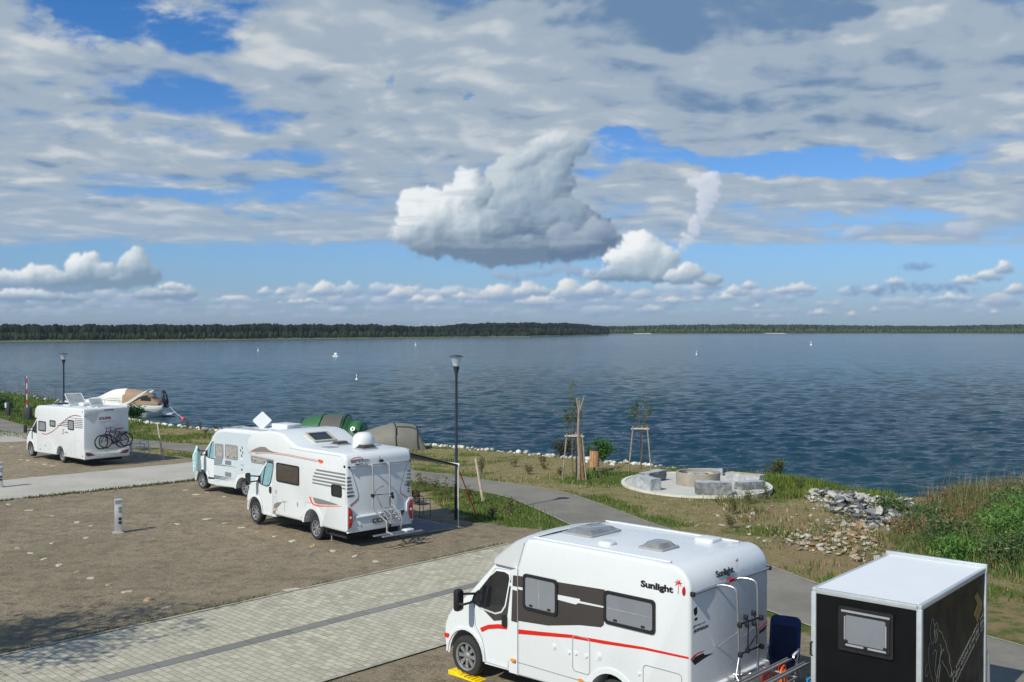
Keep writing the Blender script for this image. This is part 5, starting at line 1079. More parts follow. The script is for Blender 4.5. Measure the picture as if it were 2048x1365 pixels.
for x_, y_ in ((.02, -.025), (.02, -1.595), (LT-.02, -.025), (LT-.02, -1.595)): box(bm, (x_, y_, (HT+.42)/2-.03), (.075, .075, HT-.42-.05), bev=.008)
done('corner_profile', bm, mat('anodised_profile', c3(188, 194, 196), .4, metal=.35), Tv.root, 25)
wf = Tv.rearp('window', rrect(.42, 1.585, 1.235, 2.24, .03), BLACKP, th=.03, s=.005)
bm = B(); frame(bm, [(-t, z) for t, z in rrect(.47, 1.65, 1.19, 2.19, .03)], [(-t, z) for t, z in rrect(.53, 1.71, 1.13, 2.13, .03)], -.045, -.02, 'YZ'); done('window_frame', bm, BLACKP, wf, 25)
bm = B(); prism(bm, [(-t, z) for t, z in rrect(.53, 1.71, 1.13, 2.13, .03)], -.035, -.02, 'YZ'); done('pane', bm, ACRYL, wf, 25)
bm = B(); 
for t0, z0, t1, z1 in ((.47, 2.165, 1.19, 2.195), (.515, 1.72, .53, 2.10), (1.13, 1.72, 1.145, 2.06), (.54, 1.67, 1.14, 1.70)): prism(bm, [(-t0, z0), (-t1, z0), (-t1, z1), (-t0, z1)], -.048, -.04, 'YZ')
done('window_trim', bm, SEAL, wf, 0)
for p in ((-.05, -.54, 1.74), (-.05, -1.13, 1.73), (-.05, -.84, 1.69)): bm = B(); box(bm, p, (.02, .06, .04), bev=.006); done('latch', bm, BLACKP, wf, 25)
bm = B(); tube(bm, [(.0, -.02, 1.62), (-.03, .01, 1.60), (-.03, .01, 1.42), (.0, -.02, 1.40)], .015); done('grab_handle', bm, BLACKP, Tv.root, 40)
LINE = mat('chalk_line', c3(140, 140, 128), .6); GOLD = mat('gold_decal', c3(122, 98, 54), .4)
def tside(name, pts, w, m, closed=False):
    bm = B(); P = catmull(pts, 5); P = [Vector((p[0], p[1])) for p in P]
    tube(bm, [(p.x, 0, p.y) for p in P], w/2, 5); bmesh.ops.scale(bm, vec=(1, .35, 1), verts=bm.verts); bmesh.ops.translate(bm, vec=(0, -1.608, 0), verts=bm.verts)
    return done(name, bm, m, Tv.root, 0)
for L_ in ([(.49, 1.78), (.42, 1.90), (.43, 2.05), (.50, 2.14), (.56, 2.10), (.60, 1.97), (.58, 1.84), (.52, 1.77), (.49, 1.78)], [(.55, 2.06), (.63, 2.02), (.68, 2.05), (.74, 1.98), (.80, 1.90), (.92, 1.84), (1.02, 1.72), (1.10, 1.66), (1.18, 1.52), (1.26, 1.44), (1.30, 1.30), (1.38, 1.16), (1.34, 1.08), (1.24, 1.14), (1.16, 1.24), (1.02, 1.34), (.94, 1.42)],
    [(.62, 1.95), (.66, 1.90), (.62, 1.80), (.64, 1.76), (.70, 1.80), (.72, 1.88), (.68, 1.95)], [(.40, 1.82), (.36, 1.74), (.35, 1.60), (.40, 1.45), (.46, 1.32), (.52, 1.22), (.44, 1.10), (.42, .98)], [(.52, 1.62), (.60, 1.66), (.68, 1.62), (.66, 1.50), (.62, 1.38), (.66, 1.28), (.76, 1.22), (.82, 1.30), (.84, 1.46), (.90, 1.60), (.86, 1.68)],
    [(.70, 1.12), (.72, 1.26), (.80, 1.40)], [(.78, 1.10), (.82, 1.24), (.88, 1.38)], [(.30, 1.54), (.22, 1.50), (.21, 1.40), (.30, 1.36), (.34, 1.42)], [(.90, 1.52), (.96, 1.58), (1.02, 1.56)], [(.55, 1.02), (.60, 1.12), (.68, 1.10), (.72, .98), (.64, .86), (.54, .90), (.52, 1.0)]):
    tside('line_drawing', L_, .017, LINE)
bm = B(); 
for pl in ([(2.45, 2.08), (2.62, 2.12), (2.88, 1.90), (2.86, 1.80), (2.64, 1.92)], [(2.64, 1.92), (2.86, 1.80), (2.64, 1.62), (2.46, 1.78)]): prism(bm, pl, -1.612, -1.608)
done('gold_decal', bm, GOLD, Tv.root, 0)
rr_ = random.Random(4); bm = B()
for ln, (o0, n_) in enumerate(((0, 26), (.10, 34), (.20, 30))):
    for k in range(n_):
        a = k/n_; s_ = 1.42+a*1.55+o0*.35; z_ = 1.10+a*.62-o0*.9
        h_ = .045 if ln != 1 else .08
        if rr_.random() < .85: box(bm, (s_, -1.6115, z_), (.035*rr_.uniform(.5, 1.3), .004, h_*rr_.uniform(.5, 1.3)), rot=None)
done('scribbled_writing', bm, LINE, Tv.root, 0)
for y_, nm in ((.10, 'wheel'), (-1.72, 'wheel')):
    bm = B(); lathe(bm, [(.16, .07), (.28, .085), (.30, .06), (.30, -.06), (.28, -.085), (.16, -.07)], axis='Y', seg=30); w_ = done(nm, bm, RUB, Tv.root, 40); w_.location = (1.5, y_, .30)
    bm = B(); lathe(bm, [(.17, .06), (.1, .03), (0, .04)] if y_ > -1 else [(.17, -.06), (.1, -.03), (0, -.04)], axis='Y', seg=24); done('rim', bm, STEEL, w_, 40)
    bm = B(); prism(bm, arc(1.5, .34, .40, 180, 0, 10, .32)+arc(1.5, .34, .37, 0, 180, 10, .29), y_-.11, y_+.11); done('mudguard', bm, BLACKP, Tv.root, 30)
bm = B(); tube(bm, [(LT, -.3, .42), (LT+.9, -.81, .42)], .03); tube(bm, [(LT, -1.3, .42), (LT+.9, -.81, .42)], .03); tube(bm, [(LT+.9, -.81, .42), (LT+1.15, -.81, .42)], .04); tube(bm, [(LT+.8, -.81, 0.02), (LT+.8, -.81, .7)], .025); done('drawbar', bm, STEEL, Tv.root, 30)
bm = B(); tube(bm, [(LT+.02, -1.60, .98), (LT+.06, -1.64, 1.06), (LT+.02, -1.66, .5)], .025); done('door_bar', bm, STEEL, Tv.root, 30)
# ================================================================== small things round the vehicles
def gpt(px, py): return gp(px, py)
YEL = mat('yellow_plastic', c3(238, 204, 20), .4, var=.05)
x, y, z = -.72, 18.98, 0
o = empty('levelling_ramp', (-.86, 18.80, 0), math.radians(137.5), label='yellow plastic levelling ramp under the front wheel of the nearest motorhome', cat='levelling ramp')
bm = B(); prism(bm, [(-.42, .004), (.30, .004), (.30, .085), (.12, .085), (.06, .05), (-.05, .05), (-.10, .03), (-.42, .012)], -.14, .14, 'XZ', .008, 1); done('wedge', bm, YEL, o, 25)
for k in range(5): bm = B(); box(bm, (-.36+k*.09, 0, .025+.009*k), (.015, .24, .012)); done('rib', bm, YEL, o, 20)
# navy reclining chair behind the nearest motorhome
NAVY = mat('navy_mesh_fabric', c3(28, 40, 70), .7, var=.12, vscale=20); NAVY2 = mat('navy_padding', c3(38, 58, 108), .6)
o = empty('camping_chair', (4.86, 18.4, 0), math.radians(-28), label='navy blue reclining camping chair standing behind the nearest motorhome', cat='camping chair')
R_ = RX(math.radians(-12))
bm = B(); prism(bm, rrect(-.235, .42, .235, 1.16, .09), .0, .012, 'XZ'); bmesh.ops.rotate(bm, cent=(0, 0, .42), matrix=R_, verts=bm.verts); done('backrest', bm, NAVY, o, 25)
bm = B(); frame(bm, rrect(-.275, .40, .275, 1.20, .11), rrect(-.225, .45, .225, 1.02, .06), -.012, .022, 'XZ'); bmesh.ops.rotate(bm, cent=(0, 0, .42), matrix=R_, verts=bm.verts); done('back_frame', bm, NAVY2, o, 30)
bm = B(); prism(bm, [(-.25, -.50), (.25, -.50), (.25, .0), (-.25, .0)], .42, .45, 'XY', .01, 1); done('seat', bm, NAVY, o, 30)
for sx in (-.27, .27):
    bm = B(); tube(bm, [(sx, -.48, 0), (sx, -.30, .40), (sx, .02, .66)], .013); done('leg', bm, ALU, o, 40)
    bm = B(); tube(bm, [(sx, .12, 0), (sx, -.05, .40), (sx, -.44, .64)], .013); done('leg', bm, ALU, o, 40)
    bm = B(); box(bm, (sx, -.22, .665), (.05, .45, .03), bev=.012); done('armrest', bm, mat('armrest_grey', c3(196, 198, 204), .5), o, 35)
# orange cable hanging over the bicycle rack
ORC = mat('orange_cable', c3(226, 92, 22), .5)
M_A = Matrix.Translation(A.root.location) @ Matrix.Rotation(A.root.rotation_euler.z, 4, 'Z')
bm = B(); rr_ = random.Random(3); pts = []
for k in range(90):
    a = k*.48; w = .13+.03*math.sin(k*.37); pts.append(M_A @ Vector((-.52-.26*(k/90)+rr_.uniform(-.015, .015), -1.58-.10*math.cos(a)*1.3-.10*math.sin(k*.05), .86+.21*math.sin(a)-.02*(k % 5))))
tube(bm, pts, .009, 5, smooth_pts=2); tag(done('cable', bm, ORC, None, 60), 'coiled orange cable hung over the rack behind the nearest motorhome', 'cable')
bm = B(); pts = []
for k in range(40):
    a = k*.6; pts.append(M_A @ Vector((-.93+rr_.uniform(-.02, .02), -1.98-.07*math.cos(a), .72+.08*math.sin(a)+.05*math.sin(k))))
tube(bm, pts, .008, 5, smooth_pts=2); tag(done('rope', bm, mat('blue_rope', c3(50, 150, 214), .6), None, 60), 'bright blue rope bundle hanging from the end of the rack', 'rope')
# service pillars
PG = mat('pillar_metal', c3(186, 190, 188), .4, metal=.3, var=.08)
def pillar(p, **k):
    o = empty('service_pillar', p, math.radians(20), **k)
    bm = B(); box(bm, (0, 0, .46), (.22, .22, .92), bev=.012); done('column', bm, PG, o, 30)
    for q in range(3): bm = B(); box(bm, (0, 0, .925+q*.04), (.235, .235, .018), bev=.004); done('louvre', bm, PG, o, 25)
    bm = B(); box(bm, (0, 0, .965), (.17, .17, .10)); done('lamp_core', bm, BLACKP, o, 20)
    bm = B(); box(bm, (0, 0, 1.04), (.24, .24, .035), bev=.008); done('cap', bm, PG, o, 25)
    bm = B(); box(bm, (0, 0, .012), (.34, .34, .05), bev=.008); done('base', bm, ed, o, 25)
    for z_ in (.80, .70, .46, .34):
        bm = B(); box(bm, (.05, -.118, z_), (.09, .03, .075), bev=.008); done('socket', bm, MGREY if z_ > .5 else BLACKP, o, 25)
pillar(gp(235, 1067), label='grey metal service pillar with sockets in the middle of the gravel lot', cat='service pillar')
pillar(gp(-2, 976), label='service pillar cut by the left edge of the picture', cat='service pillar')
# street lamps
NAVYP = mat('lamp_post_paint', c3(38, 44, 58), .4, coat=.2)
LG = bpy.data.materials.new('lamp_glass'); LG.use_nodes = True; t_ = NT(LG.node_tree); p_ = t_.N['Principled BSDF']; p_.inputs['Alpha'].default_value = .28; p_.inputs['Base Color'].default_value = (.75, .8, .85, 1); p_.inputs['Roughness'].default_value = .05; p_.inputs['IOR'].default_value = 1.1
def lamp(p, **k):
    o = empty('street_lamp', p, 0, **k); H = 5.55
    bm = B(); lathe(bm, [(.11, 0), (.11, .02), (.07, .03), (.068, 1.2), (.05, 1.26), (.045, H-.72), (.055, H-.62), (.11, H-.42), (.115, H-.40), (.09, H-.38), (0, H-.38)], seg=20); done('post', bm, NAVYP, o, 40)
    bm = B(); lathe(bm, [(.085, H-.385), (.10, H-.36), (.19, H-.06), (.20, H-.055), (.11, H-.37), (.085, H-.375)], seg=28); done('lamp_glass', bm, LG, o, 50)
    bm = B(); lathe(bm, [(0, H+.01), (.12, H+.0), (.25, H-.035), (.255, H-.05), (.22, H-.06), (0, H-.05)], seg=28); done('lamp_cap', bm, NAVYP, o, 50)
    bm = B(); lathe(bm, [(.02, H-.38), (.02, H-.14), (.012, H-.12), (0, H-.12)], seg=12); done('lamp_tube', bm, LCLR, o, 40)
lamp(gp(912.5, 1040), label='dark lamp post with a glass cone head beside the awning pole', cat='street lamp')
lamp((-26.45, 60.9, gz(-26.45, 60.9)), label='dark lamp post with glass head rising behind the leftmost motorhome', cat='street lamp')
# paved pad beside the alcove motorhome
BM = Matrix.Translation(Bv.root.location) @ Matrix.Rotation(Bv.root.rotation_euler.z, 4, 'Z')
def padpoly(name, pts, z, m):
    bm = B(); w = [BM @ Vector((a, -b, 0)) for a, b in pts]; vs = [bm.verts.new((p.x, p.y, z+float(base_z(p.y)))) for p in w]; bm.faces.new(vs); o = done(name, bm, m, None, 0); tag(o, kind='structure'); return o
SLAB = paver_mat('grey_slabs', (c3(120, 124, 128), c3(140, 143, 145), c3(126, 128, 132), c3(108, 108, 108)), .4, .4, math.radians(133), c3(90, 90, 88), 0)
padpoly('pavement', [(.30, 2.2), (.30, 4.72), (6.0, 4.72), (6.0, 2.2)], .024, ed); padpoly('pavement', [(.46, 2.36), (.46, 4.56), (5.84, 4.56), (5.84, 2.36)], .029, SLAB)
# orange ground strap, stakes
ORR = mat('orange_pole', c3(226, 76, 34), .45)
p1, p0 = BM @ Vector((.38, -4.60, 1.75)), Vector(gp(956, 1040)); bm = B(); tube(bm, [(p1.x, p1.y, p1.z), (p1.x*.5+p0.x*.5, p1.y*.5+p0.y*.5, p1.z*.5+p0.z*.5-.02), p0], .02, 6); tag(done('guy_strap', bm, ORR, None, 40), 'orange guy strap running from the awning pole to the ground', 'strap')
def stick(p0, lean, h, r, **k):
    bm = B(); p0 = Vector(p0); tube(bm, [p0, p0+Vector((lean[0]*.5, lean[1]*.5, h*.5)), p0+Vector((lean[0], lean[1], h))], [r*1.1, r, r*.9], 8); o = done('stake', bm, k.pop('m'), None, 40); tag(o, **k); return o
WOODP = mat('pale_wood', c3(186, 174, 150), .8, var=.2, vscale=8, bump=.4, bscale=30); WOODG = mat('grey_wood', c3(142, 130, 114), .85, var=.25, vscale=6, bump=.5, bscale=25)
x, y, z = gp(967, 1005); stick((x, y, z-.1), (-.30, 0, 1.75), 1.75, .05, m=WOODP, label='pale wooden stake leaning left on the near side of the path', cat='stake')
x, y, z = gp(326, 920); stick((x, y, z-.1), (-.30, 0, 1.9), 1.95, .05, m=WOODP, label='pale wooden stake leaning beside the path near the metal chairs', cat='stake')
x, y, z = gp(357, 850); bm = B(); box(bm, (0, 0, .45), (.22, .22, 1.1), bev=.02); o = done('shore_post', bm, ed, None, 30); o.location = (x, y, z); tag(o, 'short pale post standing among the shore stones near the boat', 'post')
# pale flat stones in the gravel lot (numbers are places on the ground, worked out from the photograph)
ST = mat('pale_stone', c3(182, 173, 154), .85, var=.18, bump=.5); ST2 = mat('tan_stone', c3(166, 144, 108), .85, var=.2, bump=.5)
lotp = [(365, 153), (235, 258), (345, 288), (35, 205), (413, 303), (232, 383), (75, 405), (132, 428), (198, 455), (388, 358), (408, 543), (575, 605), (755, 677), (805, 295), (940, 273), (1020, 292), (1095, 311), (1245, 352), (1330, 373), (1515, 418), (1612, 442), (1708, 467), (1348, 598), (185, 862), (840, 140), (940, 150), (1018, 170), (668, 317), (265, 483), (655, 316), (890, 160), (130, 232)]
lott = [(345, 513), (490, 573), (668, 640), (1170, 330), (1420, 395)]
far_ = [(135, 930), (250, 1040), (240, 1088), (330, 1095), (430, 1122), (530, 1143), (630, 1163)]
P0 = [(x/2.2756, 920+y/2.2756, ST) for x, y in lotp]+[(x/2.2756, 920+y/2.2756, ST2) for x, y in lott]+[(x/6.024, 740+y/6.024, ST) for x, y in far_]
protos = []
for k in range(4):
    bm = B(); n = 9; r_ = random.Random(k); poly = [((.16+.07*r_.random())*math.cos(2*PI*i/n), (.09+.11*r_.random())*math.sin(2*PI*i/n)) for i in range(n)]; prism(bm, poly, -.03, .022, 'XY', .012, 1)
    bmesh.ops.recalc_face_normals(bm, faces=bm.faces); me = bpy.data.meshes.new('stone'); bm.to_mesh(me); bm.free(); protos.append(me)
pr = {}
for k, (px_, py_, m_) in enumerate(P0):
    key = (k % 4, m_.name)
    if key not in pr: me = protos[k % 4].copy(); me.materials.append(m_); pr[key] = me
    o = bpy.data.objects.new('flat_stone', pr[key]); COL.objects.link(o); o.location = gp(px_, py_); o.rotation_euler = (random.uniform(-.04, .04), random.uniform(-.04, .04), random.uniform(0, 6)); s_ = random.uniform(.38, .68)*(2.2 if px_*2.2756 == 1348 else 1); o.scale = (s_*random.uniform(.9, 1.5), s_, .8)
    tag(o, 'flat pale stone lying in the gravel lot' if m_ is ST else 'flat tan stone lying in the gravel lot', 'stone', 'flat stones in the gravel lot')
# metal garden chairs and table behind the leftmost motorhome
WIRE = mat('pale_wire', c3(190, 192, 192), .4, metal=.3)
def metal_chair(p, rz, m, seatm, **k):
    o = empty('garden_chair', p, rz, **k)
    bm = B(); prism(bm, rrect(-.24, -.22, .24, .22, .05), .43, .455, 'XY'); done('seat', bm, seatm, o, 25)
    bm = B(); frame(bm, rrect(-.24, .50, .24, .92, .06), rrect(-.21, .53, .21, .89, .05), .22, .245, 'XZ')
    for q in range(7): box(bm, (-.18+q*.06, .232, .71), (.012, .008, .37))
    for q in range(3): box(bm, (0, .232, .6+q*.11), (.42, .008, .012))
    done('backrest', bm, m, o, 30)
    for sx in (-.23, .23):
        for sy in (-.2, .22): bm = B(); tube(bm, [(sx, sy, 0), (sx, sy, .52 if sy > 0 else .44)], .012, 6); done('leg', bm, m, o, 40)
        bm = B(); tube(bm, [(sx, -.2, .44), (sx, -.2, .64), (sx, .23, .66)], .011, 6); done('armrest', bm, m, o, 40)
x, y, z = gp(289, 917); metal_chair((x, y, z), .5, WIRE, CANV, label='pale wire garden chair with a cloth on its back, right of the leftmost motorhome', cat='garden chair')
x, y, z = gp(263, 915); metal_chair((x, y, z), 2.6, WIRE, WIRE, label='pale wire garden chair half hidden by the leftmost motorhome', cat='garden chair')
x, y, z = gp(274, 912); o = empty('camping_table', (x, y, z), .3, label='small pale table between the two wire garden chairs', cat='table')
bm = B(); prism(bm, rrect(-.4, -.3, .4, .3, .05), .66, .69, 'XY'); done('tabletop', bm, WIRE, o, 25)
for sx in (-.35, .35):
    for sy in (-.25, .25): bm = B(); tube(bm, [(sx, sy, 0), (sx, sy, .67)], .012, 6); done('leg', bm, WIRE, o, 40)
x, y, z = gp(843, 1034); metal_chair((x, y, z), 2.2, BLACKP, BLACKP, label='black garden chair in the shade under the awning', cat='garden chair')
# towel over the mirror of the blue-grey motorhome
M_C = Matrix.Translation(Cv.root.location) @ Matrix.Rotation(Cv.root.rotation_euler.z, 4, 'Z')
bm = B(); n = 14; rows = []
for j in range(9):
    t_ = j/8; w_ = (.16*math.sin(min(1, t_*2.2)*PI/2))+.02*j/8; row = []
    for i in range(n):
        a = 2*PI*i/n; row.append(bm.verts.new(M_C @ Vector((4.94+(.10+.012*math.sin(5*a))*math.cos(a)*(.4+.6*min(1, t_*3)), .27+w_*math.sin(a)*(1+.15*math.sin(3*a+j)), 1.80-.95*t_-(.10*abs(math.sin(2*a)) if j == 8 else 0)))))
    rows.append(row)
bm.faces.new(rows[0])
for r0, r1 in zip(rows, rows[1:]):
    for i in range(n): bm.faces.new((r0[i], r0[(i+1) % n], r1[(i+1) % n], r1[i]))
tag(done('towel', bm, mat('striped_towel', c3(176, 208, 208), .9, var=.3, vscale=14), None, 60), 'pale teal towel hung over the mirror of the pale blue-grey motorhome', 'towel')
# ================================================================== tents
def tent(name, p, rz, secs, m, hoops=(), **k):
    """secs: (x, half width, height) ; closed rounded tunnel"""
    o = empty(name, p, rz, **k); bm = B(); rows = []; n = 14
    S_ = catmull(secs, 4)
    for (x, w, h) in S_: rows.append([bm.verts.new((x, w*math.cos(PI*i/n)*(1+.0*h), max(0, h)*math.sin(PI*i/n)**.8*(1+.02*math.sin(i*3+x*7)))) for i in range(n+1)])
    for r0, r1 in zip(rows, rows[1:]):
        for i in range(n): bm.faces.new((r0[i], r0[i+1], r1[i+1], r1[i]))
    bm.faces.new(rows[0]); bm.faces.new(rows[-1][::-1]); done('fly_sheet', bm, m, o, 60)
    for (x, w, h) in hoops:
        bm = B(); tube(bm, [(x+.02*math.sin(i), (w+.02)*math.cos(PI*i/20), (h+.02)*math.sin(PI*i/20)**.8) for i in range(21)], .028, 6); done('pole', bm, BLACKP, o, 50)
    return o
TG = mat('grey_tent_fabric', c3(120, 117, 107), .6, var=.10, vscale=1.2, bump=.5, bscale=4); TN = mat('green_tent_fabric', c3(50, 98, 58), .55, var=.12, vscale=1.2, bump=.5, bscale=4); MESH = mat('dark_mesh', c3(84, 82, 76), .7)
x, y, z = -7.0, 59.6, gz(-7.0, 59.6)
gt = tent('tent', (x, y, z-.02), math.radians(12), [(-2.15, .2, .05), (-2.0, .75, .6), (-1.45, 1.0, 1.08), (-.3, 1.15, 1.42), (.2, 1.2, 1.52), (1.1, 1.05, 1.45), (1.5, .95, 1.30), (1.75, .9, .75), (1.98, .85, .02)], TG, [(-1.25, 1.0, 1.08), (.2, 1.2, 1.52), (1.45, .97, 1.33)], label='grey tunnel tent with black poles beside the shore stones', cat='tent')
bm = B(); tube(bm, [(.25, -1.02, .95), (.3, -.62, 1.38), (1.1, -.55, 1.33), (1.4, -.6, 1.2)], .022, 5); done('door_zip', bm, BLACKP, gt, 40)
bm = B(); prism(bm, [(-1.4, -1.1), (1.7, -1.1), (1.95, -.7), (2.1, .8), (-1.5, .8)], .005, .05, 'XY'); done('ground_skirt', bm, BLACKP, gt, 30)
bm = B(); prism(bm, [(-.25, 0), (.12, -.12), (.30, .18), (.02, .02), (-.2, .1)], -.012, .012, 'XZ'); bmesh.ops.translate(bm, vec=(-1.3, -.88, .62), verts=bm.verts); done('vent_flap', bm, BLACKP, gt, 30)
x, y, z = -11.0, 63.6, gz(-11.0, 63.6)
nt = tent('tent', (x, y, z-.02), math.radians(-8), [(-2.9, .3, .05), (-2.7, .9, .75), (-1.9, 1.25, 1.42), (-1.2, 1.4, 1.66), (.1, 1.5, 1.80), (.9, 1.45, 1.72), (1.25, 1.2, 1.4), (1.7, 1.15, 1.42), (2.0, .95, 1.15), (2.35, .5, .3), (2.5, .3, .02)], TN, [(-1.9, 1.25, 1.45), (-.55, 1.47, 1.76), (.9, 1.45, 1.74), (1.9, 1.05, 1.26)], label='green tunnel tent with a dark mesh door, partly behind the motorhomes', cat='tent')
bm = B(); n = 7; a0 = PI; rows = []
for xx in (-.42, .1, .45, .78):
    h_ = 1.79; w_ = 1.49; rows.append([bm.verts.new((xx, (w_+.03)*math.cos(PI-.22-1.05*i/n), (h_+.03)*math.sin(PI-.22-1.05*i/n)**.8)) for i in range(n+1)])
for v_ in [v for r in rows for v in r]: v_.co.y = -abs(v_.co.y)
for r0, r1 in zip(rows, rows[1:]):
    for i in range(n): bm.faces.new((r0[i], r0[i+1], r1[i+1], r1[i]))
done('mesh_door', bm, MESH, nt, 60)
bm = B(); lathe(bm, [(.0, 0), (.14, 0), (.14, .02), (0, .02)], (0, 0, 0), 'Y', 20); bmesh.ops.rotate(bm, cent=(0, 0, 0), matrix=RX(-.5), verts=bm.verts); bmesh.ops.translate(bm, vec=(1.55, -1.12, 1.02), verts=bm.verts); lg = done('round_badge', bm, WHITE, nt, 30)
bm = B(); prism(bm, [(-.05, -.09), (.06, -.09), (.06, .02), (.01, .10), (-.05, .02)], -.012, -.002, 'XZ'); bmesh.ops.rotate(bm, cent=(0, 0, 0), matrix=RX(-.5), verts=bm.verts); bmesh.ops.translate(bm, vec=(1.55, -1.12, 1.02), verts=bm.verts); done('badge_mark', bm, TN, lg, 0)
# ================================================================== fire place
CX, CY = 7.78, 43.75; cz = gz(CX, CY)
def disc_sheet(name, rx, ry, dz, m, inner=None, z=None):
    V = []; n = 72; rs = np.linspace(inner or 0, 1, 9)
    for r in rs:
        for k in range(n): a = 2*PI*k/n; V.append((CX+rx*r*math.cos(a), CY+ry*r*math.sin(a), 0))
    V = np.array(V); V[:, 2] = base_z(V[:, 1])+dz; ii = np.arange(len(rs)*n).reshape(len(rs), n); Q = np.stack([ii[:-1], ii[1:], np.roll(ii[1:], -1, 1), np.roll(ii[:-1], -1, 1)], -1).reshape(-1, 4)
    return fast(name, V, Q, None, m, smooth=0)
pg = gravel_mat('fine_pale_gravel', c3(178, 178, 172), c3(192, 192, 186))
tag(disc_sheet('pavement', 2.96, 3.95, .045, pg), kind='structure')
bm = B(); n = 72
L = [[bm.verts.new((CX+rx*math.cos(2*PI*k/n), CY+ry*math.sin(2*PI*k/n), float(base_z(CY+ry*math.sin(2*PI*k/n)))+zz)) for k in range(n)] for rx, ry, zz in ((3.12, 4.10, -.1), (3.12, 4.10, .075), (2.96, 3.95, .075), (2.96, 3.95, -.1))]
for a, b in zip(L, L[1:]):
    for k in range(n): bm.faces.new((a[k], a[(k+1) % n], b[(k+1) % n], b[k]))
tag(done('kerb', bm, mat('pale_concrete', c3(206, 204, 192), .85, var=.1), None, 30), kind='structure')
CONC = mat('cast_concrete', c3(150, 143, 130), .85, var=.14, vscale=2.5, bump=.4, bscale=18)
fx, fy = 7.85, 43.5; fz = gz(fx, fy)+.04
fp = empty('fire_ring', (fx, fy, fz), 0, label='round concrete fire ring in the middle of the pale gravel circle', cat='fire ring')
bm = B(); lathe(bm, [(.92, 0), (.92, .56), (.905, .575), (.835, .575), (.82, .56), (.82, .10), (0, .10)], seg=48); done('ring_wall', bm, CONC, fp, 35)
bm = B(); lathe(bm, [(0, .40), (.5, .38), (.82, .36)], seg=30); done('ash_bed', bm, mat('ash', c3(88, 84, 80), .95, var=.4, vscale=6, bump=.8, bscale=12), fp, 40)
def rock_bm(seed, sub=2, sq=(1, 1, 1), rough=.35):
    bm = B(); bmesh.ops.create_icosphere(bm, subdivisions=sub, radius=.5); r = random.Random(seed); o = Vector((r.uniform(-9, 9), r.uniform(-9, 9), r.uniform(-9, 9)))
    pl = [(Vector((r.gauss(0, 1), r.gauss(0, 1), r.gauss(0, 1))).normalized(), r.uniform(.26, .42)) for _ in range(9)]
    for v in bm.verts:
        d = v.co.normalized(); rad = .5
        for nn_, dd in pl:
            c = d.dot(nn_)
            if c > .05: rad = min(rad, dd/c)
        rad *= 1+rough*.35*mnoise.noise(d*2.3+o); v.co = Vector((d.x*sq[0], d.y*sq[1], d.z*sq[2]))*rad*1.25
    return bm
for k, (a, b, s_) in enumerate(((.12, -.35, .34), (-.3, .2, .3), (.4, .3, .34))):
    bm = rock_bm(70+k, 2, (1.3, 1, .5)); bmesh.ops.scale(bm, vec=(s_*1.3, s_, s_*.7), verts=bm.verts); o = done('stone', bm, ST, None, 30); o.location = (fx+a, fy+b, fz+.46); o.rotation_euler = (0, 0, k*1.3); tag(o, 'pale stone lying on the ash inside the concrete fire ring', 'stone', 'stones inside the fire ring')
bm = B(); prism(bm, rrect(-.5, -.22, .5, .22, .12), -.02, .03, 'XY', .01, 1); o = done('stone_plate', bm, mat('wet_granite', c3(150, 152, 154), .5, var=.2), None, 30); o.location = (fx+.1, fy+.42, fz+.47); tag(o, 'flat grey plate lying across the far side of the fire ring', 'stone plate')
GRAN = mat('cut_granite', c3(164, 168, 172), .75, var=.2, vscale=6, bump=.9, bscale=10); GRAN2 = mat('split_granite', c3(122, 124, 124), .85, var=.45, vscale=5, bump=1.0, bscale=12)
def granite(x, y, rz, L, W_, H, label, mm=GRAN, top=None):
    bm = B(); bmesh.ops.create_cube(bm, size=1.0); bmesh.ops.subdivide_edges(bm, edges=bm.edges[:], cuts=7, use_grid_fill=True)
    o_ = Vector((x*3, y*2, 0))
    for v in bm.verts:
        c = Vector((v.co.x*L, v.co.y*W_, v.co.z*H)); n_ = mnoise.noise_vector(c*2.6+o_)*.075+mnoise.noise_vector(c*9+o_)*.03; c += Vector((n_.x, n_.y, n_.z*(.25 if v.co.z > .49 else 1))); v.co = c
    bmesh.ops.translate(bm, vec=(0, 0, H/2), verts=bm.verts)
    o = done('granite_bench', bm, [mm, top or GRAN], None, 25); o.location = (x, y, gz(x, y)+.04); o.rotation_euler = (0, 0, rz)
    for f in o.data.polygons:
        if f.normal.z > .8: f.material_index = 1
    tag(o, label, 'stone bench', 'granite block benches round the fire ring')
granite(5.50, 42.1, math.radians(-62), 1.25, .50, .50, 'pale granite block at the left edge of the gravel circle, nearer of two')
granite(6.10, 44.5, math.radians(52), 1.45, .42, .45, 'granite block standing just behind the leftmost block of the gravel circle', GRAN2)
granite(7.90, 40.55, math.radians(-3), 1.35, .50, .52, 'granite block with a dark split face in front of the fire ring', GRAN2)
granite(9.98, 44.3, math.radians(-38), 1.55, .50, .48, 'granite block with a tan top at the right of the fire ring', GRAN, mat('tan_granite', c3(182, 164, 136), .8, var=.2))
granite(9.72, 42.1, math.radians(25), 1.15, .50, .48, 'short granite block at the right, nearer than the tan topped one', GRAN2)
granite(8.75, 46.7, math.radians(2), 1.55, .42, .30, 'low granite block behind the fire ring towards the lake')
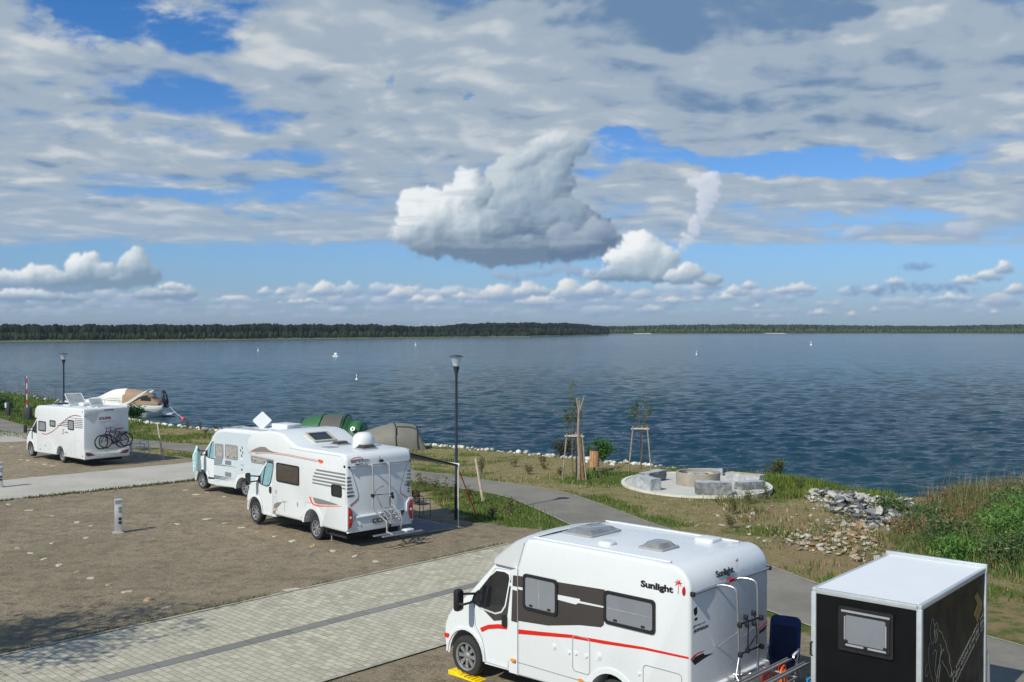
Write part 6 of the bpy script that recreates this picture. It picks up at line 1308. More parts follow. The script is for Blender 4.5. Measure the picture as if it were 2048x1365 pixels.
# litter bin
x, y, z = gp(1189, 946); o = empty('litter_bin', (x, y, z), .2, label='wooden slatted litter bin with a dark green lid near the shore', cat='litter bin')
bm = B(); tube(bm, [(0, 0, -.1), (0, 0, .35)], .05); done('post', bm, BLACKP, o, 40)
WO = mat('warm_wood', c3(178, 138, 98), .7, var=.25, vscale=8, bump=.3)
bm = B()
for k in range(14): a = 2*PI*k/14; box(bm, (.20*math.cos(a), .20*math.sin(a), .65), (.025, .08, .78), RZ(0), .0) if False else box(bm, (0, 0, 0), (.022, .082, .78))
bmesh.ops.delete(bm, geom=bm.verts[:], context='VERTS')
for k in range(14):
    a = 2*PI*k/14; vs = box(bm, (0, 0, 0), (.022, .084, .78), RZ(a)); bmesh.ops.translate(bm, vec=(.205*math.cos(a), .205*math.sin(a), .66), verts=vs)
done('slatted_body', bm, WO, o, 0)
bm = B(); lathe(bm, [(0, .30), (.185, .30), (.185, 1.0), (0, 1.0)], seg=20); done('liner', bm, BLACKP, o, 30)
bm = B(); lathe(bm, [(.22, 1.04), (.235, 1.05), (.235, 1.20), (.21, 1.23), (0, 1.24)], seg=24); done('lid', bm, mat('bin_green', c3(44, 60, 56), .5), o, 35)
# ================================================================== saplings with stakes
BARK = mat('bark', c3(112, 96, 78), .9, var=.25, vscale=10, bump=.5)
LEAFM = attr_mat('leaf', .55, transl=.3, var=.2, vscale=6)
def leaves(centres, n, spread, size, cols, name='leaves', parent=None, seed=0, flat=.35, asp=.42):
    r = np.random.default_rng(seed); C = np.asarray(centres, float); idx = r.integers(0, len(C), n); P = C[idx]+r.normal(0, 1, (n, 3))*np.asarray(spread)
    d = r.normal(0, 1, (n, 3)); d[:, 2] *= flat; d /= np.linalg.norm(d, axis=1)[:, None]; e = np.cross(d, r.normal(0, 1, (n, 3))); e /= np.linalg.norm(e, axis=1)[:, None]
    s = size*r.uniform(.6, 1.4, (n, 1)); w = s*asp; V = np.stack([P, P+d*s*.5+e*w*.5, P+d*s, P+d*s*.5-e*w*.5], 1).reshape(-1, 3); Q = np.arange(4*n).reshape(n, 4)
    cc = np.asarray([c3(*c)[:3] for c in cols]); t = np.repeat(cc[r.integers(0, len(cc), n)]*r.uniform(.75, 1.25, (n, 1)), 4, 0)
    return fast(name, V, Q, t, LEAFM, parent=parent, smooth=0)
GRN = [(72, 94, 40), (88, 108, 52), (58, 80, 36), (104, 118, 62)]
def sapling(p, H, seed, tops, br0, wild, **k):
    o = empty('sapling', p, 0, **k); r = random.Random(seed); bm = B(); tw = []
    for (dx_, h_, z0) in tops:
        pts = [Vector((0, 0, -.1)) if z0 == 0 else Vector((0, 0, z0))]; n = 6
        base = pts[0]
        for i in range(1, n+1): pts.append(base+Vector((dx_*(i/n)**.7+r.uniform(-.03, .03), r.uniform(-.04, .04), (h_-base.z)*i/n)))
        tube(bm, pts, [.032 if z0 == 0 else .015, .006], 6, smooth_pts=2)
        for q in range(int(18*wild)):
            t = r.uniform(br0, .98); i = min(n-1, int(t*n)); b = pts[i].lerp(pts[i+1], t*n-i); 
            if b.z < 1.9: continue
            a = r.uniform(0, 2*PI); L = r.uniform(.25, .75)*(1.15-t*.75); e = b+Vector((math.cos(a)*L*.55, math.sin(a)*L*.55, L*.75)); tube(bm, [b, b.lerp(e, .5)+Vector((0, 0, -.04)), e], [.008, .003], 4); tw += [b.lerp(e, s_) for s_ in (.4, .6, .8, 1)]
        tw += [pts[-1], pts[-2], pts[-1].lerp(pts[-2], .5)]*2
    done('trunk', bm, BARK, o, 50); leaves([tuple(v) for v in tw], int(560*wild), (.05, .05, .07), .10, GRN, 'crown', o, seed); return o
def stakes3(p, h, r0, nm, cross, **k):
    o = empty(nm, p, 0, **k)
    for i, a in enumerate((200, 320, 80)):
        a = math.radians(a); b0 = (r0*math.cos(a), r0*math.sin(a), -.1); b1 = (r0*.62*math.cos(a), r0*.62*math.sin(a), h); bm = B(); tube(bm, [b0, b1], .036, 8); done('stake', bm, WOODG, o, 40)
    pts = [(r0*.66*math.cos(math.radians(a)), r0*.66*math.sin(math.radians(a)), h-.12) for a in (200, 320, 80)]
    for i in range(3):
        a_, b_ = Vector(pts[i]), Vector(pts[(i+1) % 3]); d = (b_-a_).normalized()*.08; bm = B(); tube(bm, [a_-d, b_+d], .032, 6); done('rail', bm, WOODP, o, 40)
    bm = B(); tube(bm, [pts[0], (0, 0, h-.2), pts[1]], .018, 5); done('tie', bm, BLACKP, o, 40)
x, y, z = gp(1146, 950); sapling((x, y, z), 4.3, 3, [(-.05, 4.25, 0), (.38, 3.0, 1.5), (-.36, 2.9, 1.6), (.1, 3.3, 1.8)], .35, 1.0, label='thin sapling beside the tall pruned trunk near the litter bin', cat='sapling')
x, y, z = gp(1150, 957); stakes3((x-.02, y-.4, z), 2.05, .62, 'tree_support', 0, label='three wooden stakes with rails round the left sapling', cat='tree support', group='stake frames round the saplings')
x, y, z = gp(1281, 941); sapling((x, y, z), 4.0, 8, [(.28, 4.0, 0), (-.42, 2.9, 1.9), (.5, 2.9, 1.9), (-.15, 3.1, 1.9)], .45, .75, label='thin sapling inside the right stake frame beside the fire place', cat='sapling')
stakes3((x, y, z), 2.1, .62, 'tree_support', 0, label='three wooden stakes with rails round the right sapling', cat='tree support', group='stake frames round the saplings')
x, y, z = gp(1158, 961); o = empty('pruned_tree', (x, y, z), 0, label='tall bare pruned trunk with a forked top beside the left stakes', cat='tree')
bm = B(); tube(bm, [(0, 0, -.1), (.02, 0, 1.0), (-.03, 0, 2.0), (0, 0, 3.1)], [.085, .05], 10, smooth_pts=3)
done('trunk', bm, WOODG, o, 50); bm = B(); tube(bm, [(0, 0, 3.0), (-.10, 0, 3.62)], [.05, .035], 7); done('fork', bm, WOODG, o, 50); bm = B(); tube(bm, [(0, 0, 3.0), (.03, .03, 3.5)], [.05, .03], 7); done('fork', bm, WOODG, o, 50); bm = B(); tube(bm, [(0, 0, 2.95), (.24, 0, 3.72)], [.035, .025], 7); done('fork', bm, WOODG, o, 50)
bm = B(); tube(bm, [(.20, .02, -.1), (.12, 0, 1.0), (.05, 0, 1.9)], [.085, .04], 8, smooth_pts=3); done('second_stem', bm, mat('reddish_bark', c3(132, 98, 74), .9, var=.3, vscale=8, bump=.6), o, 50)
# ================================================================== shrubs by the shore
def shrub(p, rx, h, n, cols, seed, stems=20, size=.10, dark=False, **k):
    o = empty('shrub', p, 0, **k); r = random.Random(seed); bm = B(); tw = []
    for q in range(stems):
        a = r.uniform(0, 2*PI); R_ = r.uniform(.2, 1)*rx; e = Vector((R_*math.cos(a), R_*math.sin(a)*.8, h*r.uniform(.6, 1.0)*(1-.35*(R_/rx)**2))); tube(bm, [(0.15*e.x, .15*e.y, -.05), (e.x*.6, e.y*.6, e.z*.6), e], [.015, .005], 4); tw += [Vector((e.x*t, e.y*t, e.z*t)) for t in (.45, .6, .75, .9, 1)]
    done('stems', bm, BARK, o, 50); leaves([tuple(v) for v in tw], n, (.10*rx+.03, .10*rx+.03, .07*h+.02), size, cols, 'foliage', o, seed); return o
shrub((2.75, 55.9, -.62), .85, 1.25, 900, [(40, 52, 30), (50, 62, 36), (60, 56, 36)], 5, 34, .12, label='dark narrow-leaved shrub at the shore behind the left stakes', cat='shrub')
shrub((4.68, 54.6, -.62), .85, 1.1, 3000, [(62, 108, 34), (80, 128, 44), (50, 90, 30)], 6, 34, .12, label='bright green rounded shrub behind the litter bin', cat='shrub')
shrub((12.0, 46.6, -.4), .6, .95, 1400, [(66, 94, 42), (84, 100, 50), (98, 88, 50)], 9, 22, .08, label='small ragged shrub at the shore right of the gravel circle', cat='shrub')
shrub((-30.9, 84.3, -1.15), 0.8, 1.4, 1300, [(44, 84, 34), (58, 100, 40), (30, 60, 26)], 12, 26, .2, label='green shrub growing in front of the moored boat', cat='shrub')
WEED = [(84, 96, 44), (66, 88, 38), (104, 98, 60), (92, 84, 46)]
wd = [(1030, 935, .5), (1058, 950, .6), (963, 950, .9), (1090, 940, .4), (1470, 1030, .7), (1498, 1010, .6), (1530, 1000, .6), (1462, 1058, .5), (1446, 990, .4), (1560, 990, .6), (1120, 952, .35), (985, 1040, .5), (1020, 1030, .6), (1600, 985, .6), (1085, 925, .4), (842, 985, .9), (868, 992, .8), (896, 1000, .9), (940, 1010, .7), (830, 1005, .7), (430, 862, .6), (400, 860, .7), (455, 865, .6), (375, 858, .7), (410, 868, .5)]
for k, (px_, py_, h_) in enumerate(wd):
    shrub(gp(px_, py_), .16+.12*h_, h_, int(110+220*h_), WEED, 40+k, 7, .07, label='knee-high green weed standing in the grass between the path and the lake' if k < 15 else 'green weed beside the grey path', cat='weed', group='weeds in the grass by the path')
# ================================================================== stones: riprap band, grey pile, rubble
RK = [attr_mat('rock_surface', .9, var=.25, vscale=7, spec=.2)]
def rock_mesh(seed, sub, sq): 
    bm = rock_bm(seed, sub, sq, .6); bmesh.ops.recalc_face_normals(bm, faces=bm.faces); me = bpy.data.meshes.new('rock'); bm.to_mesh(me); bm.free(); return me
def vf(me):
    V = np.empty(len(me.vertices)*3); me.vertices.foreach_get('co', V); me.calc_loop_triangles(); T = np.empty(len(me.loop_triangles)*3, int); me.loop_triangles.foreach_get('vertices', T); return V.reshape(-1, 3), T.reshape(-1, 3)
RMESH = [vf(rock_mesh(100+k, 1, (1.2, 1, .8))) for k in range(8)]
def rockfield(name, P, size, cols, m, **k):
    Vs, Fs, Ts = [], [], []; off = 0; cc = np.array([c3(*c)[:3] for c in cols])
    for p in P:
        V, Fc = RMESH[rng.integers(8)]; s = size*rng.uniform(.5, 1.35); a = rng.uniform(0, 6.28); b = rng.uniform(-.6, .6); ca, sa, cb, sb = math.cos(a), math.sin(a), math.cos(b), math.sin(b)
        W_ = V*s; W_ = W_ @ np.array([[1, 0, 0], [0, cb, -sb], [0, sb, cb]]) @ np.array([[ca, -sa, 0], [sa, ca, 0], [0, 0, 1]]); Vs.append(W_+p); Fs.append(Fc+off); off += len(V); c = cc[rng.integers(len(cc))]*rng.uniform(.8, 1.15); Ts.append(np.tile(c, (len(V), 1)))
    o = fast(name, np.concatenate(Vs), np.concatenate(Fs), np.concatenate(Ts), m, smooth=0); tag(o, **k); return o
P = []
L = np.array(SHORE); seg = np.hypot(*np.diff(L, axis=0).T); cum = np.concatenate([[0], np.cumsum(seg)])
for s_ in np.arange(0, cum[-1], .14):
    x = np.interp(s_, cum, L[:, 0]); y = np.interp(s_, cum, L[:, 1])
    if not (-60 < x < 12.5): continue
    i = np.searchsorted(cum, s_)-1; i = min(max(i, 0), len(L)-2); d = (L[i+1]-L[i])/max(seg[i], 1e-6); nrm = np.array([-d[1], d[0]])
    if x > 7.5 and rng.random() < .55: continue
    if x < -31 and rng.random() < .7: continue
    for q in range(2):
        o_ = rng.normal(.15, .45); X_, Y_ = x+nrm[0]*o_, y+nrm[1]*o_; P.append((X_, Y_, gz(X_, Y_)+rng.uniform(-.02, .10)))
rockfield('shore_stones', P, .30, [(206, 204, 192), (186, 184, 172), (214, 212, 202), (160, 158, 148)], RK[0], label='long band of white rubble stones along the water edge', cat='shore stones', kind='stuff')
# individually placed rocks
protoR = []
for k in range(10):
    V_, F_ = RMESH[k % 8]; protoR.append((V_, F_))
GREYS = [mat('grey_rock', c3(124, 126, 128), .85, var=.35, vscale=5, bump=.6), mat('dark_grey_rock', c3(90, 92, 94), .85, var=.35, vscale=5, bump=.6), mat('light_grey_rock', c3(172, 170, 162), .85, var=.25, vscale=5, bump=.6)]
TANS = [mat('tan_rock', c3(156, 139, 112), .85, var=.3, vscale=5, bump=.6), mat('pale_rubble', c3(168, 160, 142), .85, var=.25, vscale=5, bump=.6), mat('rust_rock', c3(152, 120, 92), .85, var=.3, vscale=5, bump=.6), GREYS[2]]
cache = {}
def put_rock(p, s, m, label, group, flat=1.0):
    k = rng.integers(8); key = (int(k), m.name)
    if key not in cache: me = fast('rock', *RMESH[k], None, m, smooth=0); cache[key] = me.data; bpy.data.objects.remove(me)
    o = bpy.data.objects.new('rock', cache[key]); COL.objects.link(o); o.location = p; o.rotation_euler = (rng.uniform(-.5, .5), rng.uniform(-.5, .5), rng.uniform(0, 6.28)); o.scale = (s*rng.uniform(.8, 1.4), s*rng.uniform(.8, 1.3), s*rng.uniform(.6, 1.0)*flat)
    tag(o, label, 'rock', group)
def scatter(n, poly, dmin):
    xs_ = [p[0] for p in poly]; ys_ = [p[1] for p in poly]; out = []
    for _ in range(n*60):
        x = rng.uniform(min(xs_), max(xs_)); y = rng.uniform(min(ys_), max(ys_))
        if inpoly(np.array([x]), np.array([y]), poly)[0] and all((x-a)**2+(y-b)**2 > dmin*dmin for a, b in out): out.append((x, y))
        if len(out) >= n: break
    return out
for x, y in scatter(150, [(12.2, 41.8), (13.2, 41.8), (15.2, 39.6), (14.2, 36.4), (12.7, 35.4), (11.6, 37.2), (11.5, 39.8)], .12):
    edge_ = x > 13.5 and y > 38.4
    put_rock((x, y, gz(x, y)+.10+rng.uniform(0, .14)), rng.uniform(.16, .38), GREYS[2] if edge_ or rng.random() < .25 else GREYS[rng.integers(2)], 'grey broken rock in the pile between the lawn and the reeds', 'rocks in the grey pile', .7)
for x, y in scatter(105, [(8.0, 30.2), (9.6, 27.7), (10.6, 28.2), (10.7, 30.2), (11.6, 33.5), (12.2, 35.2), (11.3, 35.4), (10.0, 32.0), (8.4, 31.4)], .14): put_rock((x, y, gz(x, y)+.04+rng.uniform(0, .05)), rng.uniform(.09, .26), TANS[rng.integers(4)], 'pale or rusty rubble stone on the bare slope above the path', 'rubble stones on the slope', .8)
for x, y in scatter(45, [(5.5, 33.5), (8.5, 29), (11, 34), (11.5, 38), (8, 38.5)], .3): put_rock((x, y, gz(x, y)+.02), rng.uniform(.08, .2), TANS[rng.integers(4)], 'small loose stone scattered on the bare soil below the gravel circle', 'loose stones on the soil', .7)
def stones_in(poly, n): 
    q = scatter(n, poly, .0); return [(x, y, gz(x, y)+rng.uniform(.0, .06)) for x, y in q]
rockfield('rubble', stones_in([(12.2, 41.9), (13.4, 41.9), (15.4, 39.6), (14.4, 36.2), (12.7, 35.0), (11.4, 37.2), (11.3, 39.9)], 700), .16, [(120, 122, 124), (150, 150, 146), (90, 92, 94), (176, 172, 160)], RK[0], label='small grey rubble filling the rock pile', cat='rubble', kind='stuff')
rockfield('rubble', stones_in([(7.6, 30.4), (9.6, 27.4), (10.8, 28.0), (11.0, 30.2), (11.9, 33.5), (12.8, 36), (11.3, 36.4), (9.4, 33.0), (8.0, 32.0)], 420), .09, [(160, 146, 120), (172, 164, 146), (134, 116, 90), (116, 112, 102)], RK[0], label='small pale rubble strewn over the bare slope', cat='rubble', kind='stuff')
# ================================================================== grasses, reeds and ground cover
def blades(name, P, H, Wd, cols, m, bend=.35, seed=0, seg=2, parent=None, **k):
    r = np.random.default_rng(seed); n = len(P); a = r.uniform(0, 2*np.pi, n); lean = r.uniform(.05, bend, n)*H; la = r.uniform(0, 2*np.pi, n); dx_, dy_ = np.cos(a)*Wd/2, np.sin(a)*Wd/2; lv = []
    for q in range(seg+1):
        t = q/seg; w = (1-t)**.8+.06; x = P[:, 0]+np.cos(la)*lean*t*t; y = P[:, 1]+np.sin(la)*lean*t*t; z = P[:, 2]+H*(t-.15*t*t*(lean/np.maximum(H, 1e-3)))
        lv += [np.stack([x-dx_*w, y-dy_*w, z], 1), np.stack([x+dx_*w, y+dy_*w, z], 1)]
    V = np.stack(lv, 1).reshape(-1, 3); q0 = np.arange(n)[:, None]*(2*(seg+1)); Q = np.concatenate([q0+np.array([2*s_, 2*s_+1, 2*s_+3, 2*s_+2]) for s_ in range(seg)], 0)
    cc = np.asarray([c3(*c)[:3] for c in cols]); tt = np.repeat(cc[r.integers(0, len(cc), n)]*r.uniform(.8, 1.2, (n, 1)), 2*(seg+1), 0)
    o = fast(name, V, Q, tt, m, parent=parent, smooth=0); tag(o, **k); return o
GRASSM = attr_mat('grass_blade', .7, transl=.25, var=.15)
n = 300000; X_ = rng.uniform(-45, 20, n); Y_ = 24+rng.uniform(0, 1, n)**1.15*72
keep = (np.abs(X_/Y_) < .55); X_, Y_ = X_[keep], Y_[keep]
lm, gm_ = lawn_mask(X_, Y_), green_mask(X_, Y_); ds_, sg_ = pdist(X_, Y_, SHORE); dp_, _s = pdist(X_, Y_, PATH); el_ = ((X_-CX)/3.16)**2+((Y_-CY)/4.15)**2
ok = (lm > .5) & (ds_*-sg_ > -.1) & (dp_ > 1.42) & (el_ > 1.02) & (rng.random(len(X_)) < .30+.70*gm_)
ok &= ~((X_ > 11.2) & (Y_ < 42) & (Y_ > 33))
gu = inpoly(X_, Y_, [(11.8, 25.5), (30, 16), (30, 37), (15.5, 39.5), (12.2, 34)]); ok &= ~gu
X_, Y_ = X_[ok], Y_[ok]; g_ = green_mask(X_, Y_); Z_ = ground_z(X_, Y_); h_ = rng.uniform(.05, .13, len(X_))*(1+1.2*(vnoise(X_, Y_, .6) > .62))*(.7+.6*g_)
isg = rng.random(len(X_)) < g_*.9+.05
P_ = np.stack([X_, Y_, Z_], 1)
blades('lawn_grass', P_[isg], h_[isg], .035, [(84, 106, 42), (100, 122, 54), (70, 92, 36), (118, 128, 66)], GRASSM, .6, 1, label='short green grass on the lawn strips by the path and lake', cat='grass', kind='stuff')
blades('dry_grass', P_[~isg], h_[~isg]*.8, .03, [(160, 138, 96), (138, 118, 80), (176, 156, 116)], GRASSM, .7, 2, label='dry straw-coloured grass on the worn lawn', cat='grass', kind='stuff')
n = 5200; t_ = rng.uniform(-6, 22, n); nn_ = -20.95-np.abs(rng.normal(0, .12, n)); X_ = dx*t_+nxx*nn_; Y_ = dy*t_+nyy*nn_; sel = vnoise(X_, Y_, .9) > .45
P_ = np.stack([X_, Y_, ground_z(X_, Y_)], 1)[sel]; blades('verge_grass', P_, rng.uniform(.02, .07, len(P_)), .02, [(96, 108, 56), (120, 116, 70), (84, 96, 48)], GRASSM, .6, 21, 2, label='sparse short grass along the kerb of the paved road', cat='grass', kind='stuff')
L1 = np.array(lo_road); n = 5200; k_ = rng.integers(0, len(L1)-1, n); t_ = rng.random(n)[:, None]; P2 = L1[k_]*(1-t_)+L1[k_+1]*t_+rng.normal(0, .16, (n, 2))+np.array([.12, -.12]); sel = vnoise(P2[:, 0], P2[:, 1], .8) > .4
P_ = np.stack([P2[:, 0], P2[:, 1], ground_z(P2[:, 0], P2[:, 1])], 1)[sel]; blades('verge_grass', P_, rng.uniform(.04, .12, len(P_)), .035, [(84, 98, 46), (104, 108, 60), (70, 84, 40)], GRASSM, .6, 22, 2, label='short green grass along the edge of the pale gravel road', cat='grass', kind='stuff')
# tall growth on the right
RPOLY = [(11.0, 29.6), (12.0, 26.2), (13.4, 24.6), (19, 20.6), (27, 17), (30, 30), (26, 36.5), (20, 38.5), (16.2, 39.6), (13.9, 37.5), (12.6, 34.2), (11.6, 31.8)]
n = 100000; X_ = rng.uniform(10.5, 24, n); Y_ = rng.uniform(18, 40, n); ok = inpoly(X_, Y_, RPOLY) & (X_/Y_ < .60); X_, Y_ = X_[ok], Y_[ok]; Z_ = ground_z(X_, Y_)
ed_ = np.clip(pdist(X_, Y_, RPOLY+[RPOLY[0]])[0]/1.5, .25, 1)
zone = vnoise(X_, Y_, .33, 4); hump = .75+1.0*ss(26, 30, Y_)*ss(13.2, 16, X_)
green = np.exp(-((X_-16.0)/3.2)**2-((Y_-30.3)/3.3)**2)
r_ = rng.random(len(X_)); brown = (Y_ > 33.0+(X_-14)*.1-1.2*vnoise(X_, Y_, .8)) | ((X_ < 13.8) & (Y_ > 30)); P_ = np.stack([X_, Y_, Z_], 1)
sel = brown & (r_ < .75); blades('reeds', P_[sel], (ed_*hump*rng.uniform(.35, .9, len(X_)))[sel]*.80, .028, [(128, 102, 74), (142, 120, 86), (112, 88, 62), (96, 110, 62), (86, 106, 58), (150, 136, 98), (92, 112, 64)], GRASSM, .35, 3, 3, label='brown seeding reeds and docks along the water on the right', cat='reeds', kind='stuff')
sel = (~brown) & (r_ < .60); blades('tall_grass', P_[sel], (ed_*hump*rng.uniform(.5, 1.12, len(X_)))[sel]*1.0, .032, [(78, 108, 46), (96, 126, 56), (66, 94, 46), (128, 124, 76), (90, 116, 74), (140, 128, 86)], GRASSM, .5, 4, 3, label='tall green grass and rushes on the right behind the trailer', cat='tall grass', kind='stuff')
sel = brown & (r_ > .72); blades('green_rushes', P_[sel], (ed_*hump*rng.uniform(.4, .85, len(X_)))[sel]*.9, .04, [(84, 116, 66), (70, 104, 62), (104, 128, 74)], GRASSM, .6, 14, 3, label='green rushes growing among the brown reeds', cat='rushes', kind='stuff')
# leafy willow-like growth: leaf clusters along many stems, in separate bushes
def bush(cx, cy, rx, ry, h, ns, nl, cols, seed, size, label, group=None, stemc=None):
    r = np.random.default_rng(seed); z0 = gz(cx, cy); o = empty('bush', (cx, cy, z0), 0, label=label, cat='bush', group=group); tw = []; bm = B()
    for q in range(ns):
        a = r.uniform(0, 2*PI); R_ = r.uniform(0, 1)**.6; ex, ey = rx*R_*math.cos(a), ry*R_*math.sin(a); hz = h*(1-.45*R_*R_)*r.uniform(.75, 1.08)
        b0 = Vector((ex*.45, ey*.45, -.15)); e = Vector((ex, ey, hz))
        if q % 3 == 0: tube(bm, [b0, b0.lerp(e, .5)+Vector((0, 0, .1)), e], [.014, .004], 4)
        tw += [tuple(b0.lerp(e, t)) for t in (.3, .45, .6, .7, .8, .88, .95, 1)]
    done('stems', bm, BARK, o, 50); leaves(tw, nl, (.12, .12, .10), size, cols, 'foliage', o, seed, flat=1.1, asp=.26)
GB = [(78, 122, 50), (94, 138, 60), (66, 104, 44), (118, 152, 78), (92, 124, 58)]; DB = [(66, 100, 54), (82, 116, 66), (54, 84, 46), (100, 124, 76), (120, 116, 76)]; BB = [(136, 102, 76), (150, 120, 88), (114, 108, 66), (98, 118, 62), (122, 90, 66)]
specs = [(15.6, 30.2, 1.9, 1.6, 1.65, GB), (17.6, 30.8, 1.8, 1.5, 1.55, GB), (14.4, 28.9, 1.2, 1.1, 1.25, GB), (16.4, 28.0, 1.5, 1.2, 1.2, DB), (13.3, 27.2, .9, .9, .9, DB), (14.9, 26.4, 1.1, .9, .85, DB), (18.5, 28.2, 1.6, 1.3, 1.35, GB), (12.6, 30.0, .9, .9, .8, DB), (13.4, 31.6, 1.0, 1.0, 1.0, BB),
         (16.8, 33.4, 1.6, 1.2, 1.45, DB), (19.0, 33.6, 1.7, 1.2, 1.45, BB), (15.2, 33.6, 1.2, 1.1, 1.15, BB), (17.8, 35.6, 1.8, 1.1, 1.45, BB), (14.3, 35.4, .9, .9, .9, DB), (16.2, 25.4, 1.2, .9, 1.0, DB), (12.9, 33.6, .8, .8, .7, BB), (20.3, 31.2, 1.5, 1.4, 1.5, GB), (15.8, 36.9, 1.2, .9, 1.1, BB), (13.9, 38.0, .7, .7, .6, DB), (12.2, 28.2, .7, .7, .65, GB)]
names_ = {id(GB): 'bright green leafy bush', id(DB): 'dark green weedy bush', id(BB): 'brown seeding bush'}
place_ = ['on the crest of the mound right of the rocks', 'right of the largest bright bush', 'in front of the bright crest bushes', 'in the middle of the near slope', 'low beside the rubble edge', 'just above the roof of the trailer', 'near the right edge of the picture', 'at the foot of the rubble', 'at the left fringe of the mound', 'behind the bright crest bushes', 'at the right edge before the water', 'left of the crest towards the water', 'on the skyline against the water, widest of all', 'at the right of the rock pile', 'above the right rear corner of the trailer', 'between rock pile and mound', 'cut by the right edge of the picture', 'at the far left end of the skyline growth', 'at the tip by the water behind the rock pile', 'smallest, beside the trailer roof corner']
for k, (cx_, cy_, rx_, ry_, h_, c_) in enumerate(specs): bush(cx_, cy_, rx_, ry_, h_, int(40+26*rx_*ry_), int(2200*rx_*ry_+600), c_, 300+k, .145 if c_ is not BB else .09, names_[id(c_)]+' '+place_[k], 'bushes on the mound at the right')
# seed heads above the skyline
n = 500; X_ = rng.uniform(14.6, 21, n); Y_ = rng.uniform(33.5, 37.5, n); P_ = np.stack([X_, Y_, ground_z(X_, Y_)], 1); blades('seed_stalks', P_, rng.uniform(1.1, 1.75, n), .014, [(196, 180, 148), (164, 138, 104), (140, 112, 84)], GRASSM, .15, 8, 3, label='thin pale seed stalks rising above the brown reeds', cat='seed stalks', kind='stuff')
n = 5000; X_ = rng.uniform(7.6, 13.2, n); Y_ = rng.uniform(27.5, 41.5, n); ok = vnoise(X_, Y_, 1.1) > .52; P_ = np.stack([X_, Y_, ground_z(X_, Y_)], 1)[ok]; ok2 = pdist(P_[:, 0], P_[:, 1], PATH)[0] > 1.6; P_ = P_[ok2]
blades('rubble_weeds', P_, rng.uniform(.10, .32, len(P_)), .03, [(96, 108, 56), (120, 118, 70), (136, 122, 84), (80, 98, 46)], GRASSM, .6, 31, 2, label='sparse weeds and grass growing between the rubble stones', cat='grass', kind='stuff')
# yellowish grass on the lawn lip right of the circle
n = 9000; X_ = rng.uniform(10.8, 15.2, n); Y_ = rng.uniform(40.0, 46.5, n); d_, s_ = pdist(X_, Y_, SHORE); ok = (d_*-s_ > -.5) & (((X_-CX)/3.16)**2+((Y_-CY)/4.15)**2 > 1.05) & ~inpoly(X_, Y_, [(12.0, 41.5), (13.2, 41.8), (15.4, 39.4), (14.2, 36.4), (11.5, 36)]); P_ = np.stack([X_, Y_, ground_z(X_, Y_)], 1)[ok]
blades('meadow_grass', P_, rng.uniform(.15, .38, len(P_)), .035, [(112, 128, 52), (92, 116, 44), (136, 142, 72), (74, 98, 36)], GRASSM, .5, 9, 3, label='longer yellow-green grass on the bank right of the gravel circle', cat='grass', kind='stuff')
# grass on the left bank
n = 14000; X_ = rng.uniform(-60, -28, n); Y_ = rng.uniform(72, 118, n); d_, s_ = pdist(X_, Y_, SHORE); e_, q_ = pdist(X_, Y_, PATH); ok = (d_*-s_ > -.3) & (q_ > 0) & (e_ > 1.5); P_ = np.stack([X_, Y_, ground_z(X_, Y_)], 1)[ok]
blades('bank_grass', P_, rng.uniform(.15, .45, len(P_)), .07, [(84, 110, 48), (66, 96, 40), (104, 120, 62)], GRASSM, .5, 10, 2, label='long green grass on the bank at the far left', cat='grass', kind='stuff')
shrub(gp(4, 826), 1.1, 1.5, 1500, [(56, 92, 42), (70, 106, 48)], 15, 24, .2, label='green shrub at the left edge by the fence', cat='shrub')
# ================================================================== left edge: fence, barrier, boxes
FM = mat('fence_wire', c3(112, 118, 122), .5, metal=.3)
fo = empty('mesh_fence', (-50, 108, gz(-50, 108)), 0, label='long low wire mesh fence along the water at the far left', cat='fence')
fl = [(-66, 123), (-59.5, 118), (-54, 113), (-49, 108.2), (-44.5, 103.2), (-40, 97.6), (-37.0, 93.0)]
bm = B(); c0 = Vector(fo.location)
for (ax, ay), (bx, by) in zip(fl, fl[1:]):
    a = Vector((ax, ay, gz(ax, ay)))-c0; b = Vector((bx, by, gz(bx, by)))-c0
    for h in (.15, .35, .55, .75, .95, 1.12): tube(bm, [a+Vector((0, 0, h)), b+Vector((0, 0, h))], .022, 4, False)
    L_ = (b-a).length
    for q in range(int(L_/.45)): p = a.lerp(b, q*.45/L_); tube(bm, [p+Vector((0, 0, .1)), p+Vector((0, 0, 1.12))], .018, 4, False)
done('wire_mesh', bm, FM, fo, 0)
for (ax, ay), (bx, by) in zip(fl, fl[1:]):
    for q in (0, .5): x = ax+(bx-ax)*q; y = ay+(by-ay)*q; bm = B(); p = Vector((x, y, gz(x, y)))-c0; tube(bm, [p, p+Vector((0, 0, 1.22))], .045, 6); done('post', bm, FM, fo, 40)
DKB = mat('dark_box', c3(52, 54, 56), .6)
x, y, z = gp(55, 841); o = empty('barrier', (x, y, z), 0, label='raised red and white barrier arm on a dark grey housing', cat='barrier')
bm = B(); box(bm, (0, 0, .5), (.50, .5, 1.05), bev=.02); done('housing', bm, DKB, o, 30)
bm = B(); box(bm, (-.05, -.05, 2.2), (.055, .05, 2.6)); am = done('arm', bm, WHITE, o, 20)
for q in range(3): bm = B(); box(bm, (-.05, -.05, 1.45+q*.85), (.061, .056, .4)); done('red_band', bm, RED, am, 20)
bm = B(); box(bm, (-.13, -.05, 2.2), (.03, .05, 2.62)); done('arm_edge', bm, DKB, o, 20)
x, y, z = gp(15, 834); o = empty('ticket_post', (x, y, z), 0, label='dark grey box post with a pale panel at the far left', cat='post')
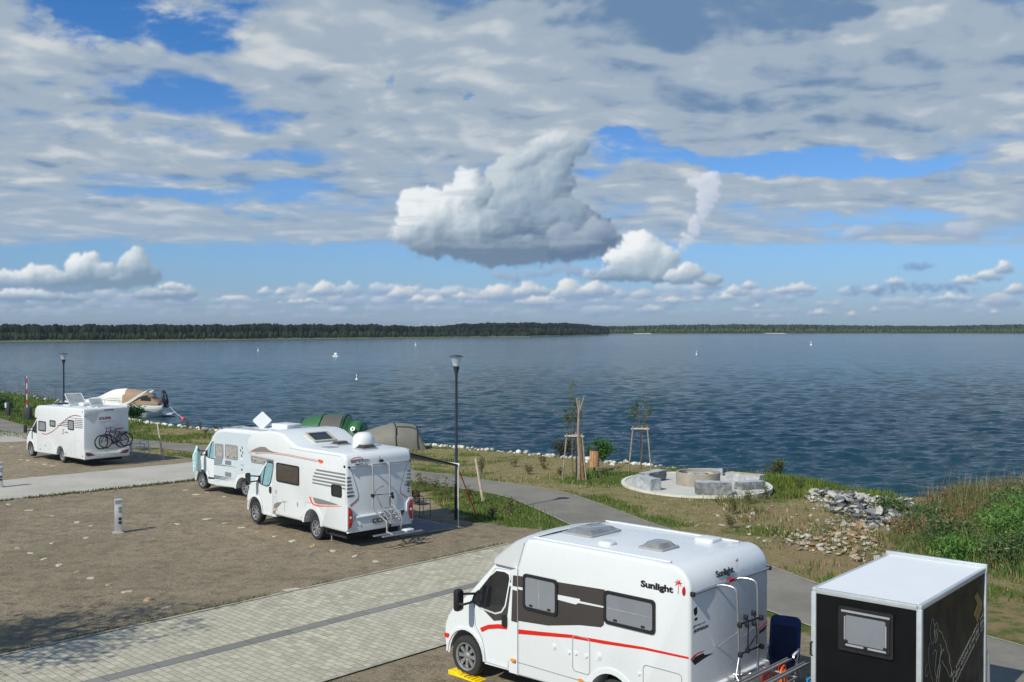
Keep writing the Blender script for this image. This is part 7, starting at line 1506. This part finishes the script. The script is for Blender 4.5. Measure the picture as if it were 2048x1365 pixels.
bm = B(); box(bm, (0, 0, .62), (.34, .34, 1.25), bev=.02); done('housing', bm, DKB, o, 30); bm = B(); box(bm, (-.10, -.18, .95), (.14, .03, .4), bev=.01); done('panel', bm, WHITE, o, 25); bm = B(); box(bm, (0, 0, .03), (.7, .5, .08), bev=.02); done('base', bm, ed, o, 25)
# ================================================================== the moored motor boat
HULL = mat('boat_gelcoat', c3(222, 224, 216), .25, coat=.5, var=.012, vscale=.5); CANW = mat('white_canvas', c3(226, 224, 214), .8, var=.05, vscale=2, bump=.3, bscale=3); CANT = mat('tan_canvas', c3(160, 134, 108), .8, var=.08, vscale=2)
bo = empty('motor_boat', (-34.3, 89.5, WATER), math.radians(184), label='white cabin motor boat with tan canopy moored at the shore, bow to the left', cat='boat')
bm = B(); st = [(-4.2, 1.25, .35, 1.0), (-3.6, 1.38, .15, 1.02), (-1.5, 1.45, .0, 1.08), (.8, 1.42, .0, 1.16), (2.6, 1.15, .12, 1.26), (3.8, .62, .35, 1.36), (4.5, .06, .75, 1.42)]; rows = []
for (x, w, zb, zt) in catmull(st, 4):
    row = []
    for sg in (-1, 1):
        pts = [(0.0, zb-.45), (w*.75, zb-.05), (w*.95, (zb+zt)*.5), (w, zt-.12), (w*.98, zt)]
        row += [(x, sg*a, b) for a, b in (pts if sg > 0 else pts[::-1])]
    rows.append([bm.verts.new(p) for p in row])
for r0, r1 in zip(rows, rows[1:]):
    for i in range(len(r0)-1): bm.faces.new((r0[i], r0[i+1], r1[i+1], r1[i]))
    bm.faces.new((r0[0], r0[-1], r1[-1], r1[0]))
bm.faces.new(rows[0]); bm.faces.new(rows[-1][::-1]); done('hull', bm, HULL, bo, 40)
bm = B(); n = 12; rows = []
for (x, w, h) in catmull([(3.6, .45, .10), (2.4, .95, .38), (1.2, 1.15, .62), (.4, 1.2, .72)], 4): rows.append([bm.verts.new((x, w*math.cos(PI*i/n), 1.18+h*math.sin(PI*i/n)**.6)) for i in range(n+1)])
for r0, r1 in zip(rows, rows[1:]):
    for i in range(n): bm.faces.new((r0[i], r0[i+1], r1[i+1], r1[i]))
bm.faces.new(rows[-1][::-1]); done('cabin', bm, HULL, bo, 45)
def shell(name, secs, m, z0, pw=.55, parent=bo):
    bm = B(); rows = []; n = 12
    for (x, w, h) in catmull(secs, 4): rows.append([bm.verts.new((x, w*math.cos(PI*i/n), z0+h*math.sin(PI*i/n)**pw)) for i in range(n+1)])
    for r0, r1 in zip(rows, rows[1:]):
        for i in range(n): bm.faces.new((r0[i], r0[i+1], r1[i+1], r1[i]))
    bm.faces.new(rows[0]); bm.faces.new(rows[-1][::-1]); return done(name, bm, m, parent, 50)
shell('canvas_cover', [(2.0, .9, .30), (1.0, 1.2, .85), (.2, 1.25, 1.22), (-.6, 1.25, 1.32), (-1.0, 1.25, 1.32)], CANW, 1.10)
cn = shell('canopy', [(-.85, 1.27, 1.30), (-1.6, 1.27, 1.26), (-2.6, 1.24, 1.05), (-3.2, 1.20, .70), (-3.8, 1.15, .2)], CANT, 1.08)
for sg in (-1, 1): bm = B(); prism(bm, [(-2.35, 1.46), (-3.2, 1.46), (-2.95, 1.92), (-2.5, 1.85)], sg*1.17, sg*1.24, 'XZ'); done('side_window', bm, GLASS, cn, 20)
for sg in (-1, 1):
    bm = B(); prism(bm, [(-.6, 1.12), (-1.3, 1.35), (-2.4, 2.05), (-2.75, 2.26), (-2.95, 2.26), (-2.65, 2.0), (-1.6, 1.3), (-1.2, 1.08)], sg*1.25, sg*1.32, 'XZ', .01, 1); done('radar_arch', bm, HULL, bo, 35)
bm = B(); tube(bm, [(-2.85, -1.28, 2.26), (-2.9, 0, 2.32), (-2.85, 1.28, 2.26)], .06, 8); done('radar_arch', bm, HULL, bo, 40)
for sg in (-1, 1):
    bm = B(); c_ = [(4.3, sg*.1, 1.95), (3.6, sg*.66, 1.92), (2.6, sg*1.1, 1.85), (.8, sg*1.36, 1.72), (-.6, sg*1.4, 1.62)]; tube(bm, c_, .018, 6, smooth_pts=3)
    for p in c_: tube(bm, [p, (p[0]-.1, p[1]*1.02, 1.2)], .015, 5)
    done('bow_rail', bm, ALU, bo, 50)
bm = B(); 
bm.free()
for sg in (-1, 1): bm = B(); prism(bm, [(-4.1, .62), (2.2, .82), (2.2, .86), (-4.1, .66)], sg*1.44, sg*1.47, 'XZ'); done('rubbing_strake', bm, MGREY, bo, 20)
bm = B(); prism(bm, [(-4.2, -.9), (-4.9, -.8), (-4.9, .8), (-4.2, .9)], .18, .30, 'XY', .02, 1); done('swim_platform', bm, HULL, bo, 30)
text('lettering', 'MAXUM', .20, (2.3, 1.40, 1.0), SROT, MGREY, bo, bold=.01, shear=.3)
# dinghy upright on the stern
di = empty('dinghy', (-30.0, 89.2, WATER+1.55), math.radians(184), label='small black inflatable dinghy hung upright on the stern of the motor boat', cat='dinghy')
bm = B(); tube(bm, [(.14*math.sin(2*PI*k/24), .42*math.cos(2*PI*k/24)*1.25, .66*math.sin(2*PI*k/24)) for k in range(25)], .14, 10, False); done('tube', bm, mat('dinghy_rubber', c3(36, 40, 46), .5, coat=.3), di, 60)
bm = B(); box(bm, (.02, 0, 0), (.06, .8, 1.0), bev=.02); done('floor', bm, mat('dinghy_floor', c3(170, 172, 178), .6), di, 30); bm = B(); box(bm, (-.06, .05, .05), (.10, .30, .16), bev=.02); done('bench', bm, WHITE, di, 30)
ln0 = Vector((-29.6, 89.2, WATER+.9)); b1 = gp(341, 832); 
bxy = (-27.6, 86.6)
bm = B(); tube(bm, [ln0, ln0.lerp(Vector((bxy[0], bxy[1], WATER+.1)), .5)+Vector((0, 0, -.12)), (bxy[0], bxy[1], WATER+.1)], .02, 5); tag(done('mooring_line', bm, mat('rope_grey', c3(190, 186, 176), .8), None, 40), 'thin mooring line from the boat stern to the red buoy', 'rope')
def on_water(px, py): Y = (CH-WATER)/((py-HZ)/F); return ((px-1024)/F*Y, Y, WATER)
def buoy(p, r, m, label, top=None, grp=None):
    bm = B(); lathe(bm, [(0, -.6*r), (.8*r, -.4*r), (r, 0), (.85*r, .6*r), (.35*r, 1.0*r), (.12*r, 1.3*r)] + ([(.12*r, 2.6*r), (.4*r, 2.7*r), (.4*r, 3.4*r), (0, 3.5*r)] if top else [(0, 1.35*r)]), seg=14); o = done('buoy', bm, m, None, 50); o.location = p; tag(o, label, 'buoy', grp)
BW = mat('buoy_white', c3(236, 236, 236), .4)
bm = B(); lathe(bm, [(0, -.15), (.15, -.09), (.19, 0), (.15, .13), (.04, .22), (0, .23)], seg=14); o = done('buoy', bm, mat('buoy_red', c3(214, 66, 54), .4), None, 50); o.location = (bxy[0], bxy[1], WATER); tag(o, 'small red buoy at the end of the mooring line', 'buoy')
o = empty('sign_buoy', on_water(671, 713.5), 0, label='white square sign on a float, largest white mark out on the lake', cat='buoy')
bm = B(); box(bm, (0, 0, .75), (.75, .06, .5), bev=.02); done('sign_board', bm, BW, o, 25); bm = B(); box(bm, (0, 0, .1), (1.5, .9, .35), bev=.08); done('float', bm, BW, o, 25); bm = B(); box(bm, (.3, -.05, .72), (.16, .02, .12)); done('mark', bm, MGREY, o, 0)
for (px_, py_, lab) in ((713, 760, 'small white buoy nearest the shore, below the square sign buoy'), (1393, 709.5, 'white buoy right of the middle, nearer than the one to its right'), (1622, 690.5, 'white buoy far out at the right'), (831, 691, 'tiny white buoy far out above the middle lamp post, left side'), (516, 702, 'tiny white buoy far out at the left')):
    buoy(on_water(px_, py_), .10+.0008*on_water(px_, py_)[1]*(.7 if px_ in (831, 516, 1393) else 1.0), BW, lab, True)
# ================================================================== far shore
FAR = attr_mat('far_foliage', .9, var=.25, vscale=.06, spec=.1)
SAND = mat('beach_sand', c3(172, 166, 146), .9, vscale=.02); FARG = mat('far_meadow', c3(84, 92, 60), .95, var=.3, vscale=.01)
bmt = B(); bmesh.ops.create_icosphere(bmt, subdivisions=2, radius=1.0); TREE = []
for k in range(5):
    b2 = bmt.copy()
    for v in b2.verts: v.co *= 1+.45*mnoise.noise(v.co*1.9+Vector((k*7, 0, 0)))
    me = bpy.data.meshes.new('t'); b2.to_mesh(me); b2.free(); TREE.append(vf(me)); bpy.data.meshes.remove(me)
bmt.free()
def far_land(name, pxs, shore_py, depth, trees_h, n, cols, label, front=None, seed=1, front_h=.5):
    """a bank of land across the water and the wood on it"""
    r = np.random.default_rng(seed); ys_ = np.array([(CH-WATER)/((p-HZ)/F) for p in shore_py]); pxa = np.array(pxs, float)
    bm = B(); rows = []
    for px_, Y in zip(pxs, ys_):
        rows.append([bm.verts.new(((px_-1024)/F*yy, yy, zz)) for yy, zz in ((Y-3, WATER-.6), (Y+3, WATER+.5), (Y+40, WATER+1.6), (Y+depth, WATER+2.5), (Y+depth+400, WATER+1.5))])
    for r0, r1 in zip(rows, rows[1:]):
        for i in range(4): bm.faces.new((r0[i], r1[i], r1[i+1], r0[i+1]))
    tag(done('far_shore', bm, FARG, None, 60), kind='structure')
    Vs, Fs, Ts = [], [], []; off = 0; cc = np.array([c3(*c)[:3] for c in cols]); fc = np.array([c3(*c)[:3] for c in (front or cols)])
    for q in range(n):
        px_ = r.uniform(pxa[0], pxa[-1]); Y0 = np.interp(px_, pxa, ys_); th = np.interp(px_, pxa, trees_h)*(.86+.20*float(vnoise(np.array([px_]), np.array([seed*3.0]), .035, 4)[0])); f = r.random(); fr = r.random() < .30
        Y = Y0+6+(22*r.random() if fr else 20+depth*f**1.6); h = th*(front_h*r.uniform(.4, 1.0) if fr else r.uniform(.84, 1.0)); X = (px_-1024)/F*Y
        V, Fc = TREE[r.integers(5)]; w = h*r.uniform(.15, .30); W_ = V*np.array([w, w, h*.55])+np.array([X, Y, WATER+1.0+h*.48]); Vs.append(W_); Fs.append(Fc+off); off += len(V)
        c = (fc if fr else cc)[r.integers(len(fc if fr else cc))]*r.uniform(.88, 1.12); Ts.append(np.tile(c, (len(V), 1)))
    o = fast(name, np.concatenate(Vs), np.concatenate(Fs), np.concatenate(Ts), FAR, smooth=0); tag(o, label, 'woodland', kind='stuff')
far_land('woodland', [-1500, -300, 0, 200, 440, 640, 800, 930, 1060], [688, 686, 684.3, 683, 681, 678.5, 677, 675.8, 674.5], 260, [9.0, 9.2, 9.4, 9.9, 10.0, 10.6, 10.0, 8.2, 8.0], 6200, [(24, 34, 28), (30, 40, 32), (22, 31, 27)], 'dark far wood across the lake on the left', [(48, 60, 38), (40, 53, 36), (34, 45, 34)], 11)
far_land('woodland', [880, 930, 1020, 1120, 1180, 1215], [675.5, 675, 674, 672.3, 671, 670.2], 260, [9.6, 12.0, 13.0, 13.6, 12.6, 9.5], 1500, [(20, 29, 25), (25, 34, 28)], 'darkest wood on the headland in the middle of the far shore', [(36, 47, 33)], 12, .6)
far_land('woodland', [1150, 1240, 1330, 1500, 1620, 1760, 1900, 2048, 2400], [668.2, 668, 667.8, 667.4, 667.2, 667.2, 667.4, 667.6, 668], 420, [11, 11.5, 13.5, 15, 14.5, 12.5, 12.8, 14.5, 14], 4200, [(44, 58, 38), (52, 66, 42), (38, 52, 36)], 'paler green wood across the lake on the right', [(68, 82, 50), (62, 76, 46)], 13, .55)
for px0, px1, py_, nm in ((1268, 1302, 668.4, 0), (1532, 1570, 667.9, 0)):
    Y = (CH-WATER)/((py_-HZ)/F)-4; bm = B(); x0, x1 = (px0-1024)/F*Y, (px1-1024)/F*Y
    prism(bm, [(Y-6, WATER-.3), (Y-5, WATER+.5), (Y+8, WATER+1.2), (Y+8, WATER-.3)], x0, x1, 'YZ'); tag(done('beach', bm, SAND, None, 0), kind='structure')
# wind turbines and a mast on the horizon
wl = ['leftmost', 'second from the left', 'third from the left', 'rightmost']
for k, (px_, hpx) in enumerate(((842, 9), (868, 8), (905, 8), (922, 10))):
    Y = 4300; X = (px_-1024)/F*Y; H_ = CH+(HZ-648)/F*Y; o = empty('wind_turbine', (X, Y, 0), 0, label='tiny white wind turbine on the horizon, '+wl[k]+' of the four', cat='wind turbine', group='wind turbines on the horizon')
    bm = B(); tube(bm, [(0, 0, 0), (0, 0, H_)], [1.4, .8], 8); done('tower', bm, WHITE, o, 50); bm = B(); box(bm, (0, 2, H_), (2, 6, 2), bev=.3); done('nacelle', bm, WHITE, o, 30)
    for q in range(3): a = k+2*PI*q/3; bm = B(); tube(bm, [(0, -2, H_), (14*math.sin(a), -2, H_+14*math.cos(a))], [.8, .3], 5); done('blade', bm, WHITE, o, 50)
Y = 1200; bm = B(); X = (1041-1024)/F*Y
for sg in ((-1, -1), (1, -1), (1, 1), (-1, 1)): tube(bm, [(X+sg[0]*1.0, Y+sg[1]*1.0, WATER), (X+sg[0]*.2, Y+sg[1]*.2, CH+(HZ-643)/F*Y)], .16, 4)
for q in range(6): z_ = WATER+q*2.8; f_ = 1-q/7.5; tube(bm, [(X-f_, Y-f_, z_), (X+f_, Y-f_, z_+1.6)], .1, 4)
tube(bm, [(X-1.6, Y, CH+5.5), (X+1.6, Y, CH+5.5)], .12, 4)
tag(done('lattice_mast', bm, BLACKP, None, 40), 'dark lattice mast rising from the headland wood', 'mast')
# ================================================================== the tree behind the camera's left that throws the dappled shade
def shade_tree(p, z0, z1, R_, nl, seed, label):
    o = empty('shade_tree', p, 0, label=label, cat='tree'); r = random.Random(seed); bm = B(); tw = []
    tube(bm, [(0, 0, -.1), (.1, .05, z0*.6), (0, 0, z0), (.1, .2, z1*.8)], [.22, .06], 10, smooth_pts=3)
    for q in range(26):
        a = r.uniform(0, 2*PI); zz = r.uniform(z0*.85, z1*.8); L = R_*r.uniform(.5, 1.0); e = Vector((L*math.cos(a), L*math.sin(a), zz+L*.35)); b = Vector((0, 0, zz)); m_ = b.lerp(e, .5)+Vector((0, 0, .15)); tube(bm, [b, m_, e], [.05, .012], 5)
        for w in range(5): s_ = r.uniform(.35, 1); c_ = b.lerp(e, s_); e2 = c_+Vector((r.uniform(-.8, .8), r.uniform(-.8, .8), r.uniform(-.2, .8))); tube(bm, [c_, e2], [.015, .005], 4); tw += [tuple(c_.lerp(e2, .5)), tuple(e2)]
    done('trunk', bm, BARK, o, 50); leaves(tw, nl, (.22, .22, .20), .14, GRN, 'crown', o, seed)
shade_tree((-14.2, 15.6, 0), 5.6, 9.0, 2.6, 5200, 21, 'leafy tree standing outside the picture at the left, its shade on the lot')
shade_tree((-18.2, 19.2, 0), 5.2, 8.2, 2.0, 2600, 22, 'smaller leafy tree standing outside the picture at the far left')

# ================================================================== air over the lake
HAZE = True
if HAZE:
    hm = bpy.data.materials.new('haze_air'); hm.use_nodes = True; hm.node_tree.nodes.clear(); t = NT(hm.node_tree)
    pv = t.node('ShaderNodeVolumePrincipled'); pv.inputs['Color'].default_value = (.80, .90, 1.0, 1); pv.inputs['Density'].default_value = .00009; pv.inputs['Anisotropy'].default_value = .2
    ou = t.node('ShaderNodeOutputMaterial'); t.L.new(pv.outputs[0], ou.inputs['Volume'])
    bm = B(); box(bm, (0, 2250, 8), (5600, 5300, 160)); h_ = done('haze', bm, hm, None, 0); tag(h_, 'thin pale air over the lake', 'haze', kind='stuff')
